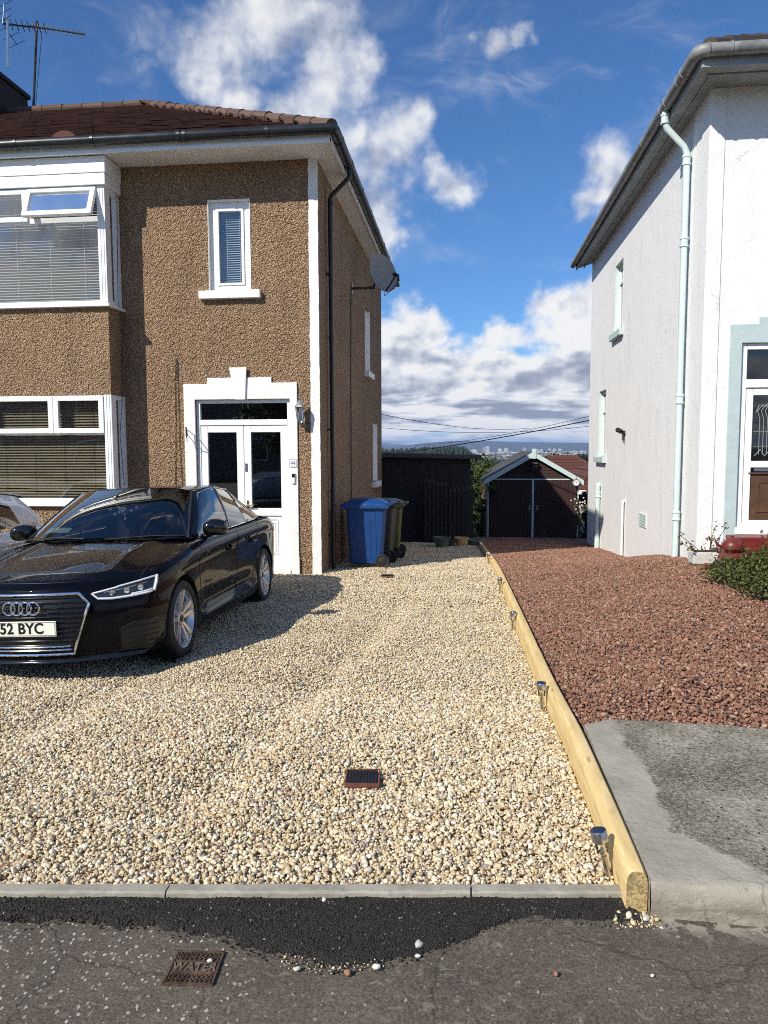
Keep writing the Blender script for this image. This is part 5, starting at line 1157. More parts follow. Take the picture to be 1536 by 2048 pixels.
# ------------------------------------------------------------------ bins
def wheelie(label, loc, rz, mat, group='wheeled bins beside the brown house'):
    t = thing('wheelie_bin', label, 'wheelie bin', loc, rz, group)
    # local: +x hinge/wheel side, -x front; y width
    def sec(z):
        k = z/1.0; x0 = lerp(-0.27, -0.325, k); x1 = lerp(0.215, 0.285, k); y = lerp(0.22, 0.285, k); return x0, x1, y
    mb = MB(); mb.smooth = True; N = 6
    def loop(z, inset=0.0):
        x0, x1, y = sec(z); x0 += inset; x1 -= inset; y -= inset; r = 0.045; pts = []
        for cx, cy, a0 in ((x1-r, y-r, 0), (x0+r, y-r, 90), (x0+r, -y+r, 180), (x1-r, -y+r, 270)):
            for j in range(N): a = R_(a0+90*j/(N-1)); pts.append((cx+r*math.cos(a), cy+r*math.sin(a), z))
        return pts
    zs = [0.05, 0.07, 0.30, 0.60, 0.88, 0.90, 0.905, 0.955, 0.96]; ins = [0.02, 0, 0, 0, 0, 0, -0.022, -0.022, -0.005]
    ks = [mb.add(loop(z, i)) for z, i in zip(zs, ins)]; n = 4*N
    for a, b in zip(ks[:-1], ks[1:]):
        for j in range(n): mb.q(a+j, a+(j+1) % n, b+(j+1) % n, b+j)
    mb.q(*[ks[0]+j for j in range(n)])
    # raised panels on the long sides, wheel recess rib
    mb.smooth = False
    for s_ in (-1, 1):
        for (xa, xb) in ((-0.135, 0.045),):
            yy = lambda z: s_*(sec(z)[2]+0.004)
            mb.hexa([(xa, yy(0.12)-s_*0.02, 0.12), (xb, yy(0.12)-s_*0.02, 0.12), (xb, yy(0.12), 0.12), (xa, yy(0.12), 0.12), (xa-0.01, yy(0.80)-s_*0.02, 0.80), (xb+0.005, yy(0.80)-s_*0.02, 0.80), (xb+0.005, yy(0.80), 0.80), (xa-0.01, yy(0.80), 0.80)])
        for xr in (-0.205, 0.12):
            mb.hexa([(xr, s_*(sec(0.1)[2]-0.01), 0.1), (xr+0.022, s_*(sec(0.1)[2]-0.01), 0.1), (xr+0.022, s_*(sec(0.1)[2]+0.006), 0.1), (xr, s_*(sec(0.1)[2]+0.006), 0.1),
                     (xr-0.015, s_*(sec(0.86)[2]-0.01), 0.86), (xr+0.007, s_*(sec(0.86)[2]-0.01), 0.86), (xr+0.007, s_*(sec(0.86)[2]+0.006), 0.86), (xr-0.015, s_*(sec(0.86)[2]+0.006), 0.86)])
    mb.build('body', mat, t, sharp=40)
    mb = MB(); mb.smooth = True
    def lid(u, v):
        x = lerp(-0.40, 0.33, u); y = lerp(-0.33, 0.33, v); e = min(1, 4*min(u, 1-u), 4.5*min(v, 1-v)); return (x, y, 0.965+0.085*e**0.6+0.015*math.sin(math.pi*v)*math.sin(math.pi*u))
    mb.grid(lid, 24, 20)
    def skirt(u, v):
        s = u*4; k = int(min(s, 3.999)); f_ = s-k; a, b = [((0, 0), (1, 0)), ((1, 0), (1, 1)), ((1, 1), (0, 1)), ((0, 1), (0, 0))][k]
        p = lid(lerp(a[0], b[0], f_), lerp(a[1], b[1], f_)); return (p[0], p[1], p[2]-0.04*v)
    mb.grid(skirt, 80, 2); mb.smooth = False
    mb.tube([(0.36, -0.22, 0.99), (0.375, -0.2, 0.99), (0.375, 0.2, 0.99), (0.36, 0.22, 0.99)], 0.016, 8); mb.box(0.29, 0.37, -0.23, -0.17, 0.965, 1.0); mb.box(0.29, 0.37, 0.17, 0.23, 0.965, 1.0); mb.box(-0.44, -0.38, -0.10, 0.10, 0.935, 0.965)
    mb.build('lid', mat, t, sharp=50)
    for s_ in (-1, 1):
        mb = MB(); mb.lathe([(0.0, 0.03), (0.05, 0.032), (0.07, 0.022), (0.095, 0.03), (0.105, 0.02), (0.105, -0.02), (0.095, -0.03), (0, -0.03)], (0.235, s_*0.245, 0.105), (0, s_, 0), 24); mb.build('wheel', 'rubber', t)
    mb = MB(); mb.tube([(0.235, -0.25, 0.105), (0.235, 0.25, 0.105)], 0.013, 8); mb.build('axle', 'dark_metal', t)
    return t
wheelie('blue wheelie bin standing nearest against the brown side wall', (-1.50, 11.45, YZ(11.3)+0.0), R_(3), 'bin_blue')
wheelie('dark grey wheelie bin squeezed between the blue bin and the olive bin', (-1.44, 12.35, YZ(12.2)), R_(-2), 'bin_grey')
wheelie('olive green wheelie bin farthest back beside the brown side wall', (-1.40, 13.25, YZ(13.1)), R_(2), 'bin_olive')

# ------------------------------------------------------------------ dark lean-to shed, picket gate, pots
sy = 19.0; gz0 = YZ(19.0)
t = thing('lean_to_shed', 'black low flat-roofed shed in the shade behind the brown house', 'shed', (-1.0, sy, gz0))
def bw(o): o.matrix_parent_inverse = Matrix.Translation((1.0, -sy, -gz0)); return o
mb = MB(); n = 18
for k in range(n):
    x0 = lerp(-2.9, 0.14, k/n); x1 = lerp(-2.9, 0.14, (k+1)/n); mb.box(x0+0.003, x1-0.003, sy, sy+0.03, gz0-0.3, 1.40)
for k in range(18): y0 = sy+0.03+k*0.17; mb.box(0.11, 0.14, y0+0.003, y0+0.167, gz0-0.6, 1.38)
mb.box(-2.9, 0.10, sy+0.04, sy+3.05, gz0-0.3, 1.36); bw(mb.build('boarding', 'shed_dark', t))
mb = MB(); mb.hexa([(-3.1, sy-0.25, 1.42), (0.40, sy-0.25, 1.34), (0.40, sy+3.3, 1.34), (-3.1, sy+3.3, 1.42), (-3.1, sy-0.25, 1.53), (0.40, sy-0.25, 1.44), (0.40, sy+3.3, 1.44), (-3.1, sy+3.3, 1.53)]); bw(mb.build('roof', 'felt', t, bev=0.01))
mb = MB(); mb.tube([(0.34, sy-0.24, 1.29), (0.34, sy+3.2, 1.27)], 0.05, 10); bw(mb.build('gutter', 'gutter_grey', t))
gy = 18.55; gz1 = YZ(gy)
for gi, (xa, xb, lab) in enumerate(((-1.02, -0.42, 'left leaf of the black picket gate in front of the shed'), (-0.40, 0.22, 'right leaf of the black picket gate in front of the shed'))):
    t = thing('picket_gate', lab, 'gate', ((xa+xb)/2, gy, gz1), 0, 'black picket gates by the shed')
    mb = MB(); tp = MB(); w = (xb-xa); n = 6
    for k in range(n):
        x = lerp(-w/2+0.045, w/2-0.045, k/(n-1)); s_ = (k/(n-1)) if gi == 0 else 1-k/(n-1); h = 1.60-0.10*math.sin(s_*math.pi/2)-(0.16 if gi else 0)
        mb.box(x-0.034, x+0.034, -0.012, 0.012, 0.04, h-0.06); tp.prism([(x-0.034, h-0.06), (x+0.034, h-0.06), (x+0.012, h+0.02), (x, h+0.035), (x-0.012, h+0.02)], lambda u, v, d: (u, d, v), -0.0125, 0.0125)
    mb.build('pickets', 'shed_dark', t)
    tp.build('picket_tips', 'bin_grey', t)  # tips coloured greyer than the pickets for the light showing between them
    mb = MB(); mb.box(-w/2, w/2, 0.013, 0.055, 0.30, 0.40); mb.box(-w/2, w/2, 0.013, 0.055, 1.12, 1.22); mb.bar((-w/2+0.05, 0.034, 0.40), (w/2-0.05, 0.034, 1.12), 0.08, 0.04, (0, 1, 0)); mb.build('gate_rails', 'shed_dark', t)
def pot(label, loc, r, h, mat):
    t = thing('plant_pot', label, 'plant pot', loc, 0, 'plant pots at the end of the gravel')
    mb = MB(); mb.lathe([(0, 0), (r*0.72, 0), (r*0.95, h*0.82), (r*1.06, h*0.84), (r*1.06, h), (r*0.93, h), (r*0.90, h*0.8)], n=26); mb.build('pot', mat, t)
    mb = MB(); mb.lathe([(0, h*0.86), (r*0.92, h*0.84)], n=26); mb.build('soil', 'soil', t)
def atpot(u, v, Y): p = atY(u, v, Y); return (p.x, p.y, yel_z(p.x, p.y)-0.01)
pot('dark glazed plant pot with a pale rim, leftmost of the pots by the gate', atpot(884, 1094, 16.9), 0.20, 0.22, 'pot_glaze')
pot('yellow plant pot in the middle of the shaded pots by the gate', atpot(923, 1090, 17.1), 0.17, 0.18, 'pot_yellow')
pot('low dark plant pot beside the end of the log', atpot(948, 1088, 17.4), 0.18, 0.14, 'pot_glaze')
pot('small black plant pot between the glazed pot and the yellow pot', atpot(903, 1093, 17.0), 0.10, 0.14, 'bin_grey')

# ------------------------------------------------------------------ timber garage at the end of the red gravel
gY0 = 23.0; gx0, gx1 = 0.70, 3.44; gzb = -1.17; gm = (gx0+gx1)/2; ev, ap = 0.66, 1.40
GA = thing('timber_garage', 'dark red timber garage with a gabled roof, pale green bargeboards and double doors', 'garage', (gm, gY0, gzb))
def ga(o): o.parent = GA; o.matrix_parent_inverse = Matrix.Translation((-gm, -gY0, -gzb)); return o
fg = lambda u, v, d: (u, gY0+d, v)
mb = MB(); bl = lambda x: ev+(ap-ev)*(1-abs(x-gm)/((gx1-gx0)/2+0.02))
for x0, x1 in ((gx0, gx0+0.06), (gx1-0.06, gx1)): mb.box(x0, x1, gY0, gY0+5.2, gzb-0.4, ev)
mb.box(gx0, gx1, gY0+5.15, gY0+5.2, gzb-0.4, ev)
n = 8
for k in range(n):                                            # horizontal boards in the gable
    z0 = lerp(ev+0.03, ap-0.03, k/n); z1 = lerp(ev+0.03, ap-0.03, (k+1)/n); h0 = (gx1-gx0)/2*(1-(z0-ev)/(ap-ev)); h1_ = (gx1-gx0)/2*(1-(z1-ev)/(ap-ev))
    mb.hexa([(gm-h0, gY0-0.018, z0), (gm+h0, gY0-0.018, z0), (gm+h0, gY0+0.03, z0), (gm-h0, gY0+0.03, z0), (gm-h1_, gY0-0.004, z1), (gm+h1_, gY0-0.004, z1), (gm+h1_, gY0+0.03, z1), (gm-h1_, gY0+0.03, z1)])
mb.box(gx0+0.06, gx1-0.06, gY0+0.035, gY0+0.05, gzb-0.4, ev); ga(mb.build('wall', 'garage_wood'))  # includes a sheet added behind the doors to stop light in their gaps
for s_, xa, xb in ((0, gx0+0.07, gm-0.03), (1, gm+0.03, gx1-0.07)):
    mb = MB(); n = 11
    for k in range(n): x0 = lerp(xa, xb, k/n); x1 = lerp(xa, xb, (k+1)/n); mb.box(x0+0.002, x1-0.002, gY0-0.02, gY0+0.015, gzb+0.03, ev-0.02)
    d_ = ga(mb.build('door', 'garage_wood', bev=0.004))
    mb = MB(); x = gm+(0.13 if s_ else -0.10); mb.box(x-0.015, x+0.015, gY0-0.035, gY0-0.021, -0.28, -0.12); mb.tube([(x, gY0-0.03, -0.26), (x, gY0-0.07, -0.26), (x+0.05, gY0-0.07, -0.25)], 0.012, 6); mb.build('handle', 'steel', d_)
mb = MB()
mb.box(gm-0.03, gm+0.03, gY0-0.035, gY0+0.01, gzb+0.02, ev-0.015); mb.box(gx0+0.03, gx1-0.03, gY0-0.035, gY0, ev-0.012, ev+0.025); mb.box(gx0+0.0, gx0+0.035, gY0-0.03, gY0, gzb, ev); mb.box(gx1-0.035, gx1, gY0-0.03, gY0, gzb, ev)
ga(mb.build('door_trim', 'mint_paint'))
mb = MB(); ov = 0.13
for s_ in (-1, 1):
    xo = gm+s_*((gx1-gx0)/2+ov); zo = ev-(ap-ev)*ov/((gx1-gx0)/2)
    mb.hexa([(xo, gY0-0.16, zo-0.10), (gm, gY0-0.16, ap-0.04), (gm, gY0-0.13, ap-0.04), (xo, gY0-0.13, zo-0.10), (xo, gY0-0.16, zo+0.05), (gm, gY0-0.16, ap+0.11), (gm, gY0-0.13, ap+0.11), (xo, gY0-0.13, zo+0.05)])
mb.box(gm-0.06, gm+0.06, gY0-0.185, gY0-0.162, ap-0.10, ap+0.20)
ga(mb.build('bargeboards', 'mint_paint'))
mb = MB()
for s_ in (-1, 1):
    xo = gm+s_*((gx1-gx0)/2+ov+0.03); zo = ev-(ap-ev)*(ov+0.03)/((gx1-gx0)/2); mb.hexa([(xo, gY0-0.128, zo+0.0), (gm, gY0-0.128, ap+0.05), (gm, gY0+5.35, ap+0.05), (xo, gY0+5.35, zo), (xo, gY0-0.128, zo+0.06), (gm, gY0-0.128, ap+0.115), (gm, gY0+5.35, ap+0.115), (xo, gY0+5.35, zo+0.06)])
ga(mb.build('roof', 'felt'))
t = thing('bird_box', 'wooden bird box under the apex of the garage gable', 'bird box', (gm+0.02, gY0-0.02, ap-0.36))
mb = MB(); mb.box(-0.09, 0.09, -0.14, 0, -0.13, 0.10); mb.build('box', 'soil', t, bev=0.005); mb = MB(); mb.hexa([(-0.11, -0.18, 0.10), (0.11, -0.18, 0.10), (0.11, 0, 0.14), (-0.11, 0, 0.14), (-0.11, -0.18, 0.115), (0.11, -0.18, 0.115), (0.11, 0, 0.155), (-0.11, 0, 0.155)]); mb.build('roof', 'felt', t)
mb = MB(); mb.lathe([(0, 0), (0.025, 0)], (0, -0.1415, 0.02), (0, -1, 0), 14); mb.build('entrance_hole', 'dark_screen', t)
p = atY(1152, 965, gY0-0.20); t = thing('outdoor_clock', 'round white clock hanging at the right end of the garage bargeboard', 'clock', p)
mb = MB(); mb.lathe([(0, 0.03), (0.085, 0.03), (0.085, 0.026)], (0, 0, 0), (0, -1, 0), 28); mb.build('face', 'white_plastic', t)
mb = MB(); mb.lathe([(0.086, 0.0), (0.11, 0.0), (0.112, 0.03), (0.10, 0.045), (0.086, 0.04), (0.086, 0)], (0, 0, 0), (0, -1, 0), 28); mb.tube([(0, 0.0, 0.11), (0, 0.03, 0.17), (0, 0.10, 0.17)], 0.01, 6); mb.build('rim', 'dish_grey', t)
mb = MB(); mb.bar((0, -0.033, 0), (0.035, -0.033, 0.03), 0.007, 0.003, (0, 1, 0)); mb.bar((0, -0.033, 0), (-0.01, -0.033, 0.065), 0.005, 0.003, (0, 1, 0)); mb.build('hands', 'dark_screen', t)
p = atY(986, 978, gY0-0.25); t = thing('hanging_basket', 'green hanging basket on the left front corner of the garage', 'hanging basket', p); rng = random.Random(3)
mb = MB(); mb.lathe([(0, -0.15), (0.09, -0.11), (0.14, 0.0), (0.13, 0.0)], n=16); mb.build('basket', 'shed_dark', t)
mb = MB(); mb.tube([(0, 0.2, 0.28), (0, 0.0, 0.28)], 0.008, 5)
for a in (0, 2.1, 4.2): mb.tube([(0.13*math.cos(a), 0.13*math.sin(a), 0), (0, 0, 0.28)], 0.004, 4)
mb.build('chains', 'dark_metal', t)
mb = MB(); leaves(mb, rng, 320, (0, 0, 0.03), (0.17, 0.15, 0.13), 0.035); mb.build('foliage', 'leaf_shrub', t, recalc=False)
p = atY(1157, 1020, 22.2); t = thing('rose_bush', 'climbing rose with pale blooms at the right corner of the garage', 'rose bush', (p.x, 22.2, -1.1)); rng = random.Random(9)
mb = MB()
for k in range(5): mb.tube([(0.03*k-0.06, 0, 0), (rng.uniform(-0.1, 0.1), 0, 0.7), (rng.uniform(-0.16, 0.16), rng.uniform(-0.1, 0.1), 1.25)], 0.012, 5)
mb.build('stems', 'trunk', t)
mb = MB()
for k in range(9): leaves(mb, rng, 60, (rng.gauss(0, 0.09), rng.gauss(0, 0.08), rng.uniform(0.5, 1.25)), (0.11, 0.1, 0.11), 0.035)
mb.build('foliage', 'leaf_shrub', t, recalc=False)
mb = MB()
for k in range(14): mb.sphere((rng.gauss(-0.02, 0.11), rng.uniform(-0.17, -0.05), rng.uniform(0.9, 1.3)), 0.025, n=8, m=5)
mb.build('blooms', 'flower', t)

# ------------------------------------------------------------------ cars
def make_car(name, label, group, loc, rz, paint, kind):
    """local axes: nose at y = 0, tail at y = length, x across, z up from the road"""
    car = thing(name, label, 'car', loc, rz, group)
    Lg = 4.458 if kind == 'saloon' else 4.30
    ys = [0.0, .05, .15, .35, .6, .9, 1.2, 1.5, 2.0, 2.6, 3.1, 3.5, 3.9, 4.2, 4.38, Lg] if kind == 'saloon' else [0.0, .05, .15, .35, .6, .9, 1.2, 1.5, 2.0, 2.6, 3.1, 3.5, 3.8, 4.05, 4.2, Lg]
    def T(vals): return pchip(ys, vals)
    if kind == 'saloon':
        Z0 = T([.705, .745, .782, .832, .885, .932, .972, .70, .62, .62, .64, .70, 1.035, 1.040, 1.02, .97])
        ZS = T([.690, .722, .750, .795, .840, .886, .924, .940, .948, .958, .968, .980, .990, .988, .97, .92])
        WS = T([.745, .755, .765, .775, .785, .790, .797, .803, .808, .812, .812, .800, .770, .735, .70, .67])
    else:
        Z0 = T([.685, .735, .775, .835, .90, .950, .99, .70, .62, .62, .62, .62, .64, .66, .70, .72])
        ZS = T([.655, .695, .725, .782, .845, .900, .94, .955, .965, .975, .99, 1.01, 1.02, 1.02, 1.0, .96])
        WS = T([.745, .755, .765, .775, .785, .790, .797, .803, .808, .812, .805, .79, .77, .745, .72, .69])
    ZT = T([.625, .645, .672, .708, .745, .771, .788, .802, .818, .838, .852, .860, .862, .858, .845, .81])
    WT = T([.800, .822, .845, .872, .888, .897, .893, .890, .890, .890, .893, .897, .888, .865, .84, .80])
    WM = T([.800, .825, .855, .885, .897, .900, .876, .868, .866, .866, .876, .900, .888, .862, .835, .80])
    WL = T([.790, .818, .845, .872, .890, .895, .884, .878, .876, .876, .884, .895, .880, .850, .82, .78])
    WB = T([.735, .765, .79, .825, .845, .850, .852, .852, .852, .852, .852, .850, .84, .81, .78, .74])
    bf = lambda y: .36*max(0, 1-y/1.15)**1.35
    brr = lambda y: .26*max(0, 1-(Lg-y)/1.0)**1.35
    yv = lambda z, y: (0.10*max(0, (z-0.50)/0.2)**2*0.35+0.03*max(0, (0.34-z)/0.16)**2)*max(0, 1-y/.25)
    def place(x, y, z):
        return (x, y+bf(y)*(abs(x)/.85)**2.3-brr(y)*(abs(x)/.85)**2.3+yv(z, y), z)
    nt = 22
    def side(y):                                               # half section from shoulder to underside: (x, z)
        zs, ws, zt, wt, wm, wl, wb = ZS(y), WS(y), ZT(y), WT(y), WM(y), WL(y), WB(y)
        pts = []
        for k in range(6):                                     # shoulder rolls over into the tornado line
            s = k/6; a = s*math.pi/2; pts.append((ws+(wt-ws)*math.sin(a)**0.85, zs+(zt-zs)*(1-math.cos(a))**0.9))
        pts.append((wt, zt)); cr = 0.024*sst(0.5, 1.0, y)*sst(Lg-0.1, Lg-0.6, y)
        pts.append((wt-cr*0.7, zt-0.022)); pts.append((wt-cr, zt-0.045))
        for k in range(1, 9): s = k/8; pts.append((lerp(wt-cr, wm, sst(0, 1, s)), lerp(zt-0.045, 0.50, s)))
        dk = sst(1.15, 1.55, y)*sst(3.15, 2.75, y)
        for k in range(1, 8): s = k/7; pts.append((lerp(wm, wl, sst(0, 1, s))-0.034*dk*math.sin(math.pi*s**1.2)**1.5+0.010*dk*sst(0.75, 1, s), lerp(0.50, 0.27, s)))
        for k in range(1, 5): s = k/4; pts.append((lerp(wl, wb, s**1.6), lerp(0.27, 0.17, s)))
        return pts
    def ring_pts(y):
        zs, ws, z0 = ZS(y), WS(y), Z0(y); tub = sst(1.22, 1.42, y)*sst(3.86, 3.6, y) if kind == 'saloon' else sst(1.22, 1.42, y)
        ex = lerp(2.3, 9.0, tub); top = []
        for k in range(nt):
            x = ws*(k/nt); f = 1-(k/nt)**ex
            crease = 0.016*math.exp(-((k/nt-0.64)/0.07)**2)*sst(0.15, 0.5, y)*(1-tub)      # bonnet crease
            top.append((x, zs+(z0-zs)*f+crease))
        return top+side(y)
    NY = 150; yy = [Lg*(k/NY) for k in range(NY+1)]
    mb = MB(); mb.smooth = True; rows = []
    for y in yy:
        h = ring_pts(y); rows.append([place(x, y, z) for x, z in h])
    n = len(rows[0]); ns = nt
    for sgn in (1, -1):
        k0 = mb.add([(sgn*p[0], p[1], p[2]) for r in rows for p in r])
        for i in range(NY):
            for j in range(n-1): 
                a = k0+i*n+j; c = rows[i][j]; mb.cur = 1 if (1.30 < yy[i] < (3.75 if kind == 'saloon' else 9) and j < nt-2) else 0
                mb.q(a, a+1, a+n+1, a+n) if sgn > 0 else mb.q(a, a+n, a+n+1, a+1)
        mb.cur = 0
        # nose and tail faces
        for (y, dirn) in ((0.0, 1), (Lg, -1)):
            h = ring_pts(y); tp = h[:nt+1]; sd = h[nt:]; zb = sd[-1][1]; sx = [q_[0] for q_ in sd]; sz = [q_[1] for q_ in sd]
            def face(u, v, tp=tp, sx=sx, sz=sz, zb=zb, y=y, sgn=sgn):
                ztop = float(np.interp(u*WS(y), [q_[0] for q_ in tp], [q_[1] for q_ in tp])); zside = sz[min(len(sz)-1, int(round(v*(len(sz)-1))))]
                f = (sz[0]-zside)/(sz[0]-zb); z = lerp(ztop, zb, f); X = float(np.interp(-zside, [-q_ for q_ in sz], sx)); p = place(u*X, y, z); return (sgn*p[0], p[1], p[2])
            mb.grid(face, nt, len(sd)-1)
        k1 = mb.add([(0, place(0, y, 0.17)[1], 0.17) for y in yy])
        for i in range(NY): mb.q(k0+i*n+n-1, k0+(i+1)*n+n-1, k1+i+1, k1+i)
    bm = bmesh.new(); vs = [bm.verts.new(p) for p in mb.v]
    for f, mi in zip(mb.f, mb.mi):
        try: fc = bm.faces.new([vs[i] for i in f]); fc.material_index = mi; fc.smooth = True
        except ValueError: pass
    bmesh.ops.remove_doubles(bm, verts=bm.verts, dist=2e-4); bmesh.ops.recalc_face_normals(bm, faces=bm.faces)
    bvh = BVHTree.FromBMesh(bm)
    def hit(o, d, off=0.0):
        r = bvh.ray_cast(Vector(o), Vector(d).normalized())
        if r[0] is None: return None
        nn = r[1] if r[1].dot(Vector(d)) < 0 else -r[1]; return r[0]+nn*off
    def on_side(y, z, off=0.0, s_=1): p = hit((s_*2, y, z), (-s_, 0, 0), off); return p if p else Vector((s_*0.88, y, z))
    def on_front(x, z, off=0.0): p = hit((x, -2, z), (0, 1, 0), off); return p if p else Vector((x, 0.3, z))
    def on_top(x, y, off=0.0): p = hit((x, y, 3), (0, 0, -1), off); return p if p else Vector((x, y, 0.9))
    # wheel arches
    WR, WC = 0.325, ((0.866, 0.325), (3.503, 0.325)) if kind == 'saloon' else ((0.87, 0.325), (3.47, 0.325))
    AR = 0.362
    lips = {}
    for (cy, cz) in WC:
        for s_ in (1, -1): lips[(cy, s_)] = [(a, on_side(cy+AR*math.cos(a), max(0.19, cz+AR*math.sin(a)), 0, s_)) for a in [R_(-20)+k*R_(220)/44 for k in range(45)]]
    kill = []
    for f in bm.faces:
        c = f.calc_center_median()
        if abs(c.x) > 0.60:
            for (cy, cz) in WC:
                if (c.y-cy)**2+(c.z-cz)**2 < AR**2: kill.append(f)
    bmesh.ops.delete(bm, geom=kill, context='FACES')
    for v in bm.verts:
        if v.is_boundary and abs(v.co.x) > 0.60:
            for (cy, cz) in WC:
                d = math.hypot(v.co.y-cy, v.co.z-cz)
                if d < AR+0.06 and d > 1e-3: v.co.y = cy+(v.co.y-cy)*AR/d; v.co.z = cz+(v.co.z-cz)*AR/d
    me = bpy.data.meshes.new('body'); bm.to_mesh(me); bm.free(); me.materials.append(MATS[paint]); me.materials.append(MATS['seat_cloth'])
    me.set_sharp_from_angle(angle=R_(38)); body = bpy.data.objects.new('body', me); COL.objects.link(body); body.parent = car
    mb = MB(); mb.smooth = True
    for (cy, s_), L_ in lips.items():
        cz = 0.325; cs = [0, 0.012, 0.012, 0]
        k0 = mb.add([q_ for a, p in L_ for q_ in ((p.x+s_*0.004, p.y, p.z), (p.x-s_*0.02, cy+(AR-0.012)*math.cos(a), cz+(AR-0.012)*math.sin(a)), (s_*0.55, cy+(AR-0.005)*math.cos(a), cz+(AR-0.005)*math.sin(a)))])
        for i in range(len(L_)-1):
            for j in range(2): a = k0+i*3+j; mb.q(a, a+1, a+4, a+3)
        kk = mb.add([(s_*0.55, cy+AR*math.cos(a), cz+AR*math.sin(a)) for a, p in L_]); mb.smooth = False; mb.q(*range(kk, kk+len(L_))); mb.smooth = True
    mb.build('arch_liner', 'grille_black', car)
    # greenhouse
    if kind == 'saloon':
        B = [(0, 1.10, .985), (.42, 1.14, .980), (.735, 1.30, .955), (.795, 1.44, .945), (.808, 2.0, .955), (.806, 2.40, .962), (.806, 2.47, .964), (.800, 3.05, .978), (.797, 3.10, .980), (.775, 3.56, .995), (.71, 3.84, 1.015), (.45, 4.00, 1.035), (0, 4.05, 1.042)]
        Tp = [(0, 1.88, 1.415), (.36, 1.92, 1.408), (.55, 2.0, 1.380), (.590, 2.06, 1.365), (.608, 2.25, 1.396), (.612, 2.50, 1.408), (.612, 2.57, 1.409), (.592, 2.95, 1.380), (.588, 3.00, 1.374), (.562, 3.30, 1.305), (.50, 3.46, 1.265), (.33, 3.40, 1.330), (0, 3.36, 1.355)]
    else:
        B = [(0, 1.10, 1.00), (.42, 1.14, .995), (.70, 1.33, .975), (.775, 1.47, .965), (.803, 2.0, .975), (.806, 2.40, .982), (.806, 2.47, .984), (.800, 3.05, 1.0), (.797, 3.10, 1.003), (.775, 3.62, 1.035), (.735, 4.08, 1.04), (.45, 4.24, 1.04), (0, 4.28, 1.04)]
        Tp = [(0, 1.88, 1.44), (.33, 1.92, 1.435), (.515, 2.0, 1.41), (.555, 2.06, 1.40), (.588, 2.25, 1.43), (.595, 2.50, 1.44), (.595, 2.57, 1.44), (.585, 3.0, 1.425), (.583, 3.06, 1.423), (.565, 3.55, 1.385), (.54, 3.86, 1.345), (.33, 3.92, 1.375), (0, 3.94, 1.385)]
    B = [Vector(p) for p in B]; Tp = [Vector(p) for p in Tp]
    def cr_(pts, t):                                           # Catmull-Rom with end reflection
        i = min(int(t), len(pts)-2); f = t-i; g = lambda k: pts[k] if 0 <= k < len(pts) else (pts[1]*1 if k < 0 else pts[-2])
        def mirror(k):
            if k < 0: q_ = pts[-k].copy(); q_.x = -q_.x; return q_
            if k >= len(pts): q_ = pts[2*len(pts)-2-k].copy(); q_.x = -q_.x; return q_
            return pts[k]
        p0, p1, p2, p3 = mirror(i-1), mirror(i), mirror(i+1), mirror(i+2)
        return 0.5*((2*p1)+(-p0+p2)*f+(2*p0-5*p1+4*p2-p3)*f*f+(-p0+3*p1-3*p2+p3)*f**3)
    def gh(t, v, s_=1, off=0.0):
        b, tt = cr_(B, t), cr_(Tp, t); p = b.lerp(tt, v)
        bul = math.sin(math.pi*v); e = 0.022*sst(2.2, 3.2, t)*sst(10.5, 9.5, t)
        p = p+Vector((e*bul, 0, 0))+Vector((0, -0.030, 0.012))*bul*sst(2.6, 1.6, t)+Vector((0, 0.02, 0.012))*bul*sst(10.2, 11, t)
        if off:
            c = Vector((0, 2.6, 0.9)); d = (p-c); d.z *= 0.6; p = p+d.normalized()*off
        return Vector((s_*p.x, p.y, p.z))
    def patch(mb, t0, t1, v0, v1, nu=10, nv=10, off=0.0, sides=(1, -1), shape=None):
        for s_ in sides: mb.grid(lambda u, v: gh(lerp(t0, t1, u), lerp(v0(u) if callable(v0) else v0, v1(u) if callable(v1) else v1, v), s_, off), nu, nv)
    mb = MB(); patch(mb, 0, 2.28, 0.02, 0.97, 22, 12); mb.build('windscreen', 'car_glass', car, sharp=180)
    mb = MB(); patch(mb, 10.35, 12, 0.04, 0.95, 16, 10); mb.build('rear_window', 'car_glass_dark', car, sharp=180)
    c1 = lambda u: lerp(0.93, 0.93, u)
    for s_ in (1, -1):
        mb = MB(); patch(mb, 3.25, 5.0, 0.03, 0.93, sides=(s_,)); mb.build('front_side_window', 'car_glass', car, sharp=180)
        mb = MB(); patch(mb, 6.0, 7.05, 0.03, 0.93, sides=(s_,)); mb.build('rear_side_window', 'car_glass_dark', car, sharp=180)
    q_end = 8.95 if kind == 'saloon' else 8.85
    for s_ in (1, -1): mb = MB(); patch(mb, 7.95, q_end, 0.04, lambda u: lerp(0.92, 0.30 if kind == 'saloon' else 0.62, u), sides=(s_,)); mb.build('quarter_window', 'car_glass_dark', car, sharp=180)
    # painted pillars and roof
    mb = MB(); patch(mb, 2.22, 3.27, 0, 1.0, 8, 8, 0.002); patch(mb, q_end-0.02, 10.37, 0, 1.0, 12, 10); patch(mb, 7.9, q_end, lambda u: lerp(0.92, 0.30 if kind == 'saloon' else 0.62, u), 1.0, 10, 6, 0.001); patch(mb, 3.2, 8, 0.93, 1.0, 30, 2, 0.001)
    patch(mb, 0, 2.3, 0.965, 1.0, 16, 2); patch(mb, 10.3, 12, 0.945, 1.0, 10, 2)
    rc = 0.030
    def roof(u, v, s_):                                        # u along from front to rear, v from centre to rail
        if u < 0.5: pass
        return None
    loop = [gh(12*k/96, 1.0, 1) for k in range(97)]
    # roof skin: rows across at matching y
    fr_ = loop[:20]; 
    def rail(y): # x and z of the roof edge at y
        best = [(p.y, p.x, p.z) for p in loop]; 
        return best
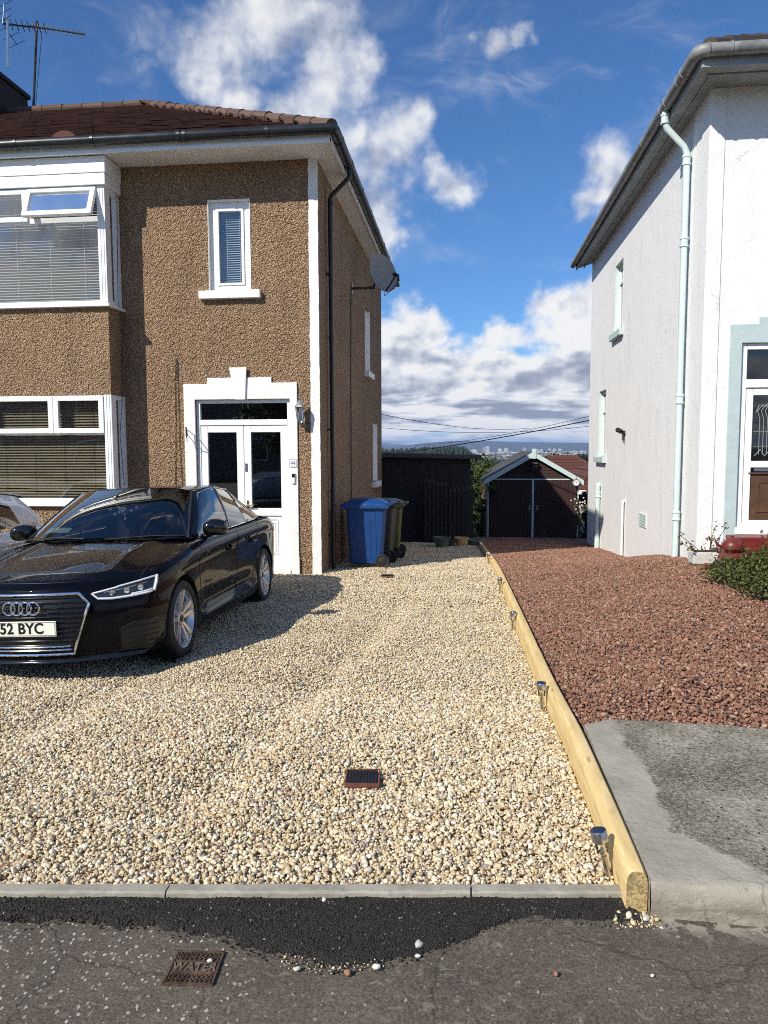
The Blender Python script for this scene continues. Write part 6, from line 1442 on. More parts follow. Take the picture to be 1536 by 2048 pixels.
    ysr = [p.y for p in loop]; 
    edge = [p for p in loop]
    ctr_f, ctr_r = loop[0], loop[-1]
    NR = 24
    for s_ in (1, -1):
        def rf_(u, v, s_=s_):
            e = gh(12*u, 1.0, 1); yc = lerp(ctr_f.y, ctr_r.y, sst(0, 1, (e.y-ctr_f.y)/(ctr_r.y-ctr_f.y)) if ctr_f.y < e.y < ctr_r.y else (0 if e.y <= ctr_f.y else 1))
            yc = min(max(e.y, ctr_f.y), ctr_r.y); zc = lerp(ctr_f.z, ctr_r.z, (yc-ctr_f.y)/(ctr_r.y-ctr_f.y))+(0.036 if kind == 'saloon' else 0.045)*math.sin(math.pi*min(1, max(0, (yc-ctr_f.y)/(ctr_r.y-ctr_f.y))))
            x = e.x*(1-v); w = 1-v
            z = lerp(e.z, zc, 1-w**2.2); y = lerp(e.y, yc, v)
            return (s_*x, y, z)
        mb.grid(rf_, 72, 12)
    roofo = mb.build('roof', paint, car, sharp=35)
    for s_ in (1, -1):
        for (ta, tb) in ((4.98, 6.02), (7.03, 7.97), (3.05, 3.27)): mb = MB(); patch(mb, ta, tb, 0.02, 0.95, 4, 8, 0.003, sides=(s_,)); mb.build('window_pillar', 'gloss_black', car, sharp=180)
    # bright trim round the side windows
    if kind == 'saloon':
        mb = MB()
        for s_ in (1, -1):
            mb.tube([gh(3.15+k*(q_end-3.15)/40, 0.015, s_, 0.005) for k in range(41)], 0.009, 6)
            mb.tube([gh(3.15, 0.015, s_, .004)]+[gh(3.15+k*(7.95-3.15)/40, 0.945, s_, 0.004) for k in range(41)]+[gh(lerp(7.95, q_end, k/8), lerp(0.94, 0.30, k/8), s_, 0.004) for k in range(1, 9)]+[gh(q_end, 0.015, s_, 0.004)], 0.006, 6)
        mb.build('window_trim', 'chrome', car)
        mb = MB()
        for s_ in (1, -1): mb.tube([gh(2.24, 0.02+0.94*k/10, s_, 0.004) for k in range(11)], 0.008, 6)
        mb.build('screen_seal', 'rubber', car)
    # shut lines
    mb = MB()
    for s_ in (1, -1):
        for (pts) in ([(1.36, .935), (1.33, .80), (1.30, .62), (1.30, .45), (1.34, .28)], [(2.47, .955), (2.47, .80), (2.45, .55), (2.45, .26)], [(3.30, .97), (3.22, .85), (3.14, .72), (3.05, .50), (2.99, .30)], [(1.34, .262), (2.0, .255), (2.99, .262)]):
            P_ = []
            for a, b in zip(pts[:-1], pts[1:]):
                for k in range(6): P_.append(on_side(lerp(a[0], b[0], k/6), lerp(a[1], b[1], k/6), 0.0005, s_))
            P_.append(on_side(*pts[-1], 0.0005, s_)); mb.tube(P_, 0.0032, 5)
        P_ = [on_top(s_*lerp(.735, .70, k/24), lerp(0.36, 1.16, k/24), 0.0006) for k in range(25)]; mb.tube(P_, 0.003, 5)
    mb.tube([on_top(lerp(-.735, .735, k/30), 0.10+0.30*abs(lerp(-1, 1, k/30))**2.4, 0.0005) for k in range(31)], 0.003, 5)
    mb.build('shut_lines', 'grille_black', car)
    # mirrors, handles
    for s_ in (1, -1):
        mb = MB(); c = Vector((s_*0.935, 1.60, 1.035)); mb.smooth = True
        def mir(u, v, c=c, s_=s_):
            a = 2*math.pi*u; b = math.pi*v; x = 0.108*math.copysign(abs(math.cos(a)*math.sin(b))**0.75, math.cos(a)*math.sin(b)); z = 0.078*math.copysign(abs(math.cos(b))**0.8, math.cos(b)); y = 0.085*math.copysign(abs(math.sin(a)*math.sin(b))**0.8, math.sin(a))
            if y > 0: y *= 0.5
            return c+Vector((x, y+0.035*s_*x/0.108*s_, z-0.012*abs(x)/0.108))
        mb.grid(mir, 32, 18); o = mb.build('door_mirror', 'gloss_black' if kind == 'saloon' else paint, car, sharp=180)
        mb = MB(); mb.tube([(s_*0.80, 1.62, 0.945), (s_*0.88, 1.615, 0.965), (s_*0.93, 1.61, 1.0)], [0.03, 0.024, 0.022], 10); mb.build('mirror_stalk', 'gloss_black', o)
        mb = MB(); mb.grid(lambda u, v: (c.x+0.090*(2*u-1), c.y+0.048, c.z+0.055*(2*v-1)), 1, 1); mb.build('mirror_glass', 'chrome', o)
    for s_ in (1, -1):
        for y in (2.22, 3.02):
            p = on_side(y, 0.775, 0.0, s_); mb = MB(); mb.tube([p+Vector((s_*0.004, -0.095, 0)), p+Vector((s_*0.030, -0.06, 0.002)), p+Vector((s_*0.034, 0.05, 0.002)), p+Vector((s_*0.004, 0.09, 0))], [0.012, 0.014, 0.014, 0.012], 8); mb.build('door_handle', paint, car)
    # wheels
    for (cy, cz) in WC:
        for s_ in (1, -1):
            w = bpy.data.objects.new('wheel', None); COL.objects.link(w); w.parent = car; w.location = (s_*0.770, cy, cz)
            ax = (s_, 0, 0)
            mb = MB(); mb.lathe([(0.222, -0.11), (0.28, -0.112), (0.312, -0.10), (0.323, -0.07), (0.325, 0.0), (0.323, 0.07), (0.312, 0.10), (0.29, 0.113), (0.268, 0.115), (0.252, 0.110), (0.240, 0.106)], (0, 0, 0), ax, 56); mb.build('tyre', 'rubber', w)
            mb = MB(); mb.lathe([(0.243, 0.112), (0.248, 0.104), (0.234, 0.095), (0.215, 0.06), (0.205, 0.0), (0.215, -0.10)], (0, 0, 0), ax, 56)
            for k in range(5):
                for e in (-1, 1):
                    a = 2*math.pi*k/5+0.3; d0 = a+e*0.085*2.2; d1 = a+e*0.20
                    def sp(r, ang, h): return (s_*h, r*math.cos(ang), r*math.sin(ang))
                    def slab(r0, r1, a0, a1, w0, w1, h0, h1): 
                        da, db = w0/r0/2, w1/r1/2
                        mb.hexa([sp(r0, a0-da, h0-0.03), sp(r0, a0+da, h0-0.03), sp(r1, a1+db, h1-0.03), sp(r1, a1-db, h1-0.03), sp(r0, a0-da*0.7, h0), sp(r0, a0+da*0.7, h0), sp(r1, a1+db*0.75, h1), sp(r1, a1-db*0.75, h1)])
                    slab(0.045, 0.238, a+e*0.30, d1, 0.040, 0.050, 0.070, 0.098)
            mb.lathe([(0, 0.078), (0.055, 0.078), (0.062, 0.07), (0.062, 0.03)], (0, 0, 0), ax, 24)
            mb.build('rim', 'alloy', w, sharp=30)
            mb = MB(); mb.lathe([(0, 0.084), (0.028, 0.083), (0.031, 0.079)], (0, 0, 0), ax, 20); mb.build('hub_cap', 'dark_metal', w)
            mb = MB(); mb.lathe([(0.0, 0.012), (0.06, 0.02), (0.075, 0.005), (0.15, 0.005), (0.15, -0.015)], (0, 0, 0), ax, 36); mb.build('brake_disc', 'steel', w)
            mb = MB(); mb.lathe([(0.0, -0.05), (0.21, -0.05)], (0, 0, 0), ax, 24); mb.build('wheel_back', 'grille_black', w)
    # cabin: dashboard, seats, steering wheel
    mb = MB(); mb.grid(lambda u, v: (lerp(-.74, .74, u), lerp(1.18, 1.78, v)+0.12*(2*u-1)**2, 0.955-0.02*v-0.10*max(0, v-0.8)*5*0.4), 12, 10); mb.box(-.72, .72, 1.72, 1.8, 0.6, 0.9); mb.build('dashboard', 'seat_cloth', car)
    for s_ in (1, -1):
        mb = MB(); x = s_*0.36
        def cush(c, sx, sy, sz, tilt=0.0):
            M_ = Matrix.Translation(c) @ Matrix.Rotation(tilt, 4, 'X')
            def f(u, v):
                a, b = 2*math.pi*u, math.pi*v; p = Vector((sx*math.copysign(abs(math.cos(a)*math.sin(b))**.5, math.cos(a)), sy*math.copysign(abs(math.sin(a)*math.sin(b))**.5, math.sin(a)), sz*math.copysign(abs(math.cos(b))**.5, math.cos(b)))); return M_ @ p
            mb.grid(f, 24, 14)
        cush((x, 2.30, 0.58), .25, .27, .09); cush((x, 2.55, 0.86), .24, .08, .32, R_(-14)); cush((x, 2.66, 1.22), .13, .05, .09, R_(-8)); mb.build('seat', 'seat_cloth', car, sharp=180)
    mb = MB(); mb.smooth = True; c = Vector((0.36, 1.86, 0.90)); mb.tube([c+Vector((0.185*math.cos(a), 0.06*math.sin(a)*-1, 0.175*math.sin(a))) for a in [2*math.pi*k/28 for k in range(28)]], 0.016, 8, closed=True); mb.bar(c-Vector((0.17, 0, 0)), c+Vector((0.17, 0, 0)), 0.04, 0.03); mb.build('steering_wheel', 'grille_black', car)
    mb = MB(); mb.tube([(0, 1.80, 1.33), (0, 1.86, 1.29)], 0.01, 6); mb.box(-0.11, 0.11, 1.86, 1.885, 1.25, 1.31); mb.build('inner_mirror', 'grille_black', car, bev=0.01)
    if kind != 'saloon':
        # tail spoiler, rear lamps and bumper of the hatchback
        mb = MB(); mb.grid(lambda u, v: (lerp(-.54, .54, u), lerp(3.84, 4.10, v)-0.10*abs(2*u-1)**3*v, lerp(1.40, 1.385, v)-0.035*abs(2*u-1)**2.5), 20, 6); mb.grid(lambda u, v: (lerp(-.54, .54, u), lerp(3.84, 4.10, v)-0.10*abs(2*u-1)**3*v, lerp(1.36, 1.360, v)-0.035*abs(2*u-1)**2.5), 20, 6)
        mb.grid(lambda u, v: (lerp(-.54, .54, u), 4.10-0.10*abs(2*u-1)**3, lerp(1.385, 1.360, v)-0.035*abs(2*u-1)**2.5), 20, 1); mb.build('tail_spoiler', paint, car)
        for s_ in (1, -1):
            mb = MB(); mb.grid(lambda u, v: (lambda p: p+Vector((s_*0.008, 0.004, 0)))(on_side(lerp(3.92, 4.20, u), lerp(0.84, 0.965, v), 0.0, s_)), 8, 6); mb.build('tail_light', 'oxblood', car)
        mb = MB(); 
        for s_ in (1, -1):
            mb.tube([(s_*.50, 2.1, 1.455), (s_*.52, 2.2, 1.475), (s_*.52, 3.4, 1.45), (s_*.49, 3.55, 1.41)], 0.012, 8)
        mb.build('roof_rail', 'dark_metal', car)
        return car
    # ---------------- front end of the saloon
    G = [(-.385, .672), (.385, .672), (.455, .598), (.345, .242), (-.345, .242), (-.455, .598)]
    def ghalf(z): return interp(z, [.242, .598, .672], [.345, .455, .385])
    mb = MB(); mb.grid(lambda u, v: (lambda z: on_front(lerp(-1, 1, u)*ghalf(z)*0.99, z, 0.004))(lerp(.25, .665, v)), 20, 20); mb.build('grille_panel', 'grille_black', car)
    mb = MB(); nsl = 12
    for k in range(nsl):
        z = lerp(.275, .650, k/(nsl-1)); h = ghalf(z)*0.965; mb.tube([on_front(lerp(-h, h, j/16), z, 0.012) for j in range(17)], 0.0085, 6)
    mb.build('grille_slats', 'gloss_black', car)
    mb = MB(); fr_pts = []
    for a, b in zip(G, G[1:]+G[:1]):
        for k in range(10): fr_pts.append(on_front(lerp(a[0], b[0], k/10), lerp(a[1], b[1], k/10), 0.012))
    mb.tube(fr_pts, 0.0115, 8, closed=True); mb.build('grille_frame', 'chrome', car)
    mb = MB(); mb.smooth = True
    for k in range(4):
        cx = (k-1.5)*0.0605; c = on_front(cx, 0.580, 0.035); mb.tube([c+Vector((0.046*math.cos(a), 0.0015*(-1)**k, 0.046*math.sin(a))) for a in [2*math.pi*j/32 for j in range(32)]], 0.0062, 8, closed=True)
    mb.build('ring_emblem', 'chrome', car)
    pc = on_front(0, 0.437, 0.03); pl = MB(); pl.box(-.26, .26, pc.y-0.004, pc.y+0.004, .437-.0555, .437+.0555); plate = pl.build('number_plate', 'plate_white', car, bev=0.003)
    mb = MB(); ring(mb, lambda u, v, d: (u, pc.y-0.0052+d, v), -.254, .254, .388, .486, 0.003, 0, 0.001); mb.build('plate_border', 'grille_black', plate)
    text('plate_letters', '52 BYC', 'plate_black', 0.108, frame_m((0.0, pc.y-0.0052, .437), (1, 0, 0), (0, 0, 1)), plate, 0.0008, 0.95, 0.0030, 1.04)
    mb = MB()
    for z in (.30, .275): mb.tube([on_front(lerp(-.33, .33, j/12), z, 0.02) for j in range(13)], 0.006, 6)
    mb.build('lower_grille_bars', 'chrome', car)
    # headlights: laid on the body from an axis inside the wing
    for s_ in (1, -1):
        ax0 = Vector((s_*0.25, 0.95, 0))
        def hl(phi, z, off): 
            d = Vector((s_*math.sin(R_(phi)), -math.cos(R_(phi)), 0)); p = hit(ax0+d*2.5+Vector((0, 0, z)), -d, off); return p if p else ax0+d*0.8+Vector((0, 0, z))
        phs = [14, 17.5, 24, 32, 40, 45, 50]; topz = [.668, .678, .696, .714, .731, .742, .750]; botz = [.660, .616, .610, .615, .625, .637, .735]
        tz = lambda p: interp(p, phs, topz); bz = lambda p: interp(p, phs, botz)
        mb = MB(); mb.grid(lambda u, v: (lambda p: hl(p, lerp(bz(p), tz(p), v), 0.005))(lerp(14, 50, u)), 40, 10); lens = mb.build('headlight', 'lens_dark', car, sharp=180)
        mb = MB(); mb.tube([hl(p, tz(p)-0.008, 0.010) for p in np.linspace(15, 49, 26)], 0.0075, 6); mb.tube([hl(p, bz(p)+0.007, 0.010) for p in np.linspace(17.5, 44, 22)], 0.0095, 6); mb.tube([hl(lerp(49.3, 45, k/6), lerp(.742, .640, k/6), 0.010) for k in range(7)], 0.0125, 6); mb.tube([hl(lerp(14.5, 17.5, k/5), lerp(.664, .622, k/5), 0.010) for k in range(6)], 0.007, 6); mb.tube([hl(p, bz(p)+0.020, 0.009) for p in np.linspace(33, 44, 10)], 0.007, 6); mb.build('light_strip', 'drl', lens)
        mb = MB()
        for p in (24, 31, 38): q_ = hl(p, (tz(p)*0.52+bz(p)*0.48), 0.006); d = (q_-ax0); d.z = 0; mb.lathe([(0.019, 0.0), (0.022, 0.002), (0.022, 0.004), (0.012, 0.003), (0, 0.001)], q_, d, 16)
        mb.tube([hl(p, lerp(bz(p), tz(p), 0.72), 0.007) for p in np.linspace(20, 42, 12)], 0.003, 5); mb.build('lamp_unit', 'chrome', lens)
        # corner intake and bumper edges
        mb = MB(); phs2 = [27, 34, 44, 52]; t2 = [.385, .425, .430, .395]; b2 = [.235, .225, .235, .30]
        mb.grid(lambda u, v: (lambda p: hl(p, lerp(interp(p, phs2, b2), interp(p, phs2, t2), v), 0.004))(lerp(27, 52, u)), 24, 10); itk = mb.build('air_intake', 'grille_black', car)
        mb = MB()
        for z in (.27, .31, .35, .39): mb.tube([hl(p, z, 0.007) for p in np.linspace(31, 48, 10)], 0.0055, 5)
        mb.tube([hl(p, interp(p, phs2, t2)+0.004, 0.008) for p in np.linspace(26, 53, 22)], 0.008, 6); mb.tube([hl(p, interp(p, phs2, b2)-0.004, 0.008) for p in np.linspace(26, 53, 22)], 0.006, 6); mb.build('intake_blade', 'grille_black', itk)
        mb = MB(); mb.tube([on_side(lerp(1.25, 3.10, k/30), lerp(.30, .335, k/30), 0.002, s_) for k in range(31)], 0.009, 6); mb.build('sill_blade', paint, car)
    mb = MB()
    def spl(u, v): x = lerp(-.78, .78, u); p = on_front(x, .235, 0.0); return (p.x, p.y-0.028*math.sin(math.pi*min(1, v*1.0)*0.5)+0.02*(1-v)*0, lerp(.21, .178, v))
    mb.grid(spl, 40, 4); mb.build('front_lip', 'gloss_black', car)
    mb = MB(); w0 = [gh(0.25, 0.0, 1, 0.012), gh(1.2, 0.045, 1, 0.012), gh(2.05, 0.06, 1, 0.014)]; mb.tube(w0, 0.007, 6); mb.tube([gh(0.2, 0.02, -1, 0.014), gh(0.9, 0.05, -1, 0.012), gh(1.9, 0.05, -1, 0.012)], 0.007, 6); mb.build('wiper', 'rubber', car)
    for s_ in (1, -1):
        p = on_side(3.62, 0.915, 0.001, s_); 
    mb = MB(); mb.grid(lambda u, v: (lambda p: (p.x, p.y, p.z))(on_side(3.78+0.16*(u-0.5), 0.80+0.16*(v-0.5), 0.0006, 1)), 4, 4); 
    mb = MB()
    for s_ in (1, -1): mb.grid(lambda u, v: on_side(lerp(4.12, 4.36, u), lerp(.80, .90, v), 0.004, s_), 8, 6)
    mb.build('tail_light', 'oxblood', car)
    return car

bc = make_car('parked_car', 'black four-door saloon car with chrome grille parked on the cream gravel by the front door', None, (-3.168, 4.97, -0.128), 0.0, 'car_paint', 'saloon')
bc.rotation_euler = (R_(-1.75), R_(-2.0), R_(0.9))
tk = thing('parking_ticket', 'pale green paper slip on the dashboard of the black car', 'paper', (-3.72, 6.42, 0.845), R_(12))
mb = MB(); mb.grid(lambda u, v: (0.10*(u-0.5)*2, 0.07*(v-0.5)*2, 0.03*v+0.006*math.sin(3*u)), 6, 4); mb.build('slip', 'paper', tk)
ch_ = thing('car_charm', 'lilac flower charm hanging behind the windscreen of the black car', 'charm', (-3.20, 6.70, 1.05))
mb = MB(); rng = random.Random(2)
for k in range(16): mb.sphere((rng.gauss(0, 0.05), rng.gauss(0, 0.02), rng.gauss(0, 0.025)-0.4*0.05*k/16), 0.017, n=8, m=5)
mb.build('blossom', 'lilac', ch_); mb = MB(); mb.tube([(0, 0, 0), (0, 0.02, 0.13)], 0.003, 4); mb.build('thread', 'cable_black', ch_)
wcar = make_car('parked_car', 'white hatchback whose rear corner shows at the left edge behind the black car', None, (-5.98, 4.62, -0.31), 0.0, 'car_paint_white', 'hatch')

# ------------------------------------------------------------------ behind: hedges, trees, houses, city, hills, wires
def tree(name, label, cat, x, y, z, h, rx, mat, seed, nclump, leaf, group=None, nleaf=110, low=0.25):
    rng = random.Random(seed); t = thing(name, label, cat, (x, y, z), 0, group)
    mb = MB(); mb.tube([(0, 0, -0.5), (rng.uniform(-.1, .1)*rx, 0, h*0.35), (rng.uniform(-.15, .15)*rx, 0, h*0.8)], [h*0.03, h*0.022, h*0.006], 8)
    tips = []
    for k in range(nclump):
        a = rng.random()*6.283; r = rng.random()**0.6; zz = lerp(low, 1.0, rng.random()); w = rx*math.sin(math.pi*min(1, max(0.06, (zz-low*0.6)/(1.08-low*0.6))))**0.7
        tips.append(Vector((w*r*math.cos(a), w*r*math.sin(a), h*zz*0.93)))
    for p in tips[:14]: mb.tube([(0, 0, h*0.25), (p.x*0.5, p.y*0.5, p.z*0.75), p], [h*0.012, h*0.008, h*0.003], 5)
    mb.build('trunk', 'trunk', t)
    mb = MB()
    for p in tips: s = rx*rng.uniform(0.20, 0.38); leaves(mb, rng, nleaf, p, (s, s, s*0.8), leaf, 0.4, aspect=0.55)
    mb.build('crown', mat, t, recalc=False); return t
# hedge between shed and garage, greenery right of the garage
tree('bush', 'tall leafy bush filling the gap between the black shed and the garage', 'bush', 0.62, 25.6, -1.7, 2.75, 0.62, 'leaf_shrub', 21, 46, 0.050, low=0.05)
tree('bush', 'bush with pale leaves behind the black shed corner', 'bush', 0.25, 28.5, -2.0, 3.25, 0.9, 'leaf_tree', 22, 40, 0.06, low=0.05)
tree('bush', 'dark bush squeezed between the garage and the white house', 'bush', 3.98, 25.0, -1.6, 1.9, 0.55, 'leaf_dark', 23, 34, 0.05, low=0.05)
tree('tree', 'round green tree rising left of the garage roof', 'tree', 0.9, 40.0, -3.6, 5.0, 1.5, 'leaf_tree', 24, 46, 0.10, 'garden trees beyond the garage')
tree('tree', 'broad dark tree right behind the garage apex', 'tree', 11.0, 92.0, -7.8, 9.0, 3.6, 'leaf_tree', 25, 52, 0.20, 'garden trees beyond the garage')
tree('tree', 'pale green tree between the garage and the tiled bungalow', 'tree', 12.3, 84.0, -7.5, 7.4, 2.6, 'leaf_shrub', 26, 44, 0.18, 'garden trees beyond the garage')
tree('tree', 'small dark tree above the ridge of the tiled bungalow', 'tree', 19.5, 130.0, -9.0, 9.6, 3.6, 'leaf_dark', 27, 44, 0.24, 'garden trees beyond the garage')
tree('tree', 'olive tree half hidden behind the left slope of the garage', 'tree', 3.5, 62.0, -5.4, 6.0, 2.6, 'leaf_shrub', 28, 44, 0.14, 'garden trees beyond the garage')
def bungalow(label, x0, x1, y, zg, ze, zr, mat, dep=8.0, inset=3.0):
    t = thing('bungalow', label, 'house', ((x0+x1)/2, y, zg)); iv = Matrix.Translation((-(x0+x1)/2, -y, -zg))
    mb = MB(); mb.box(x0, x1, y, y+dep, zg-1, ze)
    mb.build('wall', 'town_grey', t).matrix_parent_inverse = iv
    mb = MB(); o = 0.35; e = [(x0-o, y-o, ze), (x1+o, y-o, ze), (x1+o, y+dep+o, ze), (x0-o, y+dep+o, ze)]; ra, rb = (x0+inset, y+dep/2, zr), (x1-inset, y+dep/2, zr)
    n = 9
    def course(A, B, C_, D):                                  # sloping face A-B eave, D-C ridge, laid in visible steps
        A, B, C_, D = map(Vector, (A, B, C_, D)); nn = (B-A).cross(D-A).normalized(); nn = nn if nn.z > 0 else -nn
        for k in range(n):
            t0, t1 = k/n, (k+1)/n; a, b = A.lerp(D, t0)+nn*0.05, B.lerp(C_, t0)+nn*0.05; c, d = B.lerp(C_, t1), A.lerp(D, t1); mb.poly([a, b, c, d]); mb.poly([A.lerp(D, t0), B.lerp(C_, t0), b, a])
    course(e[0], e[1], rb, ra); course(e[3], e[0], ra, ra); course(e[1], e[2], rb, rb); course(e[2], e[3], ra, rb)
    r = mb.build('roof', mat, t); r.matrix_parent_inverse = iv
    mb = MB(); mb.box(x0-o-0.02, x1+o+0.02, y-o-0.05, y-o, ze-0.16, ze+0.02); mb.box(x0-o-0.05, x0-o, y-o, y+dep+o, ze-0.16, ze+0.02); mb.build('fascia', 'upvc', t).matrix_parent_inverse = iv
    mb = MB(); caps(mb, e[0], ra, 0.12, 0.4); caps(mb, e[1], rb, 0.12, 0.4); caps(mb, ra, rb, 0.12, 0.4); mb.build('ridge_tiles', mat, t).matrix_parent_inverse = iv
    mb = MB(); ring(mb, lambda u, v, d: (u, y+d, v), x0+0.8, x0+2.2, zg+0.9, ze-0.25, 0.08, -0.03, 0.0); w_ = mb.build('window', 'upvc', t); w_.matrix_parent_inverse = iv
    pane(w_, lambda u, v, d: (u, y+d, v), x0+0.85, x0+2.15, zg+0.95, ze-0.3, -0.01, 'dark_glass')
bungalow('red tiled bungalow roof showing between the garage and the white house', 4.55, 13.0, 31.0, -2.6, -0.10, 2.0, 'tile_red', 8.0, 3.6)
bungalow('low house with a brown tiled roof just behind the garage ridge', 3.2, 9.5, 47.0, -4.4, -0.6, 1.05, 'tile_red', 7.0, 2.2)
def wire(label, a, b, sag, r):
    a, b = Vector(a), Vector(b); mb = MB(); mb.tube([a.lerp(b, k/16)-Vector((0, 0, sag*4*(k/16)*(1-k/16))) for k in range(17)], r, 5); mb.build('overhead_wire', 'cable_black', label=label, cat='wire', group='overhead wires between the houses')
wire('thickest overhead wire rising from the shed roof to the white house', atY(745, 911, 26), atY(1200, 836, 19.5), 0.10, 0.014)
wire('thin overhead wire sagging from the brown house towards the garage', atY(740, 824, 22), atY(1060, 856, 42), 0.25, 0.010)
wire('faint level overhead wire crossing the gap low in the sky', atY(740, 853, 30), atY(1205, 849, 34), 0.30, 0.009)
wire('thin overhead wire rising to the right above the garage apex', atY(830, 891, 40), atY(1205, 826, 27), 0.20, 0.009)
# far wood on the left, one mass of conifers
rng = random.Random(31); mb = MB()
for k in range(420):
    y = rng.uniform(330, 460); x = lerp(-0.128, 0.012, rng.random())*y; 
    zg = ground_fall(y); top = interp(x/y, [-0.12, -0.075, -0.05, -0.01, 0.002, 0.012], [2.2, 2.6, 3.2, 3.6, 2.4, -1.5])*y/380+rng.uniform(-1.8, 0.4); r = rng.uniform(1.8, 3.2)
    for q in range(3):
        zb = lerp(zg+1, top, q*0.3); rr = r*(1-q*0.25); a0 = rng.random()*6; n = 7
        ks = mb.add([(x+rr*rng.uniform(0.75, 1.15)*math.cos(a0+6.283*j/n), y+rr*math.sin(a0+6.283*j/n), zb+rng.uniform(-0.5, 0.5)) for j in range(n)]+[(x, y, top if q == 2 else lerp(zb, top, 0.75))])
        for j in range(n): mb.q(ks+j, ks+(j+1) % n, ks+n)
mb.build('far_wood', 'leaf_dark', recalc=False, kind='stuff')
# green belt of trees below the city, one mass
mb = MB()
for k in range(1500):
    y = 180*(2300/180)**rng.random(); x = lerp(-0.10, 0.26, rng.random())*y; zg = ground_fall(y); h = rng.uniform(4, 7.0) if y < 700 else rng.uniform(3, 6); r = h*rng.uniform(0.5, 1.1); n = 9
    for q in range(3): leaves(mb, rng, 7, (x+rng.gauss(0, r*0.3), y+rng.gauss(0, r*0.3), zg+h*0.55), (r, r, h*0.5), r*0.42, 0.7, aspect=0.8)
mb.build('far_trees', 'leaf_tree', recalc=False, kind='stuff')
# the low town, one mass, and its towers
mb = MB()
for k in range(900):
    y = 900*(2900/900)**rng.random(); x = lerp(-0.10, 0.26, rng.random())*y; zg = ground_fall(y); w = rng.uniform(6, 22); h = rng.uniform(2.5, 6.0)*(0.6+y/2800); d = rng.uniform(6, 14); mb.cur = 0 if rng.random() < 0.75 else 1
    mb.box(x-w/2, x+w/2, y, y+d, zg-1, zg+h)
    if rng.random() < 0.5: mb.cur = 2; mb.hexa([(x-w/2, y, zg+h), (x+w/2, y, zg+h), (x+w/2, y+d, zg+h), (x-w/2, y+d, zg+h), (x-w/2, y+d*.45, zg+h+1.8), (x+w/2, y+d*.45, zg+h+1.8), (x+w/2, y+d*.55, zg+h+1.8), (x-w/2, y+d*.55, zg+h+1.8)])
mb.build('far_town', ['town_pale', 'town_grey', 'tile_slate'], kind='stuff')
tl = 'pale tower block standing in the far town below the hills'
for (u, v, w, lab, mat) in ((968, 895, 5, 'slim grey tower of the twin towers left of the far skyline', 'town_grey'), (975, 893, 7, 'tall white tower of the twin towers left of the far skyline', 'town_pale'), (1000, 898, 8, 'low domed pale block right of the twin far towers', 'town_pale'), (1012, 897, 7, 'white tower block standing alone left of the garage apex', 'town_pale'),
                            (1049, 896, 7, 'grey tower block on the skyline left of the garage apex', 'town_grey'), (1074, 899, 6, tl, 'town_pale'), (1083, 899, 6, tl, 'town_pale'), (1099, 898, 6, tl, 'town_pale'), (1109, 898, 6, tl, 'town_pale'), (1120, 898, 6, tl, 'town_pale'),
                            (1149, 902, 8, 'broad white block at the right end of the far skyline', 'town_pale'), (1164, 902, 8, 'white block nearest the white house on the far skyline', 'town_pale'), (948, 900, 12, 'long low white block at the left end of the far skyline', 'town_pale')):
    p = atY(u, v, 2500); zb = ground_fall(2500)-1; hw_ = w/2*2500/F
    t = thing('tower_block', lab, 'tower block', (p.x, 2500, zb), 0, 'tower blocks of the far town')
    mb = MB(); h = p.z-zb; mb.box(-hw_, hw_, 0, hw_*2, 0, h); mb.box(-hw_*0.4, hw_*0.4, hw_*0.5, hw_*1.4, h, h+1.8); mb.build('wall', mat, t)
    mb = MB()
    for k in range(int(h/3.2)): mb.box(-hw_*0.8, hw_*0.8, -0.3, 0, 2+k*3.2, 3.2+k*3.2)
    mb.build('window_bands', 'town_grey', t)
# hills
def hill(name, y0, prof, back, z0):
    xs = [p[0] for p in prof]; zs = [p[1] for p in prof]
    def fn(u, v):
        x = lerp(xs[0], xs[-1], u); h = interp(x, xs, zs)+1.2*vnoise(x*0.004, 0, 1)+0.5*vnoise(x*0.015, 1, 2); y = y0+back*v+90*vnoise(x*0.003, v*2, 4)*v
        return (x, y, z0+(h-z0)*math.sin(min(1, v)*math.pi/2)**0.9+1.5*vnoise(x*0.008, v*6, 6)*math.sin(math.pi*v))
    return warp_mesh(name, 'moor', fn, 260, 18, kind='structure')
S = 5000/2500
def hp(y, pts): return [((lambda p: (p.x, p.z))(atY(u, v, y))) for u, v in pts]
hill('hills', 3900, hp(5000, [(-900, 884), (500, 888), (700, 893), (790, 893), (850, 886), (900, 882), (960, 882), (1030, 884), (1100, 885), (1200, 886), (1500, 884), (2600, 890)]), 1100, -20)
hill('far_hills', 6800, hp(7800, [(-1500, 888), (600, 889), (700, 886), (745, 884), (790, 888), (830, 891), (900, 892), (2600, 892)]), 1000, -20)
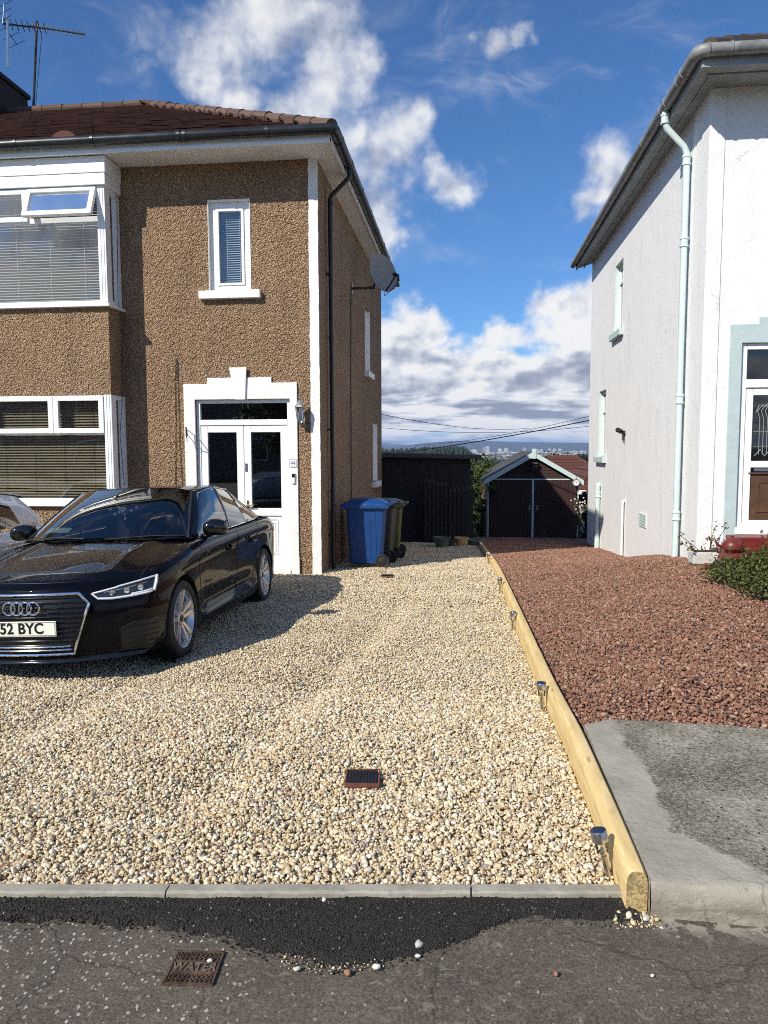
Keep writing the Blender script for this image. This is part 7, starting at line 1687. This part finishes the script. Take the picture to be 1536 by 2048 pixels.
# the air between: pale haze fading the distance
mb = MB(); mb.box(-12000, 12000, -4000, 9500, -40, 78)
hz = mb.build('haze', 'upvc', kind='stuff')
m = bpy.data.materials.new('haze'); m.use_nodes = True; t = NT(m.node_tree)
vol = t.n('ShaderNodeVolumePrincipled', {'Color': (0.42, 0.62, 1.0, 1), 'Density': HAZE_DENSITY, 'Anisotropy': 0.0})
o_ = t.n('ShaderNodeOutputMaterial'); t.t.links.new(vol.outputs[0], o_.inputs['Volume'])
hz.data.materials.clear(); hz.data.materials.append(m)

# across the street, met only as reflections in glass and paint
field_mesh('road', 'old_asphalt', list(np.linspace(-40, 40, 9)), list(np.linspace(-14, -5.02, 5)), lambda x, y: -0.09, kind='structure')
def across(label, x0, x1):
    cx = (x0+x1)/2; t = thing('house', label, 'house', (cx, -24, 0), 0, 'houses across the street'); iv = Matrix.Translation((-cx, 24, 0))
    mb = MB(); mb.box(x0, x1, -33, -24, -0.5, 5.4); mb.build('wall', 'grey_paint', t).matrix_parent_inverse = iv
    mb = MB(); e = [(x0-.5, -23.5, 5.4), (x1+.5, -23.5, 5.4), (x1+.5, -33.5, 5.4), (x0-.5, -33.5, 5.4)]; ra, rb = (x0+4, -28.5, 8.2), (x1-4, -28.5, 8.2)
    for q_ in ((e[0], e[1], rb, ra), (e[1], e[2], rb), (e[2], e[3], ra, rb), (e[3], e[0], ra)): mb.poly(q_)
    mb.build('roof', 'tile_brown', t).matrix_parent_inverse = iv
    for k in range(4):
        x = lerp(x0+2, x1-2, k/3)
        for z in (0.9, 3.4): mb = MB(); ring(mb, lambda u, v, d: (u, -24-d, v), x-0.8, x+0.8, z, z+1.4, 0.08, -0.04, 0.0); w_ = mb.build('window', 'upvc', t); w_.matrix_parent_inverse = iv; pane(w_, lambda u, v, d: (u, -24-d, v), x-.75, x+.75, z+.05, z+1.35, -0.01, 'dark_glass')
across('house across the street, seen only as a dim reflection in the door glass', -7, 10)
across('house across the street, seen only as a dim reflection in the downstairs bay window', -46, -11)
tree('tree', 'street tree across the road, reflected in the glass above the front door', 'tree', -9.5, -17.0, 0, 6.2, 2.2, 'leaf_tree', 41, 60, 0.12)
